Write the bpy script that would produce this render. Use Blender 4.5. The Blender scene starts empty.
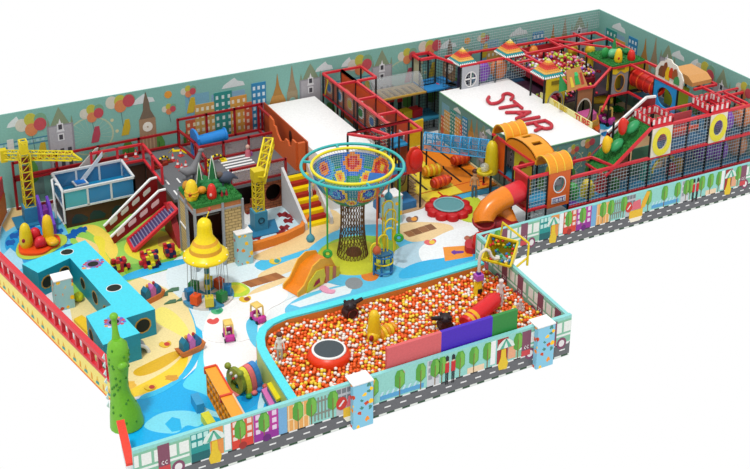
import bpy, math, random
from mathutils import Vector, Matrix
random.seed(7)
PI = math.pi
sc = bpy.context.scene
COL = sc.collection
# ------------------------------------------------------------------ camera
CA, CB, CC_, FPX, PCX, PCY, CH = -.4838, .3714, .0068, 1188.29, 375.0, 66.28, 18.0
ca, sa, cb, sb, cc, sn = math.cos(CA), math.sin(CA), math.cos(CB), math.sin(CB), math.cos(CC_), math.sin(CC_)
Yaw = Matrix(((ca, sa, 0), (-sa, ca, 0), (0, 0, 1)))
Base = Matrix(((1, 0, 0), (0, 0, -1), (0, 1, 0)))
Pit = Matrix(((1, 0, 0), (0, cb, -sb), (0, sb, cb)))
Rol = Matrix(((cc, -sn, 0), (sn, cc, 0), (0, 0, 1)))
RM = Rol @ Pit @ Base @ Yaw
RT = RM.transposed()
CAMP = Vector((0, 0, CH))
cd = bpy.data.cameras.new('camera'); cam = bpy.data.objects.new('camera', cd); COL.objects.link(cam)
r, d, f_ = RM[0], RM[1], RM[2]
cam.matrix_world = Matrix(((r[0], -d[0], -f_[0], 0), (r[1], -d[1], -f_[1], 0), (r[2], -d[2], -f_[2], CH), (0, 0, 0, 1)))
cd.sensor_width = 36; cd.lens = 36 * FPX / 750; cd.clip_end = 300
cd.shift_x = 0; cd.shift_y = -(234.5 - PCY) / 750
sc.camera = cam
# surveyed points: a spot of the plan is read off the photograph once and becomes a place in metres
def _ray(px, py): return RT @ Vector(((px - PCX) / FPX, (py - PCY) / FPX, 1))
def G(px, py, z=0.0):
    d = _ray(px, py); t = (z - CH) / d.z
    return (t * d.x, t * d.y)
def YP(px, py, y):
    d = _ray(px, py); t = y / d.y
    return (t * d.x, CH + t * d.z)
# ------------------------------------------------------------------ materials
def lin(c): return tuple((x / 12.92 if x <= .04045 else ((x + .055) / 1.055) ** 2.4) for x in c)
_M = {}
def M(hexc, rough=.5, kind='plain', metal=0, scale=20):
    key = (hexc, rough, kind, metal, scale)
    if key in _M: return _M[key]
    rgb = lin(tuple(int(hexc[i:i + 2], 16) / 255 for i in (0, 2, 4)))
    rgb = tuple(min(.86, c * ALB) for c in rgb)
    m = bpy.data.materials.new('mat_' + hexc); m.use_nodes = True
    nt = m.node_tree; b = nt.nodes['Principled BSDF']
    b.inputs['Roughness'].default_value = rough; b.inputs['Metallic'].default_value = metal
    b.inputs['Base Color'].default_value = (*rgb, 1)
    b.inputs['Specular IOR Level'].default_value = .35
    def noise(sc_, det=2):
        tc = nt.nodes.new('ShaderNodeTexCoord'); n = nt.nodes.new('ShaderNodeTexNoise')
        n.inputs['Scale'].default_value = sc_; n.inputs['Detail'].default_value = det
        nt.links.new(tc.outputs['Object'], n.inputs['Vector']); return n
    def ramp(src, lo, hi, a=.35, z=.65):
        rp = nt.nodes.new('ShaderNodeValToRGB'); rp.color_ramp.elements[0].position = a; rp.color_ramp.elements[1].position = z
        rp.color_ramp.elements[0].color = (*[min(1, c * lo) for c in rgb], 1); rp.color_ramp.elements[1].color = (*[min(.9, c * hi) for c in rgb], 1)
        nt.links.new(src, rp.inputs[0]); nt.links.new(rp.outputs[0], b.inputs['Base Color'])
    if kind == 'plain': ramp(noise(scale).outputs[0], .95, 1.05)
    if kind == 'rough': ramp(noise(scale, 4).outputs[0], .75, 1.25)
    if kind == 'grass':
        n = noise(60, 3); ramp(n.outputs[0], .45, 1.5)
        bp = nt.nodes.new('ShaderNodeBump'); bp.inputs['Strength'].default_value = .8; bp.inputs['Distance'].default_value = .05
        nt.links.new(n.outputs[0], bp.inputs['Height']); nt.links.new(bp.outputs[0], b.inputs['Normal'])
    if kind == 'brick':
        tc = nt.nodes.new('ShaderNodeTexCoord'); mp = nt.nodes.new('ShaderNodeMapping'); mp.inputs['Rotation'].default_value = (PI / 2, 0, 0)
        br = nt.nodes.new('ShaderNodeTexBrick'); br.inputs['Scale'].default_value = scale
        br.inputs['Color1'].default_value = (*rgb, 1); br.inputs['Color2'].default_value = (*[c * .85 for c in rgb], 1); br.inputs['Mortar'].default_value = (*[c * .4 for c in rgb], 1)
        br.inputs['Mortar Size'].default_value = .03
        nt.links.new(tc.outputs['Object'], mp.inputs[0]); nt.links.new(mp.outputs[0], br.inputs[0]); nt.links.new(br.outputs[0], b.inputs['Base Color'])
    if kind == 'print':   # small scattered coloured motifs
        tc = nt.nodes.new('ShaderNodeTexCoord'); v = nt.nodes.new('ShaderNodeTexVoronoi'); v.inputs['Scale'].default_value = scale
        n2 = noise(scale * 3, 3)
        mt = nt.nodes.new('ShaderNodeMath'); mt.operation = 'MULTIPLY_ADD'; mt.inputs[1].default_value = .5
        nt.links.new(n2.outputs[0], mt.inputs[0]); nt.links.new(tc.outputs['Object'], v.inputs['Vector'])
        nt.links.new(v.outputs['Distance'], mt.inputs[2])
        ms = nt.nodes.new('ShaderNodeMath'); ms.operation = 'LESS_THAN'; ms.inputs[1].default_value = .57
        nt.links.new(mt.outputs[0], ms.inputs[0])
        sep = nt.nodes.new('ShaderNodeSeparateColor'); nt.links.new(v.outputs['Color'], sep.inputs[0])
        rp = nt.nodes.new('ShaderNodeValToRGB'); rp.color_ramp.interpolation = 'CONSTANT'
        els = rp.color_ramp.elements; els[0].color = (*lin((.95, .75, .1)), 1); els[1].position = .4; els[1].color = (*lin((.75, .25, .1)), 1)
        e = els.new(.6); e.color = (*lin((.9, .55, .15)), 1); e = els.new(.8); e.color = (*lin((.25, .5, .45)), 1)
        nt.links.new(sep.outputs[0], rp.inputs[0])
        mx = nt.nodes.new('ShaderNodeMix'); mx.data_type = 'RGBA'; nt.links.new(ms.outputs[0], mx.inputs[0])
        mx.inputs[6].default_value = (*rgb, 1); nt.links.new(rp.outputs[0], mx.inputs[7]); nt.links.new(mx.outputs[2], b.inputs['Base Color'])
    if kind == 'rings':
        tc = nt.nodes.new('ShaderNodeTexCoord'); w = nt.nodes.new('ShaderNodeTexWave'); w.wave_type = 'RINGS'; w.inputs['Scale'].default_value = scale
        nt.links.new(tc.outputs['Object'], w.inputs[0]); ramp(w.outputs[0], .3, 1.3)
    if kind == 'glass':
        b.inputs['Alpha'].default_value = .35; b.inputs['Roughness'].default_value = rough
    if kind == 'pane':
        b.inputs['Alpha'].default_value = .62
    _M[key] = m; return m
ALB = .75
RED = M('dc2f3c', .4); DRED = M('a81822', .4); BLK = M('181c1e', .5); WHT = M('f8f8f8', .45); YEL = M('ffe00a', .35); GOLD = M('f5b418', .4)
ORG = M('f5861a', .4); DORG = M('e4561a', .45); CYA = M('3fdcf0', .45); DCYA = M('12a0b8', .5); GRN = M('4cae30', .45); DGRN = M('1f7a38', .6)
BLU = M('1f86d8', .35); NBL = M('1c2c8c', .45); PUR = M('7f3fc0', .45); PNK = M('e35aa0', .4); TEA = M('1f9a94', .45); GRY = M('6a6d70', .6)
LGR = M('c8ccd0', .4); SKN = M('c89878', .6); BRN = M('5a3020', .6); SKY = M('7cc0e6', .45); GRASS = M('2f8a3a', .9, 'grass'); NETW = M('b8c4c8', .6); NETB = M('20262a', .6)
MAG = M('b02888', .5); BEI = M('e0c08a', .55); TEAL = M('80b8ae', .6); STEEL = M('a8b0b8', .35, metal=.3)
# ------------------------------------------------------------------ mesh builder
class MB:
    def __init__(s): s.v = []; s.f = []; s.mi = []; s.mats = []; s.sm = []
    def _m(s, m):
        if m not in s.mats: s.mats.append(m)
        return s.mats.index(m)
    def add(s, vs, fs, m, smooth=False):
        o = len(s.v); k = s._m(m); s.v += [tuple(v) for v in vs]
        for f in fs: s.f.append([i + o for i in f]); s.mi.append(k); s.sm.append(smooth)
        return s
    def box(s, x0, y0, z0, x1, y1, z1, m):
        vs = [(x, y, z) for z in (z0, z1) for y in (y0, y1) for x in (x0, x1)]
        return s.add(vs, [(0, 2, 3, 1), (4, 5, 7, 6), (0, 1, 5, 4), (2, 6, 7, 3), (0, 4, 6, 2), (1, 3, 7, 5)], m)
    def cbox(s, c, sx, sy, sz, m, rz=0, base=True):
        z0 = 0 if base else -sz / 2; R_ = Matrix.Rotation(rz, 3, 'Z')
        vs = [tuple(Vector(c) + R_ @ Vector((x, y, z))) for z in (z0, z0 + sz) for y in (-sy / 2, sy / 2) for x in (-sx / 2, sx / 2)]
        return s.add(vs, [(0, 2, 3, 1), (4, 5, 7, 6), (0, 1, 5, 4), (2, 6, 7, 3), (0, 4, 6, 2), (1, 3, 7, 5)], m)
    def frame(s, o, u, v, n, poly, t0, t1, m, m2=None):   # poly in (u,v), thickness along n
        o, u, v, n = map(Vector, (o, u, v, n)); k = len(poly)
        a = [o + u * p[0] + v * p[1] + n * t0 for p in poly]; b = [o + u * p[0] + v * p[1] + n * t1 for p in poly]
        s.add(a + b, [tuple(range(k)), tuple(range(2 * k - 1, k - 1, -1))], m)
        s.add(a + b, [(i, i + k, (i + 1) % k + k, (i + 1) % k) for i in range(k)], m2 or m)
        return s
    def prism(s, poly, z0, z1, m, m2=None): return s.frame((0, 0, 0), (1, 0, 0), (0, 1, 0), (0, 0, 1), poly, z0, z1, m, m2)
    def py(s, poly, y0, y1, m, m2=None): return s.frame((0, 0, 0), (1, 0, 0), (0, 0, 1), (0, 1, 0), poly, y0, y1, m, m2)
    def px(s, poly, x0, x1, m, m2=None): return s.frame((0, 0, 0), (0, 1, 0), (0, 0, 1), (1, 0, 0), poly, x0, x1, m, m2)
    def hole(s, o, u, v, n, w, h, c, rx, ry, t, m, rim=None, inner=None, seg=28):   # rectangular panel w*h with an oval hole
        o, u, v, n = map(Vector, (o, u, v, n)); A = []; B = []
        for i in range(seg):
            a = 2 * PI * (i + .5) / seg; ca_, sa_ = math.cos(a), math.sin(a)
            A.append((c[0] + rx * ca_, c[1] + ry * sa_))
            ts = []
            if ca_ > 1e-6: ts.append((w - c[0]) / ca_)
            if ca_ < -1e-6: ts.append(-c[0] / ca_)
            if sa_ > 1e-6: ts.append((h - c[1]) / sa_)
            if sa_ < -1e-6: ts.append(-c[1] / sa_)
            q = min(ts); B.append((c[0] + q * ca_, c[1] + q * sa_))
        crn = [(w, h), (0, h), (0, 0), (w, 0)]
        P = lambda p, k: o + u * p[0] + v * p[1] + n * k
        for i in range(seg):
            j = (i + 1) % seg
            for k in (0, t):
                q = [P(A[i], k), P(B[i], k), P(B[j], k), P(A[j], k)]
                ex = [cr for cr in crn if min(B[i][0], B[j][0]) - 1e-6 <= cr[0] <= max(B[i][0], B[j][0]) + 1e-6 and min(B[i][1], B[j][1]) - 1e-6 <= cr[1] <= max(B[i][1], B[j][1]) + 1e-6 and abs(B[i][0] - B[j][0]) > 1e-6 and abs(B[i][1] - B[j][1]) > 1e-6]
                if ex: q.insert(2, P(ex[0], k))
                s.add(q, [tuple(range(len(q)))], m)
            s.add([P(A[i], 0), P(A[j], 0), P(A[j], t), P(A[i], t)], [(0, 1, 2, 3)], inner or m)
            if rim:
                e = 1.16
                R1 = [(c[0] + (A[i][0] - c[0]) * e, c[1] + (A[i][1] - c[1]) * e), (c[0] + (A[j][0] - c[0]) * e, c[1] + (A[j][1] - c[1]) * e)]
                s.add([P(A[i], -.012), P(A[j], -.012), P(R1[1], -.012), P(R1[0], -.012)], [(0, 1, 2, 3)], rim)
        s.add([P(p, 0) for p in crn] + [P(p, t) for p in crn], [(0, 1, 5, 4), (1, 2, 6, 5), (2, 3, 7, 6), (3, 0, 4, 7)], m)
        return s
    def bar(s, p0, p1, w, m, h=None):
        p0, p1 = Vector(p0), Vector(p1); d = (p1 - p0).normalized(); up = Vector((0, 0, 1)) if abs(d.z) < .95 else Vector((0, 1, 0))
        a = d.cross(up).normalized() * w / 2; b = a.cross(d).normalized() * (h or w) / 2
        vs = [p + x * a + y * b for p in (p0, p1) for x, y in ((-1, -1), (1, -1), (1, 1), (-1, 1))]
        return s.add(vs, [(0, 1, 2, 3), (7, 6, 5, 4), (0, 4, 5, 1), (1, 5, 6, 2), (2, 6, 7, 3), (3, 7, 4, 0)], m)
    def wire(s, p0, p1, w, m): # four-sided, no caps
        p0, p1 = Vector(p0), Vector(p1); d = (p1 - p0).normalized(); up = Vector((0, 0, 1)) if abs(d.z) < .95 else Vector((0, 1, 0))
        a = d.cross(up).normalized() * w / 2; b = a.cross(d).normalized() * w / 2
        vs = [p + q for p in (p0, p1) for q in (a, b, -a, -b)]
        return s.add(vs, [(0, 4, 5, 1), (1, 5, 6, 2), (2, 6, 7, 3), (3, 7, 4, 0)], m)
    def tube(s, pts, r, m, seg=10, closed=False, caps=True):
        pts = [Vector(p) for p in pts]; n = len(pts); rr = r if isinstance(r, (list, tuple)) else [r] * n; vs = []; fs = []; prev = None
        for i, p in enumerate(pts):
            a = pts[(i - 1) % n] if (closed or i > 0) else p; b = pts[(i + 1) % n] if (closed or i < n - 1) else p
            d = (b - a).normalized()
            if prev is None: e = d.cross(Vector((0, 0, 1)) if abs(d.z) < .9 else Vector((1, 0, 0))).normalized()
            else: e = (prev - d * prev.dot(d)).normalized()
            prev = e; g = d.cross(e)
            for k in range(seg):
                t = 2 * PI * k / seg; vs.append(p + (e * math.cos(t) + g * math.sin(t)) * rr[i])
        for i in range(n if closed else n - 1):
            j = (i + 1) % n
            for k in range(seg): k2 = (k + 1) % seg; fs.append((i * seg + k, i * seg + k2, j * seg + k2, j * seg + k))
        s.add(vs, fs, m, True)
        if caps and not closed: s.add(vs[:seg] + vs[-seg:], [tuple(range(seg)), tuple(range(2 * seg - 1, seg - 1, -1))], m)
        return s
    def lathe(s, c, prof, m, seg=24, smooth=True, rot=None, sx=1, sy=1):   # prof [(r,z)]
        c = Vector(c); vs = []; fs = []
        for r_, z in prof:
            for k in range(seg):
                t = 2 * PI * k / seg; p = Vector((r_ * math.cos(t) * sx, r_ * math.sin(t) * sy, z))
                vs.append(c + (rot @ p if rot else p))
        for i in range(len(prof) - 1):
            for k in range(seg): k2 = (k + 1) % seg; fs.append((i * seg + k, i * seg + k2, (i + 1) * seg + k2, (i + 1) * seg + k))
        s.add(vs, fs, m, smooth)
        if prof[0][0] > 1e-4: s.add(vs[:seg], [tuple(range(seg - 1, -1, -1))], m)
        if prof[-1][0] > 1e-4: s.add(vs[-seg:], [tuple(range(seg))], m)
        return s
    def ell(s, c, rx, ry, rz, m, seg=16, rings=10, rot=None):
        return s.lathe(c, [(math.sin(PI * i / rings) if 0 < i < rings else 0, -math.cos(PI * i / rings)) for i in range(rings + 1)], m, seg, True,
                       (rot or Matrix.Identity(3)) @ Matrix.Diagonal((rx, ry, rz)))
    def torus(s, c, R_, r_, m, seg=48, k=10, rot=None, a0=0, a1=2 * PI):
        full = abs(a1 - a0 - 2 * PI) < 1e-6; n = seg if full else seg + 1
        pts = [Vector(c) + (rot or Matrix.Identity(3)) @ Vector((R_ * math.cos(a0 + (a1 - a0) * i / seg), R_ * math.sin(a0 + (a1 - a0) * i / seg), 0)) for i in range(n)]
        return s.tube(pts, r_, m, k, closed=full)
    def net(s, o, u, v, w, h, m, step=.1, t=.014):
        o, u, v = map(Vector, (o, u, v)); nx = max(1, round(w / step)); nz = max(1, round(h / step))
        for i in range(nx + 1): s.wire(o + u * (w * i / nx), o + u * (w * i / nx) + v * h, t, m)
        for i in range(nz + 1): s.wire(o + v * (h * i / nz), o + v * (h * i / nz) + u * w, t, m)
        return s
    def build(s, name, parent=None, loc=None):
        if parent is not None: off = Vector(parent['_w'])
        elif loc is not None: off = Vector(loc)
        else:
            xs = [v[0] for v in s.v]; ys = [v[1] for v in s.v]; zs = [v[2] for v in s.v]
            off = Vector(((min(xs) + max(xs)) / 2, (min(ys) + max(ys)) / 2, min(zs)))
        me = bpy.data.meshes.new(name); me.from_pydata([(v[0] - off.x, v[1] - off.y, v[2] - off.z) for v in s.v], [], s.f)
        for m in s.mats: me.materials.append(m)
        me.polygons.foreach_set('material_index', s.mi); me.polygons.foreach_set('use_smooth', s.sm); me.update()
        ob = bpy.data.objects.new(name, me); COL.objects.link(ob)
        if parent is not None: ob.parent = parent; ob['_w'] = tuple(parent['_w'])
        else: ob.location = off; ob['_w'] = tuple(off)
        return ob
def tag(o, label, cat, group=None, kind=None):
    if label: o['label'] = label
    if cat: o['category'] = cat
    if group: o['group'] = group
    if kind: o['kind'] = kind
    return o
def thing(name, label, cat, loc, group=None):
    o = bpy.data.objects.new(name, None); COL.objects.link(o); o.location = loc; o['_w'] = tuple(loc); o.empty_display_size = .1
    return tag(o, label, cat, group)
def struct(o): o['kind'] = 'structure'; return o
def dup(root, loc, rz=0, label=None, group=None):
    r_ = root.copy(); COL.objects.link(r_); r_.location = loc; r_.rotation_euler.z = rz
    if label: r_['label'] = label
    if group: r_['group'] = group
    for ch in list(root.children):
        c = ch.copy(); COL.objects.link(c); c.parent = r_
        for g in list(ch.children): e = g.copy(); COL.objects.link(e); e.parent = c
    return r_
def textmesh(txt, size, ext, m, o, u, v, name, parent):
    cu = bpy.data.curves.new(name, 'FONT'); cu.body = txt; cu.size = size; cu.extrude = ext; cu.align_x = 'CENTER'; cu.align_y = 'CENTER'; cu.offset = size * .02
    t = bpy.data.objects.new('tmp', cu); COL.objects.link(t)
    me = bpy.data.meshes.new_from_object(t); bpy.data.objects.remove(t)
    u, v = Vector(u).normalized(), Vector(v).normalized(); n = u.cross(v)
    R_ = Matrix((u, v, n)).transposed().to_4x4(); R_.translation = Vector(o) - Vector(parent['_w'])
    me.transform(R_); me.materials.clear(); me.materials.append(m); me.name = name
    ob = bpy.data.objects.new(name, me); COL.objects.link(ob); ob.parent = parent; ob['_w'] = tuple(parent['_w']); return ob
H1, H2, H3 = 1.07, 2.14, 3.2
X, Y, Z = (1, 0, 0), (0, 1, 0), (0, 0, 1)
def PR(x, y, z):
    v = RM @ (Vector((x, y, z)) - CAMP); return PCX + FPX * v.x / v.z, PCY + FPX * v.y / v.z
def HT(px, py, py2, z0=0):
    x, y = G(px, py, z0); lo, hi = -2.0, 15.0
    for _ in range(40):
        m = (lo + hi) / 2
        if PR(x, y, m)[1] > py2: lo = m
        else: hi = m
    return lo
def smooth(P, it=2):
    for _ in range(it):
        Q = []
        for i in range(len(P)):
            a, b = P[i], P[(i + 1) % len(P)]
            Q += [(a[0] * .75 + b[0] * .25, a[1] * .75 + b[1] * .25), (a[0] * .25 + b[0] * .75, a[1] * .25 + b[1] * .75)]
        P = Q
    return P
# ================================================================== SETTING
BY, RX, FY, PY0, PX1 = 35.0, 28.35, 25.17, 20.55, 16.5
LX0, LX1 = 4.1, 5.55     # skewed left side
left_line = [(3.85, 35.1), G(0, 287), G(118, 408), G(118, 459)]
left_line[0] = (5.05, 35.1)
# ---- floor
fl = MB()
base_poly = [(5.05, 35.1), (4.2, 33.0), G(0, 287), G(118, 408), (5.2, 22.16), (5.0, 20.55), (PX1, 20.55), (PX1, FY), (RX, FY), (RX, 35.1)]
fl.prism(base_poly, -.02, 0, M('f2f6f8', .35))
_z = [0.0]
def patch(hexc, pts, z=None, kind='plain', world=False):
    _z[0] += .0004
    P = pts if world else smooth([G(*p) for p in pts], 2 if len(pts) > 5 and len(pts) < 14 else 0)
    fl.prism(P, -.001, _z[0], M(hexc, .4, kind))
def blob(hexc, px, py, rx, ry, n=14, irr=.0):
    patch(hexc, [(px + rx * math.cos(2 * PI * i / n) * (1 + irr * math.sin(3.3 * i)), py + ry * math.sin(2 * PI * i / n) * (1 + irr * math.cos(2.1 * i))) for i in range(n)])
# front left room
patch('00b4f4', [(115, 405), (121, 425), (127, 462), (145, 470), (300, 425), (262, 352), (255, 356), (256, 366), (235, 378), (215, 380), (198, 366), (185, 378), (160, 390), (135, 400)])
patch('5ce0fa', [(199, 345), (197, 370), (186, 378), (181, 388), (200, 392), (215, 400), (215, 380), (235, 378), (256, 366), (255, 356), (262, 350), (250, 340)])
patch('7fe2f8', [(142, 425), (160, 412), (185, 410), (200, 413), (205, 420), (198, 428), (186, 424), (178, 434), (160, 433), (148, 430)])
blob('12baf2', 157, 411, 4, 2); patch('12baf2', [(165, 424), (172, 417), (180, 419), (182, 430), (172, 432)])
patch('a8ecf8', [(197, 404), (215, 412), (235, 416), (230, 420), (210, 416), (196, 409)])
patch('0fa6e8', [(226, 400), (255, 385), (264, 380), (262, 400), (245, 412), (232, 414)])
patch('c8f2fa', [(262, 386), (268, 376), (274, 380), (266, 398), (262, 412), (256, 412)])
blob('0a86cc', 246, 399, 5, 3, irr=.15)
# white court
patch('ffffff', [(197, 312), (225, 303), (262, 296), (275, 302), (262, 325), (261, 345), (257, 362), (240, 375), (215, 379), (203, 368), (204, 340)])
# sand corner with yellow shapes
patch('fbe6a4', [(60, 300), (118, 270), (165, 286), (188, 305), (197, 325), (197, 350), (186, 373), (165, 388), (140, 397), (110, 400), (95, 360)])
patch('34c4f4', [(186, 303), (192, 302), (203, 328), (202, 352), (190, 374), (165, 392), (140, 401), (139, 396), (164, 386), (185, 371), (196, 349), (196, 326)])
patch('fdd835', [(115, 402), (125, 392), (160, 375), (178, 362), (190, 345), (186, 372), (165, 387), (135, 397)])
patch('e8b81c', [(130, 372), (150, 362), (175, 350), (185, 352), (165, 368), (140, 378)])
patch('fff07a', [(150, 318), (160, 305), (175, 312), (190, 330), (188, 340), (170, 330), (160, 325)])
blob('f6c24a', 128, 385, 9, 4, irr=.2); blob('e0a030', 172, 378, 7, 3, irr=.2)
# sand/green near top left (jungle picture)
patch('9cd45a', [(62, 300), (30, 250), (64, 222), (100, 216), (140, 206), (190, 212), (196, 262), (160, 270), (120, 285), (80, 300)])
patch('f8dc5a', [(78, 226), (96, 224), (112, 236), (120, 252), (112, 262), (104, 250), (96, 236)])
patch('f4d58c', [(74, 236), (90, 240), (104, 250), (98, 262), (90, 250), (78, 243)])
patch('f0e040', [(98, 215 + 20), (106, 240), (104, 252), (112, 262), (106, 268), (98, 258), (100, 250), (92, 238)])
patch('e8dc3c', [(128, 238), (150, 228), (180, 236), (186, 250), (170, 262), (140, 262), (122, 252)])
patch('78c04a', [(120, 266), (150, 262), (186, 256), (188, 264), (160, 272), (130, 280)])
patch('d8b04a', [(158, 238), (172, 234), (180, 242), (170, 250), (158, 246)])
# river and blue shore, left back
patch('6cc8ee', [(0, 262), (0, 225), (12, 212), (50, 205), (66, 228), (70, 240), (74, 256), (40, 272), (18, 276)])
patch('1f9ede', [(4, 250), (6, 236), (22, 228), (45, 226), (62, 236), (68, 250), (40, 268), (20, 262)])
patch('a8dcf4', [(2, 256), (10, 248), (22, 258), (24, 268), (14, 272)])
patch('e6c98c', [(12, 208), (30, 208), (22, 222), (6, 232), (2, 226)])
# puzzle islands painted dark blue
for (a, b) in ((14, 236), (22, 231), (30, 229), (10, 243), (58, 232), (64, 238), (75, 232), (82, 230), (68, 247), (26, 241), (72, 236)):
    patch('1560b4', [(a - 5, b), (a - 2, b - 3), (a + 1, b - 2), (a + 4, b - 4), (a + 6, b), (a + 3, b + 1), (a + 5, b + 3), (a, b + 2), (a - 3, b + 4)])
# main river
patch('e6f6fc', [(168, 262), (192, 252), (240, 262), (262, 268), (300, 262), (330, 250), (330, 280), (262, 312), (200, 340), (190, 305), (165, 286)])
patch('2ab8ee', [(120, 276), (165, 262), (192, 258), (192, 262), (165, 270), (122, 283)])
patch('48c6f2', [(250, 262), (300, 252), (330, 244), (420, 222), (430, 226), (340, 252), (300, 262), (262, 274)])
patch('f6d69a', [(250, 258), (262, 252), (300, 236), (312, 218), (322, 206), (345, 215), (335, 238), (300, 252), (268, 262)])
patch('f8dba4', [(255, 275), (285, 262), (310, 254), (315, 262), (290, 272), (262, 283)])
for k in range(5):
    patch('b5713a' if k % 2 else 'a4632f', [(241 + 7 * k, 283 - 2 * k), (248 + 7 * k, 281 - 2 * k), (258 + 7 * k, 286 - 2 * k), (251 + 7 * k, 288 - 2 * k)])
patch('c8e43c', [(224, 284), (240, 282), (252, 290), (246, 297), (228, 298), (218, 292)]); patch('f2e640', [(228, 286), (240, 285), (247, 290), (240, 294), (228, 294)])
patch('f8dba4', [(225, 302), (246, 297), (256, 288), (290, 276), (292, 280), (262, 292), (240, 303)])
patch('ffffff', [(214, 306), (262, 292), (285, 284), (290, 300), (262, 312), (262, 340), (205, 345), (203, 325)])
patch('5fd0f5', [(246, 320), (262, 312), (256, 330), (262, 352), (252, 345), (246, 332)])
# island under the climbing net
patch('5cc6f0', [(300, 262), (312, 244), (345, 226), (395, 224), (432, 236), (420, 262), (380, 282), (330, 288)])
patch('9ccc3e', [(315, 258), (322, 246), (345, 236), (380, 236), (402, 246), (398, 262), (370, 274), (335, 276)])
patch('62ccf2', [(280, 312), (300, 296), (330, 288), (390, 275), (450, 258), (482, 250), (486, 262), (400, 290), (300, 318)])
patch('e8f6fc', [(290, 305), (330, 290), (355, 284), (350, 294), (300, 308)]); blob('8f979c', 354, 284, 9, 6); blob('e8862a', 370, 276, 9, 6)
patch('b8d8e8', [(385, 262), (400, 246), (430, 240), (452, 248), (440, 262), (410, 272)])
patch('f4d6a0', [(395, 226), (412, 222), (452, 224), (455, 234), (425, 242), (405, 243)])
for k in range(4): patch('8a5a34' if k % 2 else '9c6a40', [(403 + 7 * k, 233 - k * 2.2), (410 + 7 * k, 231 - k * 2.2), (416 + 7 * k, 236 - k * 2.2), (409 + 7 * k, 238 - k * 2.2)])
patch('f6fcff', [(420, 246), (455, 228), (482, 226), (486, 250), (450, 259), (425, 266), (418, 256)])
patch('2ab8ee', [(418, 262), (450, 258), (482, 246), (486, 256), (450, 268), (400, 282), (398, 272)])
patch('c8dc3c', [(452, 214), (458, 200), (478, 196), (484, 208), (482, 222), (466, 223)])
patch('4ab0dc', [(430, 203), (470, 192), (505, 186), (505, 190), (470, 197), (430, 208)])
patch('f59a2a', [(443, 248), (470, 246), (473, 257), (445, 262)])
patch('c8a070', [(402, 180), (416, 190), (430, 206), (412, 212), (395, 216), (380, 200), (390, 180)])
# purple arrow on the orange square
patch('6a2aa0', [(450, 253), (455, 250.5), (455, 252), (464, 251.5), (464, 254), (455, 254.5), (455, 256)])
# small pictures painted on the floor: boats, starfish, flowers
for (a, b, c1, c2) in ((430, 243, 'e86a6a', 'f2d040'), (165, 345, 'f2c830', 'd03a2a'), (150, 388, 'f2c830', 'c03a2a'), (213, 322, 'e85a5a', 'e85a5a'), (217, 312, '5ac08a', '3aa070'), (275, 262, 'f2d040', '30a0a0'), (245, 300, 'f2c830', 'a04a2a'), (412, 216 + 4, '8a6a5a', 'f2a030'), (470, 239, 'b86a4a', '8a5030')):
    patch(c1, [(a - 7, b), (a - 3, b - 3), (a, b - 1), (a + 4, b - 4), (a + 7, b - 1), (a + 3, b + 3), (a - 3, b + 3)]); blob(c2, a + 2, b, 3, 2)
# parchment with trees beside the carousel
for (a, b, w, h) in ((160, 296, 8, 1.2), (172, 291, 7, 1.2), (182, 300, 6, 1.0), (170, 303, 6, 1)): patch('4a7a5a', [(a - w, b + 2), (a, b - h - 1), (a + w, b - 3), (a + w, b), (a, b + h)])
# right hall floor behind the front grid (pale, with blue shore)
patch('d0b48c', [(22, 31.6), (26, 30), (28.3, 28), (28.3, 35), (22, 35)], world=True)
patch('f0f4f6', [(21.9, 26.5), (25.5, 26.5), (25.5, 30.2), (22.2, 31.2)], world=True)
patch('4ab8e8', [(22.4, 30.4), (24.4, 29.4), (24.9, 29.8), (22.8, 31.0)], world=True)
patch('1f7fb0', [(18.4, 25.2), (28.3, 25.2), (28.3, 26.6), (18.4, 26.6)], world=True)
patch('2f6a5a', [(24.6, 26.7), (28.3, 26.7), (28.3, 29.8), (26, 29.8)], world=True)
fo = struct(fl.build('floor', loc=(12, 28, 0)))
fl = MB(); fl.box(23.1, 27.25, 0, 28.25, 31.6, .5, M('b8946c', .6)); _z[0] = .5
def patch5(hexc, pts): _z[0] += .003; fl.prism(smooth([G(*p, .5) for p in pts], 1), .499, _z[0], M(hexc, .4))
patch5('f4f6f8', [(585, 128), (600, 121), (622, 124), (640, 128), (640, 145), (600, 150)])
patch5('4ab4e4', [(592, 127), (604, 122), (622, 124), (612, 129), (600, 130)]); patch5('2a88c8', [(598, 134), (610, 130), (622, 132), (608, 138)])
struct(fl.build('floor_hall'))
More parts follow.
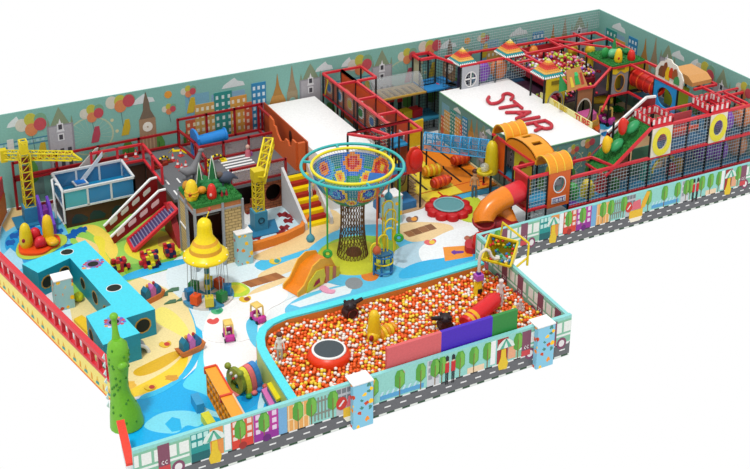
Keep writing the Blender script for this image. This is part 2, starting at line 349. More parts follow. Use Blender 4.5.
# the crane pond: white water with red shapes and an orange kerb
# ---- walls with mural
WT = .04
TEALW = M('86bdb2', .65)
def mural(w, U, flip):
    """w: builder, U(u,z,t)->world, paints the skyline cycle (u measured along the wall)"""
    def poly(hexc, pts, t=.006):
        k = len(pts); v = [U(a, b, t) for a, b in pts] + [U(a, b, -.001) for a, b in pts]
        w.add(v, [tuple(range(k))] + [(i, (i + 1) % k, (i + 1) % k + k, i + k) for i in range(k)], M(hexc, .65))
    def rect(hexc, a, b, c, d, t=.006): poly(hexc, [(a, b), (c, b), (c, d), (a, d)], t)
    def disc(hexc, a, b, r1, r2=None, t=.006, n=16): poly(hexc, [(a + r1 * math.cos(2 * PI * i / n), b + (r2 or r1) * math.sin(2 * PI * i / n)) for i in range(n)], t)
    return poly, rect, disc
def paint(w, U, s0, s1, off, span=11.55, zbase=0):
    poly, rect, disc = mural(w, U, False)
    k0 = int((s0 - 20) // span)
    def ok(a, m=.5): return s0 + m < a < s1 - m
    for k in range(-2, 4):
        o = off + k * span
        def A(x): return x + o
        # ground strip: trees and low houses
        for i in range(11):
            a = A(.9 + 1.05 * i)
            if ok(a, .4):
                rect(('8aa8a8', 'b8b0a4', '7a9a94')[i % 3], a - .3, 0.25, a + .35, 1.0 + .2 * (i % 3), .003)
                poly(('4c8c3a', '5a9a44')[i % 2], [(a - .2, .8), (a - .2, 1.25), (a - .1, 1.5), (a + .1, 1.5), (a + .2, 1.25), (a + .2, .8), (a, .68)], .008); rect('4a5a30', a - .015, .3, a + .015, 1.3, .012)
        if ok(A(3.2), 1): rect('7a1f26', A(2.9), .9, A(3.2), 1.55, .012); rect('c8d0d0', A(2.95), 1.2, A(3.15), 1.45, .016)
        for c_, r_ in ((5.82, .28), (9.9, .4), (13.04, .42), (16.43, .35)):
            if ok(A(c_), .6):
                poly('dde6e6', [(A(c_ - r_), 2.75), (A(c_ + r_), 2.75), (A(c_ + r_ * .85), 2.9), (A(c_ + r_ * .4), 2.95), (A(c_ + .05), 3.08), (A(c_ - r_ * .35), 2.98), (A(c_ - r_ * .8), 2.87)], .004)
        # balloons
        for (c_, z_, s_) in ((6.28, 2.75, 1), (8.2, 2.75, .8), (9.15, 3.0, 1), (11.45, 2.9, .55), (10.75, 2.4, .5)):
            if ok(A(c_), .6):
                for bi, (dx, dz, hx) in enumerate(((-.28, 0, 'd8d4c4'), (0, .14, 'c4c04a'), (.3, .1, '7aa88a'), (0, -.2, 'dd8a58'), (.28, -.06, 'c8505a'))):
                    zz = z_ + dz * s_
                    disc(hx, A(c_ + dx * s_), min(zz, 3.19 - .22 * s_), .2 * s_, .22 * s_, .006 + .0015 * bi)
                poly('5a7a7a', [(A(c_ - .01), z_ - .3 * s_), (A(c_ + .01), z_ - .3 * s_), (A(c_ + .06), z_ - 1.0 * s_), (A(c_ + .04), z_ - 1.0 * s_)], .004)
        # plain yellow and red lozenges hanging from the balloons
        for (c_, z_, hx) in ((6.5, 1.75, 'cdb22e'), (8.25, 1.95, 'b8485a'), (9.25, 2.0, 'cdb22e'), (11.5, 2.35, 'cdb22e')):
            if ok(A(c_), .6): poly(hx, [(A(c_ - .14), z_ - .25), (A(c_ + .1), z_ - .25), (A(c_ + .18), z_), (A(c_ + .16), z_ + .3), (A(c_ + .02), z_ + .3), (A(c_ - .08), z_)], .009)
        # suspension bridge
        for (a, b) in ((4.35, 6.85),):
            if A(a) < s1 and A(b) > s0:
                aa, bb = max(A(a), s0 + .05), min(A(b), s1 - .05)
                if bb > aa:
                    rect('4a8aa8', aa, 2.05, bb, 2.1, .003); rect('4a8aa8', aa, 2.22, bb, 2.26, .003); n = int((bb - aa) / .16)
                    for i in range(n): rect('a8ccd4', aa + .16 * i + .02, 2.12, aa + .16 * i + .12, 2.2, .004)
                if ok(A(5.6), .3): rect('dcdcd8', A(5.5), 1.95, A(5.7), 2.35, .005)
        # bridge tower (grey, twice per cycle)
        for (c_, top) in ((7.17, 3.15), (15.9, 3.1)):
            a = A(c_)
            if ok(a, .6):
                rect('9a98a0', a - .42, 0.6, a + .42, 2.55, .01); rect('b4b2b8', a - .36, .7, a + .36, 2.5, .014)
                poly('8a9a7c', [(a - .3, 2.55), (a + .3, 2.55), (a + .1, 2.95), (a, top), (a - .1, 2.95)], .012)
                for dx in (-.4, .34): poly('8a9a7c', [(a + dx, 2.55), (a + dx + .08, 2.55), (a + dx + .04, 2.8)], .012)
                poly('e8e8ec', [(a - .13, 2.3), (a + .13, 2.3), (a, 2.75)], .016)
                for z_ in (2.35, 2.0): rect('e8e8ec', a - .1, z_, a + .1, z_ + .24, .018); rect('4a4850', a - .06, z_ + .03, a + .06, z_ + .2, .02)
                for z_ in (1.5, 1.05):
                    for dx in (-.24, 0, .24): rect('4a4850', a + dx - .06, z_, a + dx + .06, z_ + .22, .018)
        # ferris wheel ring
        a = A(8.1)
        if ok(a, 1):
            n = 22
            for i in range(n):
                t0, t1 = 2 * PI * i / n, 2 * PI * (i + 1) / n
                poly('b8c8a8', [(a + .72 * math.cos(t0), 1.95 + .62 * math.sin(t0)), (a + .78 * math.cos(t0), 1.95 + .67 * math.sin(t0)), (a + .78 * math.cos(t1), 1.95 + .67 * math.sin(t1)), (a + .72 * math.cos(t1), 1.95 + .62 * math.sin(t1))], .002)
                poly('a8c4b0', [(a, 1.95), (a + .73 * math.cos(t0), 1.95 + .63 * math.sin(t0)), (a + .73 * math.cos(t0 + .03), 1.95 + .63 * math.sin(t0 + .03))], .0015)
                if i % 2 == 0: disc('d8d4a8', a + .88 * math.cos(t0), 1.95 + .76 * math.sin(t0), .06, t=.002, n=8)
        # clock tower
        a = A(10.0)
        if ok(a, .5):
            rect('a8886a', a - .28, .6, a + .28, 2.2, .01); poly('7a6a58', [(a - .26, 2.2), (a + .26, 2.2), (a + .12, 2.5), (a + .1, 2.75), (a, 3.15), (a - .1, 2.75), (a - .12, 2.5)], .012)
            for dx in (-.18, -.06, .06, .18): rect('c8a884', a + dx - .02, .7, a + dx + .02, 1.6, .014)
            disc('f0ece0', a, 1.9, .17, t=.018); disc('b09878', a, 1.9, .03, t=.022)
        if ok(A(10.76), .3): disc('e8a03c', A(10.76), 2.9, .13)
        # office blocks
        for bi, (c_, wd, top, hx, wn) in enumerate(((12.1, .42, 2.75, '7ab0c4', None), (13.2, .6, 2.6, '84aec8', None), (11.6, .3, 1.85, 'd0603c', 'f0dcb0'), (12.35, .36, 2.35, 'cfa458', 'e8e8d0'), (12.95, .0, 0, '', None), (13.0, .32, 2.65, '2f9088', 'd8ece8'), (13.55, .3, 2.4, 'dca048', 'f0e8d0'), (14.0, .25, 2.1, 'd8603c', 'f4dcc8'), (14.15, .0, 0, '', None), (14.3, .26, 2.75, '2f88b8', 'd8ecf4'))):
            a = A(c_ + (-.35 if c_ > 12 else 0))
            if wd and ok(a, wd + .05):
                t = (.012 if wn else .0022) + .0012 * bi
                rect(hx, a - wd, .7, a + wd, top, t)
                if wn:
                    nx = max(2, int(wd * 2 / .17))
                    for i in range(nx):
                        for j in range(int((top - 1.0) / .25)): x_ = a - wd + (i + .5) * 2 * wd / nx; rect(wn, x_ - .045, top - .25 * (j + 1), x_ + .045, top - .25 * (j + 1) + .13, t + .0009)
        # golden clock house, round spire
        a = A(14.65)
        if ok(a, .5):
            poly('c8924a', [(a - .3, .7), (a + .3, .7), (a + .3, 1.9), (a + .2, 2.15), (a - .2, 2.15), (a - .3, 1.9)], .016); poly('b0803c', [(a - .18, 2.15), (a + .18, 2.15), (a + .06, 2.5), (a, 2.95), (a - .06, 2.5)], .018)
            disc('f4ead0', a, 1.65, .16, t=.022); disc('a8803c', a, 1.65, .03, t=.026)
        a = A(15.2)
        if ok(a, .4):
            rect('a89878', a - .2, .7, a + .2, 2.2, .012); poly('a08c6c', [(a - .18, 2.2), (a + .18, 2.2), (a + .08, 2.6), (a, 3.15), (a - .08, 2.6)], .014)
            disc('9cc4b8', a, 1.85, .12, t=.018)
            for dx in (-.1, 0, .1): rect('c4b490', a + dx - .02, .8, a + dx + .02, 1.6, .016)
wb = MB(); wb.box(5.05, BY + .1, 0, RX + WT, BY + .1 + WT, 3.22, TEALW)
paint(wb, lambda u, z, t: (u, BY + .1 - t, z), 5.2, 28.3, 0)
for gx_ in (396 - 4.5, 396 + 3.5):
    x_, z_ = YP(gx_, 110, 35.1); f_ = lambda hx, a, b, c, d_, t: wb.frame((x_, BY + .1, z_), X, Z, Y, [(a, b), (c, b), (c, d_), (a, d_)], -t, -.001, M(hx, .6))
    f_('1c1c20', -.07, 0, -.01, .35, .03); f_('1c1c20', .01, 0, .07, .35, .03); f_('c02028', -.1, .33, .1, .72, .034); f_('e0b898', -.045, .72, .045, .8, .03); f_('1c1c20', -.07, .79, .07, .98, .036)
struct(wb.build('wall_back'))

wr = MB(); wr.box(RX, FY + .9, 0, RX + WT, BY + .1, 3.22, TEALW)
paint(wr, lambda u, z, t: (RX - t, 35.32 - u, z), .3, 9.2, -11.55 + 0.0)
struct(wr.build('wall_right'))
# ---- low road-print walls
RC = 'ffffff'
def road_wall(name, p0, p1, h, u_start, K=1, both=False, only_bus=False):
    w = MB(); p0, p1 = Vector((*p0, 0)), Vector((*p1, 0)); d = (p1 - p0); Lw = d.length; d.normalize(); n = Vector((d.y, -d.x, 0))
    th = .1
    w.frame(p0, d, Vector(Z), -n, [(0, 0), (Lw, 0), (Lw, h), (0, h)], 0, th, M('9adcd2', .5), M('9adcd2', .5))
    def side(sign):
        def U(a, b, t): return p0 + d * a * K + Vector((0, 0, b)) + (n * t if sign > 0 else -n * (th + t))
        LW = Lw / K
        def poly(hexc, pts, t=.004):
            pts = [(min(max(a, 0.004), LW - .004), b) for a, b in pts]
            if max(a for a, b in pts) - min(a for a, b in pts) < .01: return
            k = len(pts); w.add([U(a, b, t) for a, b in pts] + [U(a, b, -.001) for a, b in pts], [tuple(range(k))] + [(i, (i + 1) % k, (i + 1) % k + k, i + k) for i in range(k)], M(hexc, .5))
        def rect(hx, a, b, c, e, t=.004): poly(hx, [(a, b), (c, b), (c, e), (a, e)], t)
        def disc(hx, a, b, r1, r2=None, t=.004, n_=14):
            if a - r1 > 0 and a + r1 < LW: poly(hx, [(a + r1 * math.cos(2 * PI * i / n_), b + (r2 or r1) * math.sin(2 * PI * i / n_)) for i in range(n_)], t)
        rect('6b6c70', 0, .05, LW, .36, .006)
        k = 0
        while k * .24 < LW:
            a = k * .24
            if k % 2: rect('f4f4f4', a - .07, .19, a + .12, .225, .010)
            rect('24502e' if k % 2 else 'f0f6ee', a, 0, a + .24, .05, .006)
            rect('f4f4f4' if k % 2 else '303438', a, .36, a + .24, .395, .008); k += 1
        # pictures, one run is 8.7 m long
        for run in range(-2, 4):
            o = -u_start + run * (2.0 if only_bus else 11.6)
            def tree(a, z=1): rect('8a6a3a', o + a - .012, .4, o + a + .012, .95, .012); poly('58a83a', [(o + a - .15, .72), (o + a - .15, 1.0), (o + a - .08, 1.13), (o + a + .08, 1.13), (o + a + .15, 1.0), (o + a + .15, .72), (o + a, .6)], .010); poly('7cc24a', [(o + a, .64), (o + a + .13, .74), (o + a + .13, 1.0), (o + a + .05, 1.11), (o + a, 1.11)], .0115)
            def bld(hx, wn, a, b, lo=.4, hi=1.13, cols=3):
                rect(hx, o + a, lo, o + b, hi, .006)
                if wn:
                    for i in range(cols):
                        for j in range(3 if lo < .5 else 2): x_ = o + a + (i + .5) * (b - a) / cols; rect(wn, x_ - .06, lo + .25 + .2 * j - .06, x_ + .06, lo + .25 + .2 * j + .07, .009)
            # bus
            rect('8cc8a8', o - 2.6, .42, o - .62, 1.1, .006); rect('f6faf6', o - 2.6, .36, o - .62, .42, .007); rect('f4faf6', o - 2.55, .62, o - .65, .68, .009)
            for i in range(6): rect('f6faf4', o - 2.5 + .32 * i, .74, o - 2.5 + .32 * i + .25, 1.04, .009)
            for a in (-2.05, -.95): disc('8a4a6a', o + a, .42, .17, t=.011); disc('f4f0f0', o + a, .42, .1, t=.013)
            for a in (-2.35, -1.45):
                rect('8a5066', o + a, .5, o + a + .3, 1.12, .012); rect('d8484e', o + a, .4, o + a + .3, .56, .014)
                for q in (.08, .17): 
                    for (u1, z1, u2, z2) in ((0, .6, .02, .7), (0, .68, .06, .7), (0, .6, .06, .62)): rect('f8f0f0', o + a + q + u1, z1, o + a + q + u2, z2, .018)
            if only_bus: continue
            # teal shop, parasol
            bld('1f9a96', 'c8f0ea', -.6, -.12, .6); rect('12686c', o - .6, .4, o - .12, .62, .008)
            bld('f09a4a', None, -.1, .25); 
            poly('e8f4ec', [(o - .3, .82), (o + .3, .82), (o + .24, .96), (o + .1, 1.06), (o, 1.09), (o - .1, 1.06), (o - .24, .96)], .016)
            for q in (-.2, .08): poly('5ab89a', [(o + q, .82), (o + q + .12, .82), (o + .02, 1.08), (o - .02, 1.08)], .018)
            poly('f0cc2c', [(o - .12, .22), (o + .14, .2), (o + .18, .38), (o + .1, .55), (o + .08, .8), (o - .06, .8), (o - .08, .55), (o - .16, .36)], .02)
            rect('fafafa', o + .28, .45, o + .45, 1.12, .012)
            # red block, purple block, blue, orange frame house
            bld('e2603c', 'f8e4d8', .47, 1.05, .4, 1.13, 3); rect('e2402c', o + .47, .4, o + 1.05, .62, .011); disc('a82c24', o + .76, .44, .11, .1, t=.013)
            bld('c03aa0', 'f0d8f0', 1.07, 1.75, .4, 1.13, 3); rect('9a2a9c', o + 1.07, .4, o + 1.75, .6, .011); disc('6a1c7a', o + 1.42, .44, .11, .1, t=.013)
            rect('7ab4e0', o + 1.76, .4, o + 1.99, 1.1, .007)
            rect('f2b060', o + 2.0, .4, o + 2.62, 1.1, .007)
            for i in range(5): rect('fbe2b4', o + 2.02 + .14 * i, .4, o + 2.05 + .14 * i, 1.1, .009)
            rect('fbe2b4', o + 2.0, .7, o + 2.62, .73, .0095)
            for i in range(5): rect('8a9084', o + 2.76 + .1 * i, .45, o + 2.8 + .1 * i, 1.08, .008)
            rect('8a9084', o + 2.72, .62, o + 3.24, .66, .009); rect('8a9084', o + 2.72, .95, o + 3.24, .99, .009)
            bld('c4c8cc', '7c8288', 3.4, 3.85, .4, 1.13, 3)
            # taxi with awning and round red sign
            o -= .6
            disc('d8382c', o + 4.15, .72, .16, .18, t=.016); poly('f4f4f4', [(o + 4.06, .66), (o + 4.1, .64), (o + 4.24, .78), (o + 4.2, .81)], .018)
            poly('e8707c', [(o + 4.3, .58), (o + 4.75, .58), (o + 4.7, .9), (o + 4.35, .86)], .014); rect('f4c430', o + 4.2, .3, o + 4.85, .56, .015); poly('fff6e0', [(o + 4.3, .16), (o + 4.75, .16), (o + 4.85, .3), (o + 4.2, .3)], .016)
            poly('f2b82a', [(o + 4.75, .55), (o + 4.95, .6), (o + 5.15, 1.08), (o + 5.0, 1.12), (o + 4.8, .8)], .013)
            # canal bridge
            o += .3
            rect('5aaadc', o + 5.0, .44, o + 6.35, .56, .005)
            for i in range(8): poly('c8e8f8', [(o + 5.0 + .17 * i, .56), (o + 5.06 + .17 * i, .56), (o + 5.12 + .17 * i, .66), (o + 5.06 + .17 * i, .66)], .006)
            disc('e88078', o + 5.65, 1.02, .1, .09, t=.006)
            o += .3; bld('d4d8dc', '9aa0a8', 6.15, 6.55, .4, 1.13, 2)
            rect('f8dcb8', o + 7.45, .38, o + 8.0, .56, .005); poly('e8f8fc', [(o + 8.0, .7), (o + 8.25, .7), (o + 8.2, .84), (o + 8.08, .9)], .005)
            # guards
            for a in (6.78, 6.98):
                rect('1c1c20', o + a - .045, .3, o + a - .01, .66, .013); rect('1c1c20', o + a + .01, .3, o + a + .045, .66, .013); rect('d0242c', o + a - .065, .64, o + a + .065, .92, .014)
                rect('f0c8a8', o + a - .03, .92, o + a + .03, .98, .014); poly('1c1c20', [(o + a - .05, .97), (o + a + .05, .97), (o + a + .05, 1.08), (o + a, 1.12), (o + a - .05, 1.08)], .014)
            for a in (.7, 1.35, 2.3, 2.68, 3.3, 4.5, 5.3, 5.95, 6.4, 6.62, 7.2, 7.65, 8.1): tree(a)
            rect('a82c2c', o + 8.42, .4, o + 8.78, 1.12, .0065); rect('f0b088', o + 8.8, .45, o + 9.05, .9, .0065)
            poly('e8f4ec', [(o + 8.4, .82), (o + 9.0, .82), (o + 8.94, .96), (o + 8.8, 1.06), (o + 8.7, 1.09), (o + 8.6, 1.06), (o + 8.46, .96)], .016)
            for q in (-.2, .08): poly('5ab89a', [(o + 8.7 + q, .82), (o + 8.7 + q + .12, .82), (o + 8.72, 1.08), (o + 8.68, 1.08)], .018)
            poly('f0cc2c', [(o + 8.5, .22), (o + 8.76, .2), (o + 8.8, .38), (o + 8.72, .55), (o + 8.7, .8), (o + 8.56, .8), (o + 8.54, .55), (o + 8.46, .36)], .02); rect('fafafa', o + 8.2, .45, o + 8.36, 1.12, .012); tree(9.12)
    side(1)
    if both: side(-1)
    w.frame(p0 + Vector((0, 0, h)), d, -n, Vector(Z), [(0, 0), (Lw, 0), (Lw, th), (0, th)], 0, .012, M('8fd8d8', .4))
    return struct(w.build(name))
road_wall('wall_front_hall', (16.6, FY), (RX + .1, FY), 1.12, -3.31, .8)
road_wall('wall_front_pit', (5.05, PY0), (PX1, PY0), 1.18, -2.05, .88)
road_wall('wall_pit_right', (PX1 - .02, PY0 + .02), (PX1 + .15, FY - .02), 1.16, -2.65, .9, both=True, only_bus=True)
# ================================================================== LEFT PART
def L3(p, z): a = G(p[0], p[1], z); return (a[0], a[1], z)
# ---- perimeter fence, lower left
def seg_fence():
    a, b = Vector((*G(0, 287), 0)), Vector((*G(118, 408), 0)); d = (b - a).normalized(); a = a - d * 1.2; L_ = (b - a).length; n = Vector((-d.y, d.x, 0))
    t = thing('fence', 'long yellow fence with a red slotted top rail along the left side', 'fence', tuple((a + b) / 2))
    q = MB(); q.frame(a, d, Vector(Z), n, [(0, 0), (L_, 0), (L_, .56), (0, .56)], 0, .08, M('fbe87a', .5)); 
    q.frame(a, d, Vector(Z), n, [(0, 0), (L_, 0), (L_, .04), (0, .04)], -.012, 0, M('f08030', .5))
    k = 0
    while k * .62 + .4 < L_:
        u = k * .62 + .3
        q.frame(a, d, Vector(Z), n, [(u - .09, .1), (u + .09, .12), (u + .07, .2), (u - .07, .18)], -.006, 0, TEA); q.frame(a, d, Vector(Z), n, [(u - .05, .2), (u + .06, .2), (u, .34)], -.006, 0, M('e8b030'))
        q.frame(a, d, Vector(Z), n, [(u + .27, .1), (u + .36, .1), (u + .34, .26), (u + .29, .28)], -.006, 0, M('e8a020')); k += 1
    q.build('panel', t)
    q = MB(); q.frame(a, d, Vector(Z), n, [(0, 1.0), (L_, 1.0), (L_, 1.12), (0, 1.12)], -.02, .12, RED); q.build('top_rail', t)
    q = MB(); q.frame(a, d, Vector(Z), n, [(0, .54), (L_, .54), (L_, .62), (0, .62)], -.01, .1, RED); q.build('middle_rail', t)
    i = 0
    while i * .4 < L_:
        q = MB(); u = i * .4; q.frame(a, d, Vector(Z), n, [(u, .62), (min(u + .07, L_), .62), (min(u + .07, L_), 1.0), (u, 1.0)], 0, .1, RED); q.build('baluster', t); i += 1
seg_fence()
q = MB(); a, b = Vector((*G(119, 421, .8), 0)), Vector((4.97, 20.66, 0)); d = (b - a).normalized(); n = Vector((-d.y, d.x, 0))
t = thing('low_fence', 'short white fence with a red cap at the lower left corner', 'fence', tuple(a))
q.frame(a, d, Vector(Z), n, [(0, 0), ((b - a).length, 0), ((b - a).length, .75), (0, .75)], 0, .1, M('f4f6f6')); q.build('panel', t)
q = MB(); q.frame(a, d, Vector(Z), n, [(0, .75), ((b - a).length, .75), ((b - a).length, .82), (0, .82)], -.06, .12, M('ee4434')); q.build('cap', t)
# ---- orange board wall at far left edge
q = MB(); a = Vector((4.28, 32.9, 0)); b = Vector((5.15, 34.9, 0)); d = (b - a).normalized(); n = Vector((d.y, -d.x, 0))
q.frame(a, d, Vector(Z), n, [(0, 0), ((b - a).length, 0), ((b - a).length, .7), (0, .7)], 0, .08, M('e07a2a')); q.frame(a, d, Vector(Z), n, [(0, .7), ((b - a).length, .7), ((b - a).length, 1.25), (0, 1.25)], 0, .06, RED)
tag(q.build('partition_board'), 'orange and red board standing at the far left edge beside the yellow crane', 'board')
# ---- frames: red rails with posts
def railing(name, label, pts, z, h=.56, mat=RED, postm=None, fill=None, every=1.1, t_=.07, group=None, cat='railing', closed=False, tube=False):
    P = [Vector(p) for p in pts]; c = sum(P, Vector((0, 0))) / len(P) if len(P[0]) == 2 else P[0]
    T = thing(name, label, cat, (P[0].x, P[0].y, z), group); n = len(P)
    seen = []
    for i in range(n - 1):
        a, b = P[i], P[i + 1]; L_ = (b - a).length; k = max(1, round(L_ / every))
        q = MB(); q.bar((a.x, a.y, z + h), (b.x, b.y, z + h), t_, mat); q.build('top_rail', T)
        q = MB(); q.bar((a.x, a.y, z + t_ / 2), (b.x, b.y, z + t_ / 2), t_, mat); q.build('bottom_rail', T)
        for j in range(k + 1):
            p = a.lerp(b, j / k)
            if any((p - s).length < .1 for s in seen): continue
            seen.append(p.copy()); q = MB(); q.box(p.x - t_ / 2, p.y - t_ / 2, z, p.x + t_ / 2, p.y + t_ / 2, z + h + t_ * .5, postm or mat); q.build('post', T)
        if fill:
            for j in range(k):
                p, r_ = a.lerp(b, j / k), a.lerp(b, (j + 1) / k); u = (r_ - p).normalized(); q = MB()
                if fill == 'net': q.net((p.x, p.y, z), (u.x, u.y, 0), Z, (r_ - p).length, h, NETB, .12)
                else: q.frame((p.x, p.y, z + t_), (u.x, u.y, 0), Z, (u.y, -u.x, 0), [(t_, 0), ((r_ - p).length - t_, 0), ((r_ - p).length - t_, h - t_ * 1.5), (t_, h - t_ * 1.5)], -.008, .008, fill)
                q.build('panel', T)
    return T
# back frame on the left (floor to rail)
railing('wall_frame', 'red steel frame in front of the painted back wall, behind the yellow crane', [(5.55, 34.85), (9.5, 34.85)], .0, 1.05, DRED, t_=.08, every=1.3, cat='frame')
railing('wall_rail', 'upper red rail along the painted back wall, left end', [(5.55, 34.86), (10.95, 34.86)], 1.12, .52, DRED, t_=.07, every=1.3)
# ---- asphalt deck
DK = M('6c6e72', .7, 'rough', scale=90)
q = MB()
deck = [(7.9, 34.35), (9.6, 34.35), (9.6, 31.3), (13.95, 31.3), (13.95, 34.98), (7.9, 34.98)]
q.prism(deck, H1 - .1, H1, DK)
for i in range(7): q.prism([(11.75 + 0.0, 32.2 + .2 * i), (12.75, 32.2 + .2 * i), (12.75, 32.29 + .2 * i), (11.75, 32.29 + .2 * i)], H1, H1 + .004, WHT)
for p in ((9.75, 32.7), (10.1, 32.65), (10.45, 32.6), (9.75, 31.9), (10.1, 31.85)): q.prism([(p[0], p[1] - .35), (p[0] + .05, p[1] - .35), (p[0] + .05, p[1]), (p[0], p[1])], H1, H1 + .004, WHT)
struct(q.build('floor_deck'))
q = MB(); q.prism([(10.45, 34.5), (10.68, 34.72), (10.62, 34.55), (10.9, 34.45), (10.98, 34.2), (11.08, 34.25), (11.02, 34.55), (10.72, 34.64), (10.72, 34.78)], H1 + .004, H1 + .03, YEL)
q.build('floor_arrow'); tag(bpy.data.objects['floor_arrow'], 'curved yellow arrow marker lying on the grey deck', 'arrow')
q = MB(); q.box(9.62, 31.4, 0, 9.72, 34.3, H1 - .1, BRN); struct(q.build('wall_deck_left'))
q = MB(); q.box(7.9, 34.38, 0, 9.62, 34.45, H1 - .1, M('4a2c1e')); struct(q.build('wall_deck_back'))
# brick front with round hole
BRK = M('b0603a', .7, 'brick', scale=2.6)
q = MB(); q.hole((12.4, 31.34, 0), X, Z, Y, 1.5, H1 - .1, (YP(273.5, 191, 31.34)[0] - 12.4, .54), .27, .3, .12, BRK, inner=M('5a2014'))
q.box(12.1, 31.34, 0, 12.4, 31.46, .45, BRK); q.box(11.9, 31.34, 0, 12.1, 31.46, .28, BRK)
q.box(11.6, 31.9, 0, 13.9, 32.0, .97, M('2a1c18'))
struct(q.build('wall_deck_front'))
# rails round the deck
railing('deck_railing', 'red railing round the inner corner of the grey deck above the blue pool', [(7.9, 34.38), (9.58, 34.35), (9.6, 32.45)], H1, .6)
railing('deck_railing', 'red railing across the middle of the grey deck, in front of the zebra crossing', [(11.45, 31.36), (13.3, 31.36)], H1, .55, DRED, fill=M('c8b0b0', .2, 'glass'))
railing('deck_railing', 'tall red railing along the back wall beside the blue tube', [(10.95, 34.85), (13.95, 34.85)], H1, .98, DRED, every=1.0)
railing('deck_railing', 'red railing with grey mesh behind the zebra crossing', [(11.1, 33.4), (13.75, 33.4)], H1, .55, DRED, fill=M('b0a0a0', .2, 'glass'), every=.9)
railing('deck_railing', 'red railing running from the back wall to the blue tube arch', [(10.95, 34.8), (11.1, 33.6), (11.0, 32.35)], H1, .62, DRED, every=1.2)
railing('deck_railing', 'red railing on the right side of the grey deck beside the orange battlement', [(13.8, 34.8), (13.8, 33.6)], H1, .95, DRED, every=1.2)
# blue tube slide with arch board
t = thing('crawl_tube', 'blue crawl tube with an arched blue end board on the grey deck', 'tube', (11.2, 34.0, H1))
q = MB(); q.tube([(11.2, 33.85, 1.58), (12.3, 34.03, 1.58)], .21, BLU, 20); q.build('tube', t)
q = MB(); q.torus((12.28, 34.03, 1.58), .21, .04, BLU, 24, 8, Matrix.Rotation(PI / 2, 3, 'Y')); q.build('collar', t)
q = MB(); q.hole((11.15, 33.45, H1), Y, Z, X, .78, .8, (.4, .42), .2, .2, .07, BLU, inner=M('0c3c78')); q.px([(33.45, 1.87), (34.23, 1.87), (34.1, 1.99), (33.84, 2.04), (33.6, 1.99)], 11.15, 11.22, BLU); q.build('arch_board', t)
# cones
def cone(label, x, y, rz=0):
    t = thing('traffic_cone', label, 'cone', (x, y, H1), 'traffic cones on the grey deck')
    q = MB(); q.cbox((x, y, H1), .16, .16, .025, M('e04848')); q.build('base', t)
    q = MB(); q.lathe((x, y, H1), [(.065, .02), (.05, .1)], M('e04848'), 14); q.lathe((x, y, H1), [(.05, .1), (.035, .17)], WHT, 14); q.lathe((x, y, H1), [(.035, .17), (.015, .27), (0, .28)], M('e04848'), 14); q.build('body', t); return t
c0 = None
for lab, p in (('red and white cone at the far left end of the grey deck', (126, 160)), ('second cone from the left, beside the leftmost one', (136, 157)), ('cone nearest the black and yellow arch on the deck', (173, 161)), ('cone nearest the back wall on the grey deck', (181, 156)), ('cone between the arrow and the white road dashes', (178, 167)), ('cone closest to the white road dashes', (182, 171)), ('cone standing beside the grey dinosaur', (186, 168))):
    x, y = G(p[0], p[1], H1)
    if c0 is None: c0 = cone(lab, x, y)
    else: dup(c0, (x, y, H1), .3, lab)
# black and yellow arches (excavator arms)
def arch(label, p, r_, rz, red=False):
    x, y = G(*p, H1); t = thing('hoop_arch', label, 'arch', (x, y, H1), 'striped hoops on the deck')
    q = MB(); R_ = Matrix.Rotation(rz, 3, 'Z') @ Matrix.Rotation(PI / 2, 3, 'X')
    n = 12
    for i in range(n): q.torus((x, y, H1), r_, .035, YEL if i % 2 else M('22201c'), 2, 8, R_, PI * i / n, PI * (i + 1) / n)
    q.build('hoop', t)
    for sg in (-1, 1): q = MB(); q.cbox((x + sg * r_ * math.cos(rz), y + sg * r_ * math.sin(rz), H1), .2, .2, .05, M('8a2a1a') if red else YEL); q.build('foot_plate', t)
arch('black and yellow striped hoop near the middle of the grey deck', (163, 165), .28, .5, True)
arch('striped hoop left of the zebra crossing', (208, 168), .25, .9)
arch('striped hoop on the zebra crossing, near the blue tube', (216, 163), .28, .2)
x, y = G(160, 166, H1); q = MB(); q.cbox((x, y, H1), .5, .22, .1, M('a03018'), .3); q.cbox((x - .05, y, H1 + .1), .22, .18, .1, M('7a2414'), .3)
tag(q.build('toy_excavator'), 'low rust-red toy digger body beside the striped hoop', 'toy digger')
# grey dinosaur
x, y = G(192, 181, H1); t = thing('dinosaur_figure', 'grey long-necked dinosaur figure behind the grass roof', 'dinosaur', (x, y, H1))
q = MB(); q.tube([(x - .35, y + .1, 1.5), (x - .15, y, 1.42), (x + .1, y, 1.45), (x + .22, y + .02, 1.75), (x + .34, y + .05, 2.0)], [.05, .16, .17, .09, .06], M('7c7c80', .7), 12)
for dx in (-.12, .1):
    for dy in (-.08, .08): q.tube([(x + dx, y + dy, H1), (x + dx, y + dy, 1.4)], .05, M('7c7c80', .7), 8)
q.ell((x + .36, y + .05, 2.03), .1, .07, .07, M('7c7c80', .7)); q.build('body', t)
# figures at the crossing: small pink walker
x, y = G(248, 156, H1); t = thing('pedestrian_figure', 'small pink toy figure standing on the zebra crossing', 'figure', (x, y, H1))
q = MB(); q.lathe((x, y, H1), [(.1, 0), (.08, .2), (.03, .26)], M('d07080'), 12); q.ell((x, y, H1 + .33), .07, .07, .08, M('d8b0a0')); q.build('body', t)
q = MB(); q.cbox((x + .1, y, H1), .1, .08, .12, M('a05a9a')); q.build('bag', t)
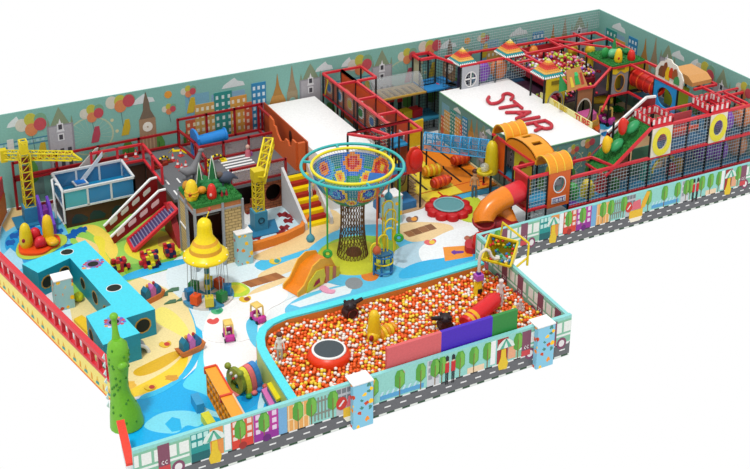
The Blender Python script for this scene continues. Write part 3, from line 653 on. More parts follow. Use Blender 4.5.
# ---- orange battlement (beside white slab)
q = MB(); ORB = M('d8642a', .6)
q.px([(31.45, 1.07), (31.45, 2.05), (31.75, 2.05), (31.8, 1.78), (32.0, 1.72), (32.1, 1.85), (32.3, 1.85), (32.4, 1.7), (32.7, 1.6), (32.95, 1.75), (33.1, 1.95), (33.25, 1.95), (33.3, 2.1), (33.6, 2.15), (33.6, 1.07)], 13.7, 13.76, ORB)
q.box(13.76, 31.35, H1, 14.0, 31.45, 2.05, ORB)
tag(q.build('battlement_board'), 'orange board with a broken stepped top edge beside the white slab', 'board')
q = MB(); q.box(14.03, 31.3, 0, 14.07, 34.9, 2.08, M('c0552a')); q.ell((14.02, 32.6, 1.75), .02, .12, .2, M('3a1a10')); tag(q.build('partition_board'), 'tall orange board fixed along the left edge of the white slab', 'board')
# ---- white slab
t = thing('play_block', 'large plain white flat-topped block beside the red corridor', 'block', (15, 32.6, 0))
q = MB(); q.box(14.08, 30.35, 0, 15.98, 34.95, 1.92, WHT); q.build('body', t)
# ---- stairs
def stairs(name, label, x0, x1, y0, y1, z1, n, mats, t_=0):
    t = thing(name, label, 'stairs', ((x0 + x1) / 2, (y0 + y1) / 2, 0)); dy = (y1 - y0) / n
    for i in range(n):
        q = MB(); q.box(x0, y0 + dy * i, 0, x1, y0 + dy * (i + 1), z1 * (i + 1) / n, mats[i % len(mats)]); q.build('step', t)
    for x in (x0 - .09, x1):
        q = MB(); q.px([(y0 - .1, 0), (y0 - .1, .25), (y1, z1 + .35), (y1, 0)], x, x + .09, M('d8d8da', .5)); q.build('side_panel', t)
stairs('foam_stairs', 'red and yellow soft stairs with white sides below the orange battlement', 13.2, 13.98, 29.6, 31.28, 1.04, 9, [YEL, DRED])
# toy doll on stairs
def mannequin(name, label, x, y, z, h, mat, cat='figure', rz=0, pants=None, hair=None, arm=.0):
    """continuous slender figure grown with a skin modifier"""
    t = thing(name, label, cat, (x, y, z)); s = h / 1.0
    V = [(0, 0, .50), (0, 0, .62), (0, 0, .76), (0, 0, .83), (0, -.01, .93), (-.055, 0, .48), (-.06, -.01, .26), (-.06, .0, .03), (-.06, -.06, .015),
         (.055, 0, .48), (.06, -.01, .26), (.06, .0, .03), (.06, -.06, .015), (-.10, 0, .77), (-.14, 0, .60), (-.15 - arm * .2, -.03 - arm * .1, .46 + arm * .3), (.10, 0, .77), (.14, 0, .60), (.15 + arm * .2, -.03 - arm * .1, .46 + arm * .3), (0, -.01, 1.01)]
    E = [(0, 1), (1, 2), (2, 3), (3, 4), (0, 5), (5, 6), (6, 7), (7, 8), (0, 9), (9, 10), (10, 11), (11, 12), (2, 13), (13, 14), (14, 15), (2, 16), (16, 17), (17, 18), (4, 19)]
    Rr = [.085, .075, .085, .04, .1, .058, .04, .03, .025, .058, .04, .03, .025, .038, .028, .02, .038, .028, .02, .08]
    me = bpy.data.meshes.new('body'); me.from_pydata([(a * s, b * s, c * s) for a, b, c in V], E, [])
    ob = bpy.data.objects.new('body', me); COL.objects.link(ob); md = ob.modifiers.new('skin', 'SKIN'); md.use_smooth_shade = True
    for i, v in enumerate(me.skin_vertices[0].data): v.radius = (Rr[i] * s, Rr[i] * s * (.75 if i in (1, 2) else 1)); v.use_root = (i == 0)
    sb = ob.modifiers.new('sub', 'SUBSURF'); sb.levels = 1; sb.render_levels = 2
    dg = bpy.context.evaluated_depsgraph_get(); me2 = bpy.data.meshes.new_from_object(ob.evaluated_get(dg)); bpy.data.objects.remove(ob)
    ob = bpy.data.objects.new('body', me2); COL.objects.link(ob); ob.parent = t; me2.materials.clear(); me2.materials.append(mat)
    if pants:
        me2.materials.append(pants)
        for p in me2.polygons: p.material_index = 1 if p.center.z < .53 * s else 0
    if hair:
        me2.materials.append(hair)
        for p in me2.polygons:
            if p.center.z > .9 * s and (p.center.y > -.03 * s or p.center.z > .95 * s): p.material_index = 2 if pants else 1
    if hair:
        hq = MB(); hq.ell((x, y + .02 * s, z + 1.01 * s), .1 * s, .1 * s, .085 * s, hair, 14, 8); hq.build('hair', t)
    t.rotation_euler.z = rz; ob['_w'] = tuple(t['_w']); return t
x, y = 13.75, 30.45
mannequin('doll_figure', 'white and red doll figure on the red and yellow soft stairs', x, y, .5, .62, M('e8e0e0'), 'figure', .3, None, M('b02030'))
# ---- blue glass pool
PX0, PXE, PYF, PYB, PZ0, PZ1 = 6.62, 8.83, 32.93, 34.3, .68, 1.28
t = thing('pool_tank', 'raised blue pool with clear panels and white rails on a dark brown base', 'pool', (7.7, 33.6, 0))
q = MB(); q.box(PX0 + .03, PYF + .03, 0, PXE - .03, PYB - .03, PZ0 - .02, M('4a2a1c')); 
for cx in (7.05, 7.6, 8.3): q.py([(cx - .25, .12), (cx + .22, .1), (cx + .28, .22), (cx + .1, .38), (cx - .1, .42), (cx - .22, .3)], PYF + .02, PYF + .03, M('16343a'))
q.build('base', t)
q = MB(); q.box(PX0, PYF, PZ0 - .02, PXE, PYB, PZ0 + .06, M('1888b8', .3)); q.build('bottom', t)
WF = M('dfe3e6', .35)
for (a, b) in (((PX0, PYF), (PXE, PYF)), ((PX0, PYB), (PXE, PYB)), ((PX0, PYF), (PX0, PYB)), ((PXE, PYF), (PXE, PYB))):
    q = MB(); q.bar((*a, PZ1), (*b, PZ1), .07, WF); q.build('rail', t)
    q = MB(); q.bar((*a, PZ0), (*b, PZ0), .06, WF); q.build('rail', t)
    n = 3 if a[1] == b[1] else 1
    for i in range(n + 1):
        p = Vector(a).lerp(Vector(b), i / n)
        if i == n and a[1] != b[1]: continue
        q = MB(); q.bar((p.x, p.y, PZ0), (p.x, p.y, PZ1), .06, WF); q.build('post', t)
    for i in range(n):
        p, r_ = Vector(a).lerp(Vector(b), i / n), Vector(a).lerp(Vector(b), (i + 1) / n); u = (r_ - p).normalized()
        q = MB(); q.frame((p.x, p.y, PZ0), (u.x, u.y, 0), Z, (u.y, -u.x, 0), [(0, 0), ((r_ - p).length, 0), ((r_ - p).length, PZ1 - PZ0), (0, PZ1 - PZ0)], -.008, .008, M('5fc8d0' if (i == 0 and a[1] == PYF and b[1] == PYF) else '4a98cc', .1, 'pane')); q.build('pane', t)
q = MB()
q.tube([(PX0 - .02, PYF, .2), (PX0 - .02, PYF, 1.3), (PX0 - .05, PYF + .15, 1.45), (PX0 - .12, PYF + .35, 1.42)], .035, WF); q.tube([(PX0 - .22, PYF + .3, .3), (PX0 - .22, PYF + .3, 1.3), (PX0 - .2, PYF + .5, 1.5), (PX0 - .1, PYF + .75, 1.4)], .035, WF); q.build('grab_rail', t)
x, y = G(80, 182, .9); t = thing('hatch_frame', 'tilted white frame with a blue inset inside the pool', 'frame', (x, y, .8))
q = MB(); R_ = Matrix.Rotation(.3, 3, 'Y'); 
q.cbox((x, y, .86), .42, .42, .04, M('d8dce0'), .1); q.build('frame', t); q = MB(); q.cbox((x, y, .9), .3, .3, .02, M('1a78d0'), .1); q.build('inset', t)
# white fin board behind the pool
q = MB(); a = L3((72, 181), 1.0); 
q.frame((6.9, 34.42, .7), (1, .1, 0), Z, (0, 1, 0), [(0, 0), (.7, 0), (1.25, .9), (1.3, 1.05), (1.18, 1.02)], 0, .05, M('c9c4c0', .6)); tag(q.build('fin_board'), 'pale pointed board rising behind the blue pool', 'board')
q = MB(); q.frame((7.3, 34.2, .75), (1, .1, 0), Z, (0, 1, 0), [(0, 0), (.2, 0), (.95, .8), (.95, .95)], 0, .04, M('dfe6ee', .6)); tag(q.build('slide_board'), 'narrow white sloping board between the pool and the deck railing', 'board')
# purple steps beside pool
t = thing('purple_steps', 'purple zigzag step unit against the left end of the pool', 'steps', (6.3, 33.2, 0))
for i, (a, b) in enumerate(((5.95, 32.95), (6.2, 32.75))):
    q = MB(); q.px([(b + .0, 0), (b, .35), (b + .3, .5), (b + .45, .8), (b + .8, .95), (b + .8, 0)], a, a + .08, M('6a3ab8')); q.build('side_panel', t)
q = MB(); q.box(6.03, 33.0, 0, 6.2, 33.3, .3, M('8a3aa0')); q.box(6.03, 33.3, 0, 6.2, 33.7, .6, M('8a3aa0')); q.build('tread', t)
# ---- lattice cranes
def lattice(q, p0, p1, w, n, m, r_=.02, up=(0, 0, 1)):
    p0, p1 = Vector(p0), Vector(p1); d = (p1 - p0).normalized(); a = d.cross(Vector(up)).normalized() * w / 2; b = a.cross(d).normalized() * w / 2
    cs = [a + b, a - b, -a - b, -a + b]
    for c in cs: q.bar(p0 + c, p1 + c, r_ * 1.6, m)
    for i in range(n + 1):
        p = p0.lerp(p1, i / n)
        for k in range(4): q.bar(p + cs[k], p + cs[(k + 1) % 4], r_, m)
        if i < n:
            p2 = p0.lerp(p1, (i + 1) / n)
            for k in range(4): q.bar(p + cs[k], p2 + cs[(k + 1) % 4], r_ * .8, m)
bx, by = 5.78, 33.95; zt = HT(29, 221, 128)
t = thing('tower_crane', 'yellow lattice crane on a blue block in the far left corner', 'crane', (bx, by, 0))
q = MB(); q.cbox((bx, by, .0), 1.05, .8, .05, M('2c80a8')); q.build('base_plate', t)
q = MB(); q.cbox((bx, by, .05), .44, .44, .5, M('3a8cb4')); q.build('base_block', t)
q = MB(); lattice(q, (bx, by, .55), (bx, by, 2.35), .3, 6, M('e8d020'), .021, (0, 1, 0)); q.build('mast', t)
q = MB(); q.cbox((bx, by, 2.35), .24, .24, .3, M('e8d020')); lattice(q, (bx, by, 2.6), (bx, by, 2.75), .2, 1, M('f0dc30'), .03, (0, 1, 0)); q.build('cab', t)
ja, jb = G(5, 155, 2.15), G(72, 156, 2.15)
q = MB(); lattice(q, (*ja, 2.15), (*jb, 2.15), .22, 10, M('f0dc20'), .02); jt = G(82, 160, 2.05)
for s in (-.08, .08): q.bar((jb[0], jb[1] + s, 2.25), (*jt, 2.05), .04, M('f0dc20')); q.bar((jb[0], jb[1] + s, 2.05), (*jt, 2.05), .04, M('f0dc20'))
q.build('jib', t)
q = MB(); q.cbox((ja[0] - .05, ja[1], 1.95), .2, .22, .4, M('e0c818')); q.build('counterweight', t)
for k in range(6): q = MB(); q.cbox((bx, by, .62 + .28 * k), .16, .16, .13, M('7a1c18')); q.build('mast_core', t)
bx, by = 11.9, 30.25
t = thing('tower_crane', 'yellow lattice crane with a raised jib on a blue block in the pond', 'crane', (bx, by, 0))
q = MB(); q.prism([(11.5, 29.75), (12.35, 29.75), (12.55, 30.55), (11.65, 30.55)], .0, .06, M('2f7ea8')); q.build('base_plate', t)
q = MB(); q.cbox((bx, by, .06), .42, .42, .62, M('3f92b4')); q.torus((bx - .0, by - .215, .4), .09, .02, M('184050'), 20, 6, Matrix.Rotation(PI / 2, 3, 'X')); q.build('base_block', t)
q = MB(); lattice(q, (bx, by, .68), (bx, by, 1.75), .26, 5, M('e8d020'), .024, (0, 1, 0)); q.build('mast', t)
q = MB(); q.cbox((bx, by, 1.7), .34, .34, .35, M('e0c818')); q.build('cab', t)
q = MB(); e = G(269, 141, 2.35); lattice(q, (bx + .02, by - .15, 1.75), (*e, 2.35), .28, 5, M('f4de20'), .028); q.build('jib', t)
q = MB(); q.bar((bx + .02, by - .15, 1.8), (*e, 2.38), .07, M('c8a810')); q.build('jib_core', t)
# crane pond
t = thing('splash_pond', 'low pond with painted red shapes and an orange kerb round the crane', 'pond', (12.3, 30, 0))
pond = smooth([G(*p) for p in ((246, 226), (262, 212), (290, 205), (302, 222), (298, 232), (280, 240), (252, 246), (244, 240))], 2)
q = MB(); q.prism(pond, .002, .022, M('cfeaf4', .3)); 
for (a, b) in ((282, 215), (288, 221), (284, 228), (290, 216), (280, 232), (256, 238), (250, 212)):
    q.prism([G(a + dx, b + dy) for dx, dy in ((-5, 0), (-3, -2), (0, -1), (3, -3), (6, -1), (4, 1), (5, 3), (0, 2), (-3, 3))], .022, .028, M('8c1c24'))
q.build('water', t)
kerb = [(303, 214), (305, 222), (300, 232), (284, 240), (262, 247), (250, 250)]
pts = []
K2 = [Vector((*G(*p), 0)) for p in kerb]
for i in range(len(K2) - 1):
    a, b = K2[i], K2[i + 1]; d = (b - a).normalized(); n = Vector((-d.y, d.x, 0)); pts.append((a, b, n))
q = MB(); inn = [K2[i] + ((pts[min(i, len(pts) - 1)][2]) * .16) for i in range(len(K2))]
sm = lambda P: P
q.prism([(p.x, p.y) for p in K2] + [(p.x, p.y) for p in reversed(inn)], 0, .27, M('f0882a', .45)); q.build('kerb', t)
# ---- dark red slide with boards
t = thing('slide', 'dark red slide with windowed side boards beside the blue pool', 'slide', (8.6, 31.6, 0))
# path along px: bottom (112,240) -> top (165,185)
def side(pb, pt, zt_, lab, w_=.06, hgt=.5):
    b, tp = Vector((*G(*pb), 0)), Vector((*G(pt[0], pt[1], zt_), zt_)); hd = Vector((tp.x - b.x, tp.y - b.y, 0)); L_ = hd.length; d = hd.normalized(); n = Vector((d.y, -d.x, 0))
    s_ = zt_ / L_
    q = MB(); poly = [(0, 0), (L_, zt_ - .05), (L_, zt_ + hgt), (L_ - .22, zt_ + hgt), (0.0, hgt * .75), (-.1, .25)]
    q.frame(b, d, Vector(Z), n, poly, 0, w_, M('8c1418', .4)); q.build('side_board', t)
    q = MB(); 
    for (a, c) in (((-.1, .25), (0, hgt * .75)), ((0, hgt * .75), (L_ - .22, zt_ + hgt)), ((L_ - .22, zt_ + hgt), (L_, zt_ + hgt))):
        A_, B_ = b + d * a[0] + Vector((0, 0, a[1])) + n * w_ / 2, b + d * c[0] + Vector((0, 0, c[1])) + n * w_ / 2; q.bar(A_, B_, w_ * 1.3, WHT, .045)
    q.build('edge_trim', t)
    for k in range(4):
        u = L_ * (.12 + .22 * k); z_ = (u / L_) * zt_ + hgt * .42; q = MB(); sl = zt_ / L_
        pp = [(u - .1, z_ - .07), (u + .12, z_ + .22 * sl - .07 + .0), (u + .14, z_ + .22 * sl), (u + .12, z_ + .22 * sl + .09), (u - .1, z_ + .09), (u - .13, z_)]
        q.frame(b, d, Vector(Z), n, pp, -.008, w_ + .008, M('f0c8c8' if pb[0] > 108 else 'e8e0d8')); q.build('window', t)
    return b, d, L_
side((107, 232), (157, 189), .95, 'a', hgt=.42)
b, d, L_ = side((114, 243), (166, 201), .95, 'b', hgt=.42)
n = Vector((d.y, -d.x, 0))
# slide bed (steel roller) with red frame
A0, A1 = Vector((*G(128, 240, .05), .05)), Vector((*G(134, 251, .05), .05)); B0, B1 = Vector((*G(170, 203, .95), .95)), Vector((*G(177, 211, .95), .95))
q = MB(); q.add([A0, A1, B1, B0], [(0, 1, 2, 3)], M('4a4070', .5)); q.add([v - Vector((0, 0, .06)) for v in (A0, A1, B1, B0)], [(0, 1, 2, 3)], M('4a4070', .5)); q.build('slide_bed', t)
for i in range(16):
    q = MB(); p, r_ = A0.lerp(B0, (i + .5) / 16), A1.lerp(B1, (i + .5) / 16); q.bar(p + Vector((0, 0, .015)), r_ + Vector((0, 0, .015)), .03, M('8a86a8', .4)); q.build('roller', t)
for a, c in ((A0, B0), (A1, B1), (A0, A1), (B0, B1)): q = MB(); q.bar(a, c, .1, RED); q.build('frame_bar', t)
q = MB(); q.px([(31.5, 0), (31.5, .95), (31.2, .95), (30.2, 0)], 9.3, 9.5, M('a01a20')); q.build('support_panel', t)
# ---- house box with grass roof
HX0, HX1, HY0, HY1, HZ = 9.36, 10.8, 28.72, 30.08, 2.12
t = thing('toy_house', 'beige tiled play house with a grass roof', 'play house', (10.08, 29.4, 0))
TIL = M('d8bc80', .7, 'brick', scale=2.6)
q = MB(); q.box(10.2, HY0, 0, HX1, HY0 + .06, HZ - .28, TIL); q.build('front_wall', t)
q = MB(); q.box(HX0, HY0 + .75, 0, HX0 + .06, HY1, HZ - .28, TIL); q.box(HX0 - .005, HY0 + .8, .1, HX0, HY1 - .5, .75, M('5a88a0', .5, 'print', scale=8)); q.build('side_wall', t)
q = MB(); q.box(HX1 - .06, HY0 + .06, 0, HX1, HY1, HZ - .28, TIL); q.build('side_wall', t)
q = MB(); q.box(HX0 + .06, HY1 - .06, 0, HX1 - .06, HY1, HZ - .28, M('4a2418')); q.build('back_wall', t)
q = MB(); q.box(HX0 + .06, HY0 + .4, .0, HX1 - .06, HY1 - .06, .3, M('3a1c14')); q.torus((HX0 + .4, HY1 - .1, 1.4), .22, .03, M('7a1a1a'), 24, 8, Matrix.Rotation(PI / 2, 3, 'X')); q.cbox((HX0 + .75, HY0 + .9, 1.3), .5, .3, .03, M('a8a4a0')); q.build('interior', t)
q = MB(); q.box(HX0 + .02, HY0 + .02, HZ - .28, HX1 - .02, HY1 - .02, HZ - .1, M('c07a48', .7)); q.build('fascia', t)
q = MB(); q.box(HX0, HY0, HZ - .1, HX1, HY1, HZ, GRASS)
random.seed(3)
for i in range(700):
    x, y = random.uniform(HX0, HX1), random.uniform(HY0, HY1); h = random.uniform(.03, .08); a = random.uniform(0, PI)
    q.add([(x - .02 * math.cos(a), y - .02 * math.sin(a), HZ), (x + .02 * math.cos(a), y + .02 * math.sin(a), HZ), (x + random.uniform(-.02, .02), y + random.uniform(-.02, .02), HZ + h)], [(0, 1, 2)], GRASS)
q.build('grass_roof', t)
for (x, y) in ((HX0, HY0), (10.2, HY0), (HX1, HY0), (HX0, HY0 + .72), (HX0, HY1)): q = MB(); q.bar((x, y, 0), (x, y, HZ - .08), .07, STEEL); q.build('post', t)
for a, c in (((HX0, HY0), (HX1, HY0)), ((HX0, HY0), (HX0, HY1))): q = MB(); q.bar((*a, HZ - .28), (*c, HZ - .28), .05, STEEL); q.build('frame_bar', t)
q = MB(); q.bar((HX0, HY0 + .72, 1.0), (HX0, HY1, 1.0), .05, WHT); q.build('frame_bar', t)
# plain rounded figures (no faces)
def blobfig(name, label, x, y, z, h, m, band=None, cat='figure', lean=0, mouth=None, r_=None):
    t = thing(name, label, cat, (x, y, z)); r_ = r_ or h * .32
    q = MB(); q.lathe((x, y, z), [(r_ * .8, 0), (r_, h * .2), (r_ * .92, h * .45), (r_ * .8, h * .7), (r_ * .6, h * .88), (r_ * .3, h * .97), (0, h)], m, 20); q.build('body', t)
    if band:
        q = MB()
        for k in (.25, .42): q.torus((x, y, z + h * k), r_ * .97, r_ * .09, band, 24, 8)
        q.build('band', t)
    if mouth:
        q = MB(); q.ell((x - r_ * .35, y - r_ * .72, z + h * .35), r_ * .4, r_ * .2, r_ * .42, mouth, 14, 8); q.build('opening', t)
    return t
x, y = G(192, 199, HZ); blobfig('foam_figure', 'yellow rounded foam figure with dark red opening on the toy house roof', x, y, HZ, .62, M('f4d01c', .35), M('e8a418'), mouth=M('9a1418'))
x, y = G(212, 198, HZ); blobfig('foam_figure', 'red oval foam figure on the front edge of the grass roof of the toy house', x, y, HZ, .46, M('dc2a1e', .35), mouth=M('e8b8b0'))
x, y = G(202, 194, HZ)
q = MB(); q.ell((x, y, HZ + .12), .14, .12, .12, M('e89a20')); tag(q.build('foam_ball'), 'orange foam lump between the yellow and the red figure on the grass roof', 'ball')
x, y = G(186, 189, HZ); q = MB(); q.ell((x, y, HZ + .12), .1, .14, .14, M('c8881c'), rot=Matrix.Rotation(.4, 3, 'Y')); tag(q.build('foam_shell'), 'brown-yellow oval shell on the left edge of the grass roof', 'shell')
def tree_c(label, p, h, r_):
    x, y = G(*p, HZ); t = thing('toy_conifer', label, 'toy tree', (x, y, HZ), 'toy conifers on the grass roof')
    q = MB()
    q.lathe((x, y, HZ), [(r_ * .8, .08), (r_ * .55, h * .35), (r_ * .3, h * .7), (0, h)], M('186a38', .6), 8, smooth=False)
    for k in range(4):
        a = PI * k / 2 + .4; c_, s_ = math.cos(a), math.sin(a); q.tube([(x + r_ * .82 * c_, y + r_ * .82 * s_, HZ + .08), (x + r_ * .57 * c_, y + r_ * .57 * s_, HZ + h * .35), (x + r_ * .32 * c_, y + r_ * .32 * s_, HZ + h * .7), (x, y, HZ + h)], .012, M('e0ece0'), 6)
    q.build('leaves', t); q = MB(); q.tube([(x, y, HZ), (x, y, HZ + .15)], .03, BRN, 8); q.build('trunk', t)
tree_c('tall dark green toy conifer with white edges, tallest on the grass roof', (213, 187), 1.0, .26)
tree_c('slim dark green toy conifer behind the yellow figure on the grass roof', (200, 187), .78, .18)
def shrub(label, x, y, z, r_, m=M('1c7a40', .7), group=None, sq=.8):
    q = MB(); random.seed(int(x * 100)); 
    for i in range(14):
        a = random.uniform(0, 2 * PI); e = random.uniform(0, 1.2); q.ell((x + r_ * .6 * math.cos(a) * math.cos(e), y + r_ * .6 * math.sin(a) * math.cos(e), z + r_ * .35 + r_ * .6 * math.sin(e) * sq), r_ * .42, r_ * .42, r_ * .38, m, 10, 6)
    return tag(q.build('toy_shrub'), label, 'shrub', group)
for lab, p, r_ in (('dark green round shrub just right of the yellow figure on the grass roof', (204, 186), .2), ('dark green round shrub in front of the tall toy conifer', (213, 189), .22), ('small green shrub at the right back edge of the grass roof', (222, 193), .13), ('small green shrub behind the red figure on the grass roof', (208, 191), .14)):
    x, y = G(*p, HZ); shrub(lab, x, y, HZ, r_ * 1.3)
x, y = G(226, 184, HZ); t = thing('dinosaur_figure', 'dark blue-grey round dinosaur figure at the back of the grass roof', 'dinosaur', (x, y, HZ))
q = MB(); q.ell((x, y, HZ + .22), .25, .16, .18, M('4a5468', .6)); q.tube([(x + .2, y, HZ + .22), (x + .38, y, HZ + .1)], [.08, .02], M('4a5468', .6), 8)
for dx in (-.12, .1): q.tube([(x + dx, y - .05, HZ), (x + dx, y - .05, HZ + .2)], .045, M('4a5468', .6), 8)
q.ell((x - .2, y, HZ + .35), .12, .1, .1, M('6a5a50', .6)); q.build('body', t)
x, y = G(222, 196, HZ)
for k, lab in enumerate(('left one of the two small red cones on the grass roof', 'right one of the two small red cones on the grass roof')):
    q = MB(); q.lathe((x + .14 * k, y, HZ), [(.05, 0), (.0, .2)], M('a82030'), 10); tag(q.build('foam_cone'), lab, 'cone')
# ================================================================== CENTRE AND FRONT
# ---- foam figures on the round orange mat, left
x, y = G(38, 246); t = thing('foam_mat', 'orange-red blob-shaped mat on the painted blue water at far left', 'mat', (x, y, 0))
q = MB(); q.prism(smooth([G(*p) for p in ((18, 250), (22, 243), (36, 240), (50, 236), (60, 238), (61, 246), (52, 250), (44, 256), (30, 257), (20, 256))], 2), .03, .1, M('f0501c', .4)); q.build('body', t)
q = MB(); q.prism(smooth([G(*p) for p in ((15, 252), (20, 240), (40, 236), (66, 234), (68, 243), (60, 248), (48, 256), (28, 261), (18, 258))], 2), .015, .03, M('b8d048', .5)); q.build('rim', t)
x, y = G(27, 249); blobfig('foam_figure', 'tall yellow foam figure with a dark red opening on the orange mat', x, y, .1, .78, M('e8cc1c', .35), mouth=M('9a1030'), r_=.2)
x, y = G(50, 244); t = thing('foam_figure', 'yellow foam figure with ringed base at the right end of the orange mat', 'figure', (x, y, .1))
q = MB(); q.lathe((x, y + .1, .1), [(.16, 0), (.17, .3), (.15, .6), (.11, .78), (0, .86)], M('f4c81c', .35), 20); q.build('body', t)
for k in range(3): q = MB(); q.torus((x + .02 * k, y - .12 - .08 * k, .2 + .0 * k), .1, .075, M('f0c020' if k % 2 else 'e8b018', .35), 20, 8); q.build('ring', t)
for lab, p, h in (('red rounded foam lump behind the tall yellow figure on the orange mat', (36, 243), .5), ('red rounded foam lump at the middle front of the orange mat', (41, 250), .42)):
    x, y = G(*p); t = thing('foam_lump', lab, 'figure', (x, y, .1)); q = MB(); q.ell((x, y, .1 + h * .42), .17, .15, h * .42, M('dc2434', .4)); q.ell((x - .1, y - .06, .1 + h * .3), .08, .07, .1, M('c82030', .4)); q.ell((x + .1, y - .02, .1 + h * .25), .09, .08, .1, M('c82030', .4)); q.build('body', t)
# yellow ball by the purple steps
x, y = G(49, 217); q = MB(); q.ell((x, y, .1), .1, .1, .1, M('f0e020')); tag(q.build('foam_ball'), 'small yellow ball at the foot of the purple steps', 'ball')
# ---- cyan maze
t = thing('maze_tunnel', 'bright cyan L-shaped crawl maze with round holes', 'maze', (6.3, 28, 0))
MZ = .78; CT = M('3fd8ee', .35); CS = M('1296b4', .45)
mz = [G(*p, MZ) for p in ((22, 264), (85, 240), (155, 309), (126, 318), (140, 333), (103, 345), (86, 316), (111, 305), (70, 258), (38, 273))]
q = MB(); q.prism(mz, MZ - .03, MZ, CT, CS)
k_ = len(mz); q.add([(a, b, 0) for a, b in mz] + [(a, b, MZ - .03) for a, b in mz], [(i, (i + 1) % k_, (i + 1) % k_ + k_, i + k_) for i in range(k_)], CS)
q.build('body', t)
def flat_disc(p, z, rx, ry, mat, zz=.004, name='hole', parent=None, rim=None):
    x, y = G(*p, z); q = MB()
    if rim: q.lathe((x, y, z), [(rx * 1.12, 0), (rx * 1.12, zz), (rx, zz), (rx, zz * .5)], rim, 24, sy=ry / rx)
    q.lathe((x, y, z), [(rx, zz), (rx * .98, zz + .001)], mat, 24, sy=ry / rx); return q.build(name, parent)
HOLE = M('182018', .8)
for p, r_ in (((67, 252), .17), ((114, 288), .19)): flat_disc(p, MZ, r_, r_ * .9, HOLE, .005, 'hole', t, WHT)
random.seed(11)
for p, r_ in (((93, 264), .15), ((114, 322), .13)):
    x, y = G(*p, MZ); q = MB(); cols = ['c84a6a', '6a5ac8', 'e89a5a', 'd8d8e8', '4a9ad8', 'c03a3a']
    for i in range(14):
        a = 2 * PI * i / 14; r2 = r_ * random.uniform(1.5, 2.1); q.lathe((x + r2 * math.cos(a), y + r2 * .8 * math.sin(a), MZ), [(.05 * random.uniform(.8, 1.4), .0015), (.03, .004 + .0004 * i)], M(cols[i % 6]), 6)
    q.lathe((x, y, MZ), [(r_ * 1.5, .002), (r_ * 1.3, .007)], M('8a6aa8'), 12); q.build('decal', t)
    flat_disc(p, MZ + .006, r_, r_ * .9, HOLE, .004, 'hole', t)
def side_hole(u, z, a, b, r_, mat=HOLE, out=.006, rz=1, ring=True):
    a, b = Vector((*a, 0)), Vector((*b, 0)); d = (b - a).normalized(); n = Vector((d.y, -d.x, 0)); c = a.lerp(b, u) + n * out; q = MB()
    R_ = Matrix((d, Vector(Z), n)).transposed()
    if ring: q.lathe(c - n * .003, [(r_ * 1.2, 0), (r_ * 1.15, .004)], M('b8862a'), 9, rot=R_, sy=rz)
    q.lathe(c, [(r_, 0), (r_ * .98, .003)], mat, 20, rot=R_, sy=rz); q.build('side_hole', t)
E_ = lambda i, j: (mz[i], mz[j])
# visible faces: between the arms
side_hole(.45, .4, mz[9], mz[8], .0001) if False else None
def sh(i, j, u, zz, r_):
    a, b = Vector((*mz[i], zz)), Vector((*mz[j], zz)); d = (b - a).normalized(); 
    n = Vector((d.y, -d.x, 0))
    for s in (1,):
        c = a.lerp(b, u); 
        # outward normal: away from the maze polygon
        test = c + n * .05
        if inside((test.x, test.y), mz): n = -n
        R_ = Matrix((d, Vector(Z), d.cross(Vector(Z)))).transposed(); q = MB()
        q.lathe(c + n * .004, [(r_ * 1.25, -.001), (r_ * 1.22, .001)], M('c89a3a'), 9, rot=R_)
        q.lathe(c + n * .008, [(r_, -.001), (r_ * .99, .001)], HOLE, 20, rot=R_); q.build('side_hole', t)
def inside(p, P):
    c = False
    for i in range(len(P)):
        a, b = P[i], P[i - 1]
        if (a[1] > p[1]) != (b[1] > p[1]) and p[0] < (b[0] - a[0]) * (p[1] - a[1]) / (b[1] - a[1]) + a[0]: c = not c
    return c
sh(9, 8, .25, .38, .17); sh(9, 8, .78, .42, .16)
sh(8, 7, .3, .4, .15); sh(8, 7, .6, .4, .17); sh(8, 7, .85, .36, .14)
sh(2, 3, .45, .4, .19); sh(6, 5, .25, .4, .17)
# half barrel at the front block
x, y = G(140, 357); t2 = thing('half_barrel_arch', 'grey half-round tunnel arch in front of the cyan maze', 'arch', (x, y, 0))
q = MB(); q.torus((x, y + .1, .0), .26, .05, M('e4e8ea', .4), 16, 8, Matrix.Rotation(PI / 2, 3, 'X'), 0, PI); q.build('rim', t2)
q = MB(); 
n_ = 12; vs = []
for i in range(n_ + 1):
    a = PI * i / n_; vs += [(x + .27 * math.cos(a), y + .12, .27 * math.sin(a)), (x + .27 * math.cos(a), y + .45, .27 * math.sin(a))]
q.add(vs, [(2 * i, 2 * i + 1, 2 * i + 3, 2 * i + 2) for i in range(n_)], M('8a9298', .4), True); q.build('shell', t2)
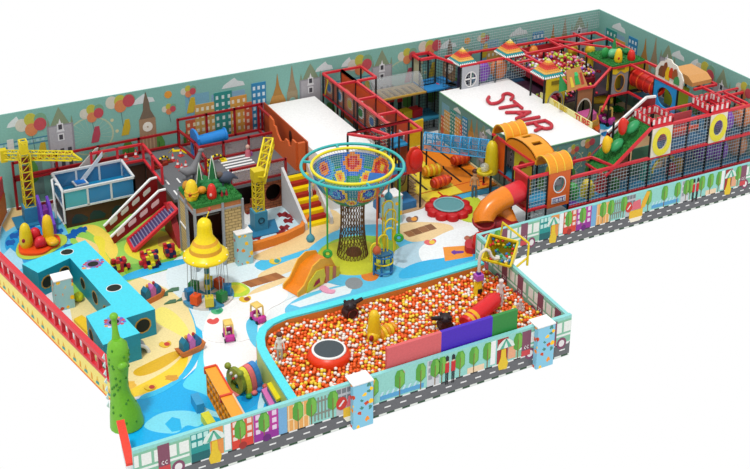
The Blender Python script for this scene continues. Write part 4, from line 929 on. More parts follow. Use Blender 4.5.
# ---- printed tall boxes with white tops
def pillar(label, p, w, d, h, p2=None):
    x, y = G(*p); t = thing('printed_column', label, 'column', (x + w / 2, y + d / 2, 0), 'printed columns')
    q = MB(); q.box(x, y, 0, x + w, y + d, h, M('a8dce4', .5, 'print', scale=5.5)); q.build('body', t)
    q = MB(); q.box(x - .01, y - .01, h, x + w + .01, y + d + .01, h + .03, WHT); q.build('top_plate', t)
    return t
pillar('printed box column with a white top standing inside the cyan maze', (57, 312), .5, .42, .92)
pillar('printed box column with a white top beside the toy house and the pond', (238, 267), .48, .5, 1.02)
pillar('printed box column with a white top behind the yellow arch tower', (388, 226), .5, .5, .95)
pillar('printed box column standing outside the pit wall, below the trampoline', (356, 431), .5, .1, 1.34) if False else None
for lab, p, h in (('printed box column outside the front wall, lower middle of the scene', (358, 426), 1.21), ('printed box column outside the front wall, at the right end of the pit', (540, 367), 1.21)):
    x, y = G(*p); y = 20.3; x = YP(p[0], p[1] - 3, 20.38)[0] - .12
    t = thing('printed_column', lab, 'column', (x + .25, y, 0), 'printed columns outside the wall')
    q = MB(); q.box(x, 20.38, 0, x + .52, 20.53, h, M('8fd4f0', .5, 'print', scale=5.5)); q.build('body', t); q = MB(); q.box(x - .01, 20.37, h, x + .53, 20.8, h + .03, WHT); q.build('top_plate', t)
x, y = G(79, 301); q = MB(); q.ell((x, y, .14), .14, .14, .14, M('d8e020')); tag(q.build('play_ball'), 'yellow-green ball behind the printed column in the maze', 'ball')
q = MB(); q.prism([G(*p) for p in ((82, 318), (92, 325), (88, 336), (74, 322))], .002, .1, M('f8cc10')); tag(q.build('foam_wedge'), 'flat yellow foam shape between the maze and the left fence', 'mat')
# ---- molecule climbers made of small cubes
def cluster(label, p, n, seed):
    x, y = G(*p); t = thing('cube_cluster', label, 'sculpture', (x, y, 0), 'clusters of small coloured cubes'); random.seed(seed); s = .1; used = set(); cur = [(0, 0, 0)]; used.add((0, 0, 0))
    while len(used) < n:
        c = random.choice(list(sorted(used))); d = random.choice([(1, 0, 0), (-1, 0, 0), (0, 1, 0), (0, -1, 0), (0, 0, 1), (1, 0, 1), (-1, 0, 1), (0, 1, 1)])
        e = (c[0] + d[0], c[1] + d[1], c[2] + d[2])
        if 0 <= e[2] <= 3 and abs(e[0]) <= 3 and abs(e[1]) <= 2: used.add(e)
    cols = [M('c8242c'), M('c8242c'), M('20184a'), M('20184a'), M('e8dc28')]
    for e in sorted(used):
        q = MB(); q.cbox((x + e[0] * s, y + e[1] * s, e[2] * s), s * 1.05, s * 1.05, s * 1.05, random.choice(cols)); q.build('cube', t)
cluster('left cluster of red, navy and yellow cubes nearest the cyan maze', (121, 270), 32, 1)
cluster('middle cluster of red, navy and yellow cubes, the largest', (148, 266), 44, 2)
cluster('right cluster of red, navy and yellow cubes under the red slide', (171, 258), 20, 5)
# ---- carousel
cx, cy = G(208, 297)
t = thing('carousel', 'yellow hat-topped carousel with hanging cubes on a blue and white disc', 'carousel', (cx, cy, 0))
q = MB(); R0 = .72; 
for i in range(10):
    a0, a1 = 2 * PI * i / 10, 2 * PI * (i + 1) / 10; q.prism([(cx, cy)] + [(cx + R0 * math.cos(a0 + (a1 - a0) * k / 4), cy + R0 * math.sin(a0 + (a1 - a0) * k / 4)) for k in range(5)], .005, .09, M('4a98c0' if i % 2 else 'e4dcd4'))
q.build('disc', t)
q = MB(); 
for i in range(8): q.tube([(cx, cy, .09 + .17 * i), (cx, cy, .09 + .17 * (i + 1))], .07, M('d8c828' if i % 2 else '1f7a80'), 12)
q.build('pole', t)
ZH = HT(208, 297, 262) 
ZH = 1.28
YH = M('ffe010', .3); BN = M('e8a82a', .35)
q = MB(); q.lathe((cx, cy, ZH), [(0, .02), (.56, -.02), (.63, .03), (.63, .09), (.56, .15), (.45, .22)], YH, 32); q.lathe((cx, cy, ZH), [(.45, .22), (.42, .33)], BN, 32); q.lathe((cx, cy, ZH), [(.42, .33), (.36, .45)], YH, 32); q.lathe((cx, cy, ZH), [(.36, .45), (.3, .53)], BN, 32)
q.lathe((cx, cy, ZH), [(.3, .53), (.22, .66), (.2, .9), (.2, 1.0), (.17, 1.1), (.1, 1.17), (0, 1.19)], YH, 32); q.build('canopy', t)
q = MB(); q.tube([(cx + .05, cy, ZH + 1.15), (cx + .16, cy - .0, ZH + 1.38)], .014, YH, 8); q.ell((cx + .17, cy, ZH + 1.42), .045, .045, .06, M('c83a2a')); q.build('antenna', t)
for i in range(10): a = 2 * PI * i / 10; q = MB(); q.ell((cx + .6 * math.cos(a), cy + .6 * math.sin(a), ZH + .12), .025, .025, .02, M('fffbe0')); q.build('lamp', t)
for px_, py_, hx in ((196, 303, 'e8541c'), (209.5, 305, 'd8c83a'), (222, 300, '1c7a3a'), (227, 293, '1f78b0'), (219.5, 287, 'c84a1c'), (208.5, 286, 'c8b430'), (194, 290, '1c7a3a'), (190, 297.5, '1f78b0')):
    x, y = G(px_, py_, .14); a = math.atan2(y - cy, x - cx)
    q = MB(); q.cbox((x, y, .14), .23, .23, .26, M(hx, .5), a); c_ = q.build('hanging_cube', t)
    for s_ in (-.05, .05): q1 = MB(); q1.tube([(x + s_, y, .4), (cx + (x + s_ - cx) * .95, cy + (y - cy) * .95, ZH)], .008, STEEL, 6); q1.build('rope', c_)
# ---- toy cars
def coupe(label, p, rz, s=1.0, z=0, first=[]):
    x, y = G(*p, z)
    t = thing('toy_car', label, 'toy car', (x, y, z), 'pink and yellow ride-in cars')
    B = MB(); c = (x, y, z); m = M('d83aa8', .35)
    B.frame((x, y, z), X, Z, Y, [(-.3, .1), (.3, .1), (.3, .3), (.12, .32), (.1, .2), (-.1, .2), (-.14, .34), (-.28, .34)], -.17, -.13, m); B.frame((x, y, z), X, Z, Y, [(-.3, .1), (.3, .1), (.3, .3), (.12, .32), (.1, .2), (-.1, .2), (-.14, .34), (-.28, .34)], .13, .17, m)
    B.box(x - .3, y - .14, z + .08, x + .3, y + .14, z + .13, m); B.box(x + .14, y - .14, z + .12, x + .3, y + .14, z + .28, m); B.box(x - .3, y - .14, z + .12, x - .22, y + .14, z + .33, m); B.build('body', t)
    q = MB(); q.box(x - .26, y - .16, z + .66, x + .14, y + .16, z + .72, M('f4d070', .35)); q.ell((x - .06, y, z + .71), .2, .16, .05, M('f4d070', .35)); q.build('roof', t)
    for dx, dy in ((.15, -.14), (.15, .14), (-.25, -.14), (-.25, .14)): q = MB(); q.bar((x + dx * 1.1, y + dy, z + .3), (x + dx * .95, y + dy, z + .68), .05, M('f4d070', .35)); q.build('roof_pillar', t)
    for dx in (-.2, .2):
        for dy in (-.18, .18): q = MB(); q.lathe((x + dx, y + dy, z + .08), [(.08, -.025), (.08, .025)], M('1c1c20'), 16, rot=Matrix.Rotation(PI / 2, 3, 'X')); q.build('wheel', t)
    q = MB(); q.box(x - .16, y - .1, z + .13, x - .02, y + .1, z + .24, M('f4eef0')); q.build('seat', t)
    q = MB(); q.torus((x + .08, y, z + .34), .06, .012, M('202024'), 16, 6, Matrix.Rotation(1.1, 3, 'Y')); q.build('steering_wheel', t)
    t.rotation_euler.z = rz; return t
K0 = coupe('pink toy car with a yellow roof in the middle of the white court', (229, 339), -1.75); K0.scale = (.7, .7, .7)
x, y = G(258, 321); dup(K0, (x, y, 0), -1.35, 'pink toy car with a yellow roof beside the ball pit wall')
x, y = G(594, 128, .0)
# ---- toy boats
def boat(label, p, rz):
    x, y = G(*p); t = thing('toy_boat', label, 'toy boat', (x, y, 0), 'rocking boats')
    q = MB(); q.frame((x, y, 0), X, Z, Y, [(-.3, .17), (-.26, .05), (-.12, 0), (.14, 0), (.27, .06), (.33, .19), (.26, .2), (.2, .15), (-.2, .14)], -.14, .14, M('d87a3a', .5)); q.build('hull', t)
    for dx, hx, h in ((-.14, '1c7a98', .3), (.02, 'd070b8', .32), (.17, '20689a', .26)): q = MB(); q.frame((x + dx, y, .13), X, Z, Y, [(-.07, 0), (.07, 0), (.08, h * .6), (.02, h), (-.06, h * .7)], -.1, .1, M(hx, .5)); q.build('seat_back', t)
    for dx, hx in ((-.08, 'e8a03a'), (.1, 'c83a2a')): q = MB(); q.ell((x + dx, y, .45), .035, .035, .05, M(hx)); q.build('knob', t)
    t.rotation_euler.z = rz; return t
b0 = boat('rocking boat with teal seats beside the cyan maze, nearer the carousel', (151, 300), .35); b0.scale = (1.2, 1.1, 1.1)
x, y = G(190, 352); dup(b0, (x, y, 0), .2, 'rocking boat with teal seats on the edge of the yellow sand corner')
# ---- green dinosaur arch
t = thing('dinosaur_gate', 'green spotted dinosaur gate post at the lower left corner', 'dinosaur', (5.7, 23.6, 0)); DG = M('74bc2c', .4)
q = MB()
def P3(px, py, z): x, y = G(px, py, z); return (x, y, z)
pth = [P3(134, 438, .02), P3(131, 415, .4), P3(124, 392, .75), P3(119, 368, 1.05), P3(118, 352, 1.25), P3(117, 344, 1.35)]
gx, gy = G(124, 423)
pth = [(gx + .06, gy - .06, 0), (gx + .04, gy - .04, .35), (gx - .02, gy, .75), (gx - .04, gy, 1.1), (gx - .02, gy, 1.5), (gx, gy, 1.95), (gx, gy, 2.2), (gx, gy, 2.32)]
GR = [.4, .36, .25, .2, .23, .26, .22, .11]
q.tube(pth, GR, DG, 18)
nk = [(gx, gy + .05, 2.15), (gx, gy + .1, 2.5), (gx, gy + .12, 2.8)]
q.tube(nk, [.12, .07, .06], DG, 14); q.ell((gx, gy + .12, 2.86), .1, .1, .09, DG); q.ell((gx + .02, gy - .24, 1.75), .12, .1, .1, DG)
q.build('body', t)
random.seed(4)
for i in range(30):
    z = random.uniform(.15, 2.15); a = random.uniform(-PI * .95, -.05); k = min(int(z / .33), 5); 
    for j in range(len(pth) - 1):
        if pth[j][2] <= z <= pth[j + 1][2]:
            f = (z - pth[j][2]) / (pth[j + 1][2] - pth[j][2]); c = Vector(pth[j]).lerp(Vector(pth[j + 1]), f); rr = GR; r_ = rr[j] * (1 - f) + rr[j + 1] * f
            q = MB(); q.ell((c.x + r_ * .97 * math.cos(a), c.y + r_ * .97 * math.sin(a), z), .032, .032, .036, M('3f8a1c'), 8, 6); q.build('spot', t)
q = MB(); q.px([(gy + .1, 0), (gy + .6, 0), (gy + .5, .6), (gy + .3, 1.3), (gy + .15, 1.3)], gx + .12, gx + .22, M('4a9a24')); q.build('tail_panel', t)
q = MB(); 
for k in range(7): q.frame((gx - .3, gy + .05, .5 + .22 * k), (-1, 0, 0), Z, Y, [(0, 0), (.06, .08), (0, .18)], -.02, .02, M('d8ecec'))
q.build('spikes', t)
# ---- foam blocks and shelf
def block(label, pa, pb, w, h, hexc, rz=None):
    a, b = Vector((*G(*pa), 0)), Vector((*G(*pb), 0)); d = (b - a).normalized(); n = Vector((d.y, -d.x, 0)); q = MB(); q.frame(a, d, n, Z, [(0, 0), ((b - a).length, 0), ((b - a).length, w), (0, w)], 0, h, M(hexc, .5))
    return tag(q.build('foam_block'), label, 'foam block')
block('blue foam block on the blue floor left of the orange shelf', (191, 403), (197, 414), -.19, .25, '3aa6dc')
block('yellow-green foam block on the blue floor near the front wall', (201, 421), (208, 432), -.2, .22, 'e0e03a')
x, y = G(272, 400); t = thing('foam_bench', 'stepped foam bench in pink, yellow and blue beside the pit wall', 'bench', (x, y, 0))
for nm, P_, h, hx in (('low_step', ((261.5, 389.5), (270, 405.7), (276.5, 402.5), (268, 386.3)), .22, 'e87ac0'), ('high_step', ((267, 383.6), (276.5, 399.8), (283, 396.5), (273.5, 380.5)), .42, 'f0e01c')):
    P_ = [G(*p, h) for p in P_]; q = MB(); q.prism(P_, 0, h - .07, M('1f7f98')); q.prism(P_, h - .07, h, M(hx, .45)); q.build(nm, t)
t = thing('cubby_shelf', 'long orange cubby shelf in the blue floor room', 'shelf', (7.6, 22.2, 0))
a, b = Vector((*G(205.6, 369, .75), 0)), Vector((*G(234, 420, .75), 0)); b = a + (b - a).normalized() * min((b - a).length, 2.3); d = (b - a).normalized(); n = Vector((-d.y, d.x, 0)); n = n if n.x > 0 else -n; L_ = (b - a).length; SO = M('f09a1c', .45)
hs = .72
q = MB()
for z_ in (0, .24, .48, .68): q.frame(a, d, n, Z, [(0, 0), (L_, 0), (L_, .24), (0, .24)], z_, z_ + .04, SO)
q.build('shelf_board', t)
for i in range(10): q = MB(); u = (L_ - .04) * i / 9; q.frame(a, d, n, Z, [(u, 0), (u + .04, 0), (u + .04, .24), (u, .24)], .02, .70, SO); q.build('divider', t)
q = MB(); q.frame(a, d, n, Z, [(0, .22), (L_, .22), (L_, .24), (0, .24)], 0, .72, M('d8841a')); q.build('back_panel', t)
for u0, u1 in ((-.03, L_ * .55), (L_ * .56, L_)): q = MB(); q.frame(a, d, n, Z, [(u0, -.02), (u1, -.02), (u1, .26), (u0, .26)], .72, .75, M('f8a52a', .4)); q.frame(a, d, n, Z, [(u0, .26), (u1, .26), (u1, .3), (u0, .3)], .55, .77, M('e8c8a8' if u0 > 0 else 'e84a2a')); q.frame(a, d, n, Z, [(u0 - .03, -.03), (u0 + .03, -.03), (u0 + .03, .28), (u0 - .03, .28)], .6, .78, M('e04a2a')); q.build('top_board', t)
# ---- bear tunnel
x, y = G(235, 393); t = thing('bear_tunnel', 'green bear-faced crawl tunnel with yellow, red and blue segments', 'tunnel', (x, y, 0))
dv = (Vector((*G(257, 380), 0)) - Vector((x, y, 0))); Lt = dv.length; dv.normalize(); nv = Vector((dv.y, -dv.x, 0))
def archseg(u0, u1, r_, m, name):
    q = MB(); n_ = 14; vs = []
    for i in range(n_ + 1):
        a = PI * i / n_
        for u, rr in ((u0, r_), (u1, r_), (u0, r_ * .72), (u1, r_ * .72)): c = Vector((x, y, 0)) + dv * u + nv * rr * math.cos(a); vs.append((c.x, c.y, rr * math.sin(a) * 2.0))
    fs = []
    for i in range(n_): o = 4 * i; fs += [(o, o + 4, o + 5, o + 1), (o + 2, o + 3, o + 7, o + 6), (o, o + 2, o + 6, o + 4), (o + 1, o + 5, o + 7, o + 3)]
    q.add(vs, fs, m, False); q.build(name, t)
for k, hx in enumerate(('e8e03a', 'e87474', '3f8ad0')): archseg(.16 + k * (Lt - .22) / 3, .16 + (k + 1) * (Lt - .22) / 3 - .02, .3, M(hx, .4), 'segment')
o_ = Vector((x, y, 0)) - dv * .0
q = MB(); 
A1, B1 = [], []
for k in range(28):
    a = 2 * PI * k / 28; ca_, sa_ = math.cos(a), math.sin(a); A1.append((.15 * ca_, .22 + .15 * sa_)); B1.append((.31 * ca_ * (1 if sa_ < .3 else 1), max(.0, .34 + .36 * sa_)))
for t_ in (0, .1):
    for k in range(28):
        k2 = (k + 1) % 28; q.add([o_ + nv * p[0] + Vector((0, 0, p[1])) + dv * t_ for p in (A1[k], B1[k], B1[k2], A1[k2])], [(0, 1, 2, 3)], M('a8b444', .5))
for k in range(28):
    k2 = (k + 1) % 28
    for C1_ in (A1, B1): q.add([o_ + nv * C1_[k][0] + Vector((0, 0, C1_[k][1])), o_ + nv * C1_[k2][0] + Vector((0, 0, C1_[k2][1])), o_ + nv * C1_[k2][0] + Vector((0, 0, C1_[k2][1])) + dv * .1, o_ + nv * C1_[k][0] + Vector((0, 0, C1_[k][1])) + dv * .1], [(0, 1, 2, 3)], M('8a9830', .5))
q.build('face_board', t)
for s_ in (-1, 1):
    q = MB(); c = o_ + nv * s_ * .23; q.ell((c.x, c.y, .68), .085, .085, .085, M('8a9830')); q.build('ear', t)
    q = MB(); c = o_ + nv * s_ * .09 - dv * .02; q.ell((c.x, c.y, .54), .045, .03, .05, WHT, 10, 8); q.build('eye', t)
q = MB(); c = o_ - dv * .03; q.ell((c.x, c.y, .44), .04, .04, .035, M('c82a1c'), 10, 8); q.build('nose', t)
q = MB(); q.frame(o_ - dv * .3, dv, nv, Z, [(0, -.13), (.3, -.16), (.3, .16), (0, .13)], .003, .03, M('f08484')); q.build('tongue_mat', t)
for k, hx in enumerate(('48a03a', 'e87474', '3a8ad0', 'e06a5a', '3aa83a')):
    q = MB(); c = Vector((x, y, 0)) + dv * (.1 + .18 * k) + nv * .4; q.ell((c.x, c.y, .06), .08, .07, .06, M(hx)); q.build('foot', t)
# ---- small orange ramp slide with striped side
x, y = G(300, 283); t = thing('mini_slide', 'small orange slide with a yellow striped side board beside the ball pit', 'slide', (x, y, 0))
A = Vector((*G(286, 291), 0)); Bp = Vector((*G(325, 270), 0)); d = (Bp - A).normalized(); n = Vector((d.y, -d.x, 0))
L_ = (Bp - A).length
slp = [(0, .0), (.3, .1), (.65, .5), (.95, .6), (1.3, .6)]
vs = []
for u, z_ in slp:
    for w_ in (0, .55): c = A + d * u + n * (w_ - .1); vs.append((c.x, c.y, z_ + .03))
q = MB(); q.add(vs, [(2 * i, 2 * i + 1, 2 * i + 3, 2 * i + 2) for i in range(4)], M('f08a1c', .35)); q.build('slide_bed', t)
for w_ in (-.14, .45):
    q = MB(); q.frame(A + n * w_, d, Z, n, [(0, 0), (1.45, 0), (1.5, .35), (1.3, .72), (.9, .84), (.6, .74), (.25, .28), (0, .16)], 0, .04, M('f8b83a', .4)); q.build('side_board', t)
q = MB(); q.frame(A + n * .5, d, Z, n, [(.3, .02), (.95, .02), (1.05, .25), (1.0, .5), (.7, .55), (.38, .3)], 0, .03, M('e4d83c', .4)); q.build('front_shape', t)
for k in range(4): q = MB(); q.frame(A + n * .5, d, Z, n, [(1.04 + .14 * k, .02), (1.17 + .14 * k, .02), (1.19 + .14 * k, .5 - .06 * k), (1.06 + .14 * k, .54 - .06 * k)], 0, .04, M('e8d030' if k % 2 else 'd87a5a', .4)); q.build('stripe', t)
q = MB(); q.frame(A + n * .54, d, Z, n, [(.55, .12), (.8, .16), (.78, .3), (.64, .24)], 0, .02, M('9a2040')); q.build('mouth_patch', t)
x, y = G(330, 292); q = MB(); q.prism(smooth([G(*p) for p in ((318, 289), (324, 286), (330, 291), (336, 291), (334, 295), (324, 294))], 1), .02, .05, M('f0a8c8')); tag(q.build('floor_mat'), 'small pink shaped mat at the foot of the striped slide', 'mat')
# ---- rope bowl climber
zc = 3.0
RA, RB = G(301, 165, zc), G(404, 166, zc)
c1 = Vector(G(352, 142, zc)); c2 = Vector(G(352, 190, zc)); cen = Vector(((RA[0] + RB[0]) / 2, (RA[1] + RB[1]) / 2))
rad = (Vector(RA) - Vector(RB)).length / 2
# choose height so that the ring is round: its depth equals its width
best = None
for i in range(60):
    z_ = 2.0 + i * .03; a, b = Vector(G(301, 165, z_)), Vector(G(404, 166, z_)); f, g = Vector(G(352, 141, z_)), Vector(G(352, 190.5, z_)); c = (a + b) / 2; r_ = (a - b).length / 2
    e = abs((f - g).length / 2 - r_)
trunk = Vector(G(355, 258)); 
for i in range(80):
    z_ = 1.6 + i * .02; a, b = Vector(G(301, 165, z_)), Vector(G(404, 166, z_)); c = (a + b) / 2
    e = (c - trunk).length
    if best is None or e < best[0]: best = (e, z_, c, (a - b).length / 2)
_, RZ, rc, rr_ = best
print('ring', best)
t = thing('climbing_net_bowl', 'round rope bowl climber with teal and yellow rings above a net trunk', 'climbing net', (rc.x, rc.y, 0))
q = MB(); q.torus((rc.x, rc.y, RZ), rr_, .045, M('38b8b8', .35), 64, 10); q.build('outer_ring', t)
q = MB(); q.torus((rc.x, rc.y, RZ), rr_ * .8, .045, M('f4e428', .35), 64, 10); q.build('inner_ring', t)
for k in range(6): a = 2 * PI * k / 6 + .4; q = MB(); q.bar((rc.x + rr_ * .8 * math.cos(a), rc.y + rr_ * .8 * math.sin(a), RZ), (rc.x + rr_ * math.cos(a), rc.y + rr_ * math.sin(a), RZ), .06, M('38b8b8', .35)); q.build('spoke', t)
def netlathe(q, prof, nseg, m, w_, twist=0, cut=None):
    def P(i, k):
        r_, z_ = prof[i]; a = 2 * PI * (k + twist * i) / nseg; return Vector((rc.x + r_ * math.cos(a), rc.y + r_ * math.sin(a), z_))
    for i in range(len(prof) - 1):
        for k in range(nseg):
            q.wire(P(i, k), P(i + 1, k), w_, m); q.wire(P(i, k), P(i + 1, k - 1), w_, m)
# coloured knitted bowl: ringed patches
bowl = [(rr_ * .8, RZ), (rr_ * .78, RZ - .25), (rr_ * .72, RZ - .5), (rr_ * .62, RZ - .72), (rr_ * .5, RZ - .9), (rr_ * .42, RZ - 1.0)]
q = MB(); hexs = ['2f6cc8', '2aa84a', '3aa0d8', 'd83a2a', '3c4ab8', '58b83a', 'e8641c', '2a9a8a']
vs = []; NB = 48; fine = []
for i in range(21):
    f = i / 20 * (len(bowl) - 1); j = min(int(f), len(bowl) - 2); g = f - j; fine.append((bowl[j][0] * (1 - g) + bowl[j + 1][0] * g, bowl[j][1] * (1 - g) + bowl[j + 1][1] * g))
circs = []
random.seed(9)
for k in range(7): circs.append((2 * PI * k / 7 + .2, RZ - .42, .36, ['f0c81c', 'e8601c', 'c8242c', 'f08a1c', '2f78d8', '38b0e0', '2a4ab0'][k:] + ['f0c81c', 'e8601c', 'd83a1c', 'f4a01c']))
for k in range(7): circs.append((2 * PI * (k + .5) / 7 + .2, RZ - .75, .2, ['e8481c', 'f0a81c', 'f0d81c', '2a8ad0']))
def colr(a, z_, r_):
    for ca_, cz, cr, hs_ in circs:
        da = ((a - ca_ + PI) % (2 * PI) - PI) * max(r_, .5); dd = math.hypot(da, z_ - cz)
        if dd < cr: return hs_[int(dd / cr * 4)]
    return '2a9a52' if z_ < RZ - .5 else ('3f7ac8' if z_ > RZ - .2 else '2f8a9a')
def rg(i): return fine[i]
for i in range(2, 20):
    for k in range(96):
        a0, a1 = 2 * PI * k / 96, 2 * PI * (k + 1) / 96; (r0, z0), (r1, z1) = rg(i), rg(i + 1); f = .93
        m = M(colr((a0 + a1) / 2, (z0 + z1) / 2, (r0 + r1) / 2), .7); ma = a0 + (a1 - a0) * f; mz_ = z0 + (z1 - z0) * .9; mr = r0 + (r1 - r0) * .9
        pt = lambda r_, a, z_: (rc.x + r_ * math.cos(a), rc.y + r_ * math.sin(a), z_)
        q.add([pt(r0, a0, z0), pt(r0, ma, z0), pt(mr, ma, mz_), pt(mr, a0, mz_)], [(0, 1, 2, 3)], m)
q.build('knitted_bowl', t)
q = MB(); netlathe(q, [(rr_ * .8, RZ), (rr_ * .8, RZ - .08), (rr_ * .79, RZ - .16)], 80, M('d8dce0'), .009); q.build('white_mesh', t)
tr = [(rr_ * .42, RZ - .98), (.38, RZ - 1.1), (.35, RZ - 1.25)] + [(.35 - .02 * math.sin(PI * i / 8) + (.12 * (i / 8) ** 2), (RZ - 1.25) * (1 - i / 8) + .08 * i / 8) for i in range(1, 9)]
q = MB(); netlathe(q, tr, 26, M('6a4a28', .8), .022); q.build('trunk_net', t)
q = MB(); q.lathe((rc.x, rc.y, 0), [(.14, .05), (.12, .5), (.14, RZ - 1.0)], M('8a6a3a', .8), 12); q.build('trunk_core', t) if False else None
q = MB(); q.lathe((rc.x, rc.y, 0), [(1.05, .003), (.98, .06), (.7, .13), (.3, .15), (0, .15)], M('c8cc2c', .6), 32); q.build('mound', t)
q = MB(); q.lathe((rc.x + .05, rc.y, .14), [(.25, 0), (.2, .12), (.08, .16), (0, .16)], M('7a4a28', .7), 16); q.build('nest', t)
q = MB(); q.add([(rc.x + .3, rc.y - .2, RZ - .9), (rc.x + .85, rc.y - .45, RZ - .25), (rc.x + .6, rc.y + .1, RZ - .4), (rc.x + .42, rc.y + .1, RZ - 1.1)], [(0, 1, 2, 3)], M('3a78c8', .7)); q.build('side_flap', t)
# hanging swings from the ring
def swing(label, p_top, py_bot, hexc, solid):
    x, y = G(*p_top, RZ); v = Vector((x, y)) - rc; v = v.normalized() * rr_; x, y = rc.x + v.x, rc.y + v.y
    lo, hi = -1, RZ
    for _ in range(30):
        m_ = (lo + hi) / 2
        if PR(x, y, m_)[1] > py_bot: lo = m_
        else: hi = m_
    zb = max(lo, .05); mt = M(hexc, .4); t = thing('rope_swing', label, 'swing', (x, y, zb), 'swings hanging from the ring')
    q = MB(); q.tube([(x, y, zb + .25), (x, y, RZ - .04)], .028, mt, 8); q.build('rope', t)
    q = MB()
    if solid: q.lathe((x, y, zb), [(0, 0), (.1, .03), (.13, .11), (.1, .19), (.03, .27)], mt, 18)
    else: q.torus((x, y, zb + .14), .1, .045, mt, 20, 8, Matrix.Rotation(CA, 3, 'Z') @ Matrix.Rotation(PI / 2, 3, 'X'))
    q.build('seat', t)
swing('teal rope swing with a round ball seat, leftmost under the ring', (307, 180), 242, '4a98a8', True)
swing('green rope swing with a ring seat, in front of the net trunk on the left', (326, 187), 258, '3aa83a', False)
swing('green rope swing with a ring seat, right of the yellow arch tower', (403, 176), 242, '3aa83a', False)
swing('teal rope behind the yellow arch tower', (390, 150), 200, '3a98b8', True)
swing('orange-red rope swing over the green mound, right of the net trunk', (377, 186), 254, 'c05a30', True)
# ---- yellow arch tower
x0, y0 = G(386, 272); t = thing('arch_tower', 'tower of yellow arched handrails with blue rods beside the ball pit', 'climbing tower', (x0, y0, 0))
AP = [(377, 272, 236), (381, 274, 228), (386, 272, 216), (390, 268, 208), (392, 264, 200), (391, 262, 198)]
arcs = [(375.5, 243), (383, 235), (389, 228), (390.5, 219), (390.5, 209.5), (388, 201)]
for i, (px_, ptop) in enumerate(arcs):
    gx_, gy_ = G(372 + 3.6 * i, 272 - 3.0 * i); a_ = 0.35
    x_, y_ = gx_, gy_; 
    lo, hi = 0, 4
    for _ in range(30):
        m_ = (lo + hi) / 2
        if PR(x_, y_, m_)[1] > ptop: lo = m_
        else: hi = m_
    # keep the arch where its top is seen
    zt_ = 1.05 + .16 * i; xx, yy = G(px_, ptop, zt_); r_ = .15 + .015 * (i > 1)
    pts = [(xx - r_, yy, .5)] + [(xx - r_, yy, zt_ - r_)] + [(xx + r_ * math.cos(PI - PI * k / 8), yy, zt_ - r_ + r_ * math.sin(PI * k / 8)) for k in range(1, 8)] + [(xx + r_, yy, zt_ - r_), (xx + r_, yy, .5)]
    q = MB(); q.tube(pts, .026, M('f0d820', .35), 8); q.build('arch_rail', t)
xx, yy = G(383, 273)
for i in range(6): 
    a = 2 * PI * i / 6; q = MB(); q.tube([(xx + .3 * math.cos(a), yy + .22 * math.sin(a), 0), (xx + .3 * math.cos(a), yy + .22 * math.sin(a), .62)], .03, M('2a7ab8', .4), 8); q.build('rod', t)
for z_, hx in ((.12, '2a7ab8'), (.62, '2a7ab8'), (.4, 'f0d820')): q = MB(); q.torus((xx, yy, z_), .28, .025, M(hx, .4), 28, 8); q.build('hoop', t)
q = MB(); q.cbox((xx, yy, .6), .4, .3, .05, M('2f6a90')); q.build('platform', t)
# ---- red trampoline flower
cx, cy = (17.72, 28.62); t = thing('trampoline', 'red petalled round trampoline with a grey-blue mat beside the tube slide', 'trampoline', (cx, cy, 0))
q = MB()
for i in range(10): a = 2 * PI * i / 10; q.lathe((cx + .56 * math.cos(a), cy + .56 * math.sin(a), 0), [(.2, .0), (.2, .17), (.16, .2), (0, .21)], M('c8141c', .4), 16)
q.lathe((cx, cy, 0), [(.6, 0), (.6, .2)], M('c8141c', .4), 32); q.build('petal_ring', t)
q = MB(); q.torus((cx, cy, .23), .47, .03, M('88b8bc', .4), 40, 8); q.build('rim', t); q = MB(); q.lathe((cx, cy, .2), [(.46, .0), (.46, .02)], M('5f9aa0', .5), 40); q.build('mat', t)
# ---- surfboard figure mat
# ---- BALL PIT
BZ = .55
rim = [G(*p, .7) for p in ((290.7, 404), (276, 381), (262, 358), (257, 348), (256, 338), (259, 329), (268, 321), (284, 314), (320, 305), (400, 283), (480, 260))]
rimo = []
for i, p in enumerate(rim):
    a, b = Vector(rim[max(0, i - 1)]), Vector(rim[min(len(rim) - 1, i + 1)]); d = (b - a).normalized(); n = Vector((d.y, -d.x)); rimo.append((p[0] + n.x * .22, p[1] + n.y * .22))
q = MB(); RT_ = M('58e4ee', .35)
for i in range(len(rim) - 1):
    P4 = [rim[i], rim[i + 1], rimo[i + 1], rimo[i]]
    q.prism(P4, .66, .72, RT_); q.prism(P4, 0, .66, M('c8d86a' if i < 3 else 'e0883a', .5))
struct(q.build('wall_pit_left')); 
pit = [p for p in rimo[1:]] + [(16.45, rimo[-1][1]), (16.45, 20.68), (9.0, 20.68)]
q = MB(); q.prism(pit, .02, BZ - .08, M('d86a2a', .7)); tag(q.build('pit_bed'), 'orange padded bed under the balls of the ball pit', 'ball pit')
bpy.data.objects['pit_bed']['category'] = 'ball pit'
PX_ = min(p[0] for p in pit); balls = []; random.seed(21)
sx_ = .102; row = 0; yv = 20.74
while yv < 25.4:
    xv = 8.6 + (row % 2) * sx_ / 2
    while xv < 16.36:
        jx, jy = xv + random.uniform(-.02, .02), yv + random.uniform(-.02, .02)
        if inside((jx, jy), pit) and inside((jx - .08, jy), pit) and inside((jx, jy + .07), pit): balls.append((jx, jy, BZ - .05 + random.choice((0, .02, .045, .08)) + random.uniform(-.01, .01)))
        xv += sx_
    yv += sx_ * .87; row += 1
print('balls', len(balls))
BM = [M('fa641e', .35), M('fbf4ec', .35), M('fcd83c', .35)]
def ico(sub):
    import bmesh
    bm = bmesh.new(); bmesh.ops.create_icosphere(bm, subdivisions=sub, radius=1); vs = [v.co.copy() for v in bm.verts]; fs = [[v.index for v in f.verts] for f in bm.faces]; bm.free(); return vs, fs
I1, I2 = ico(1), ico(2)
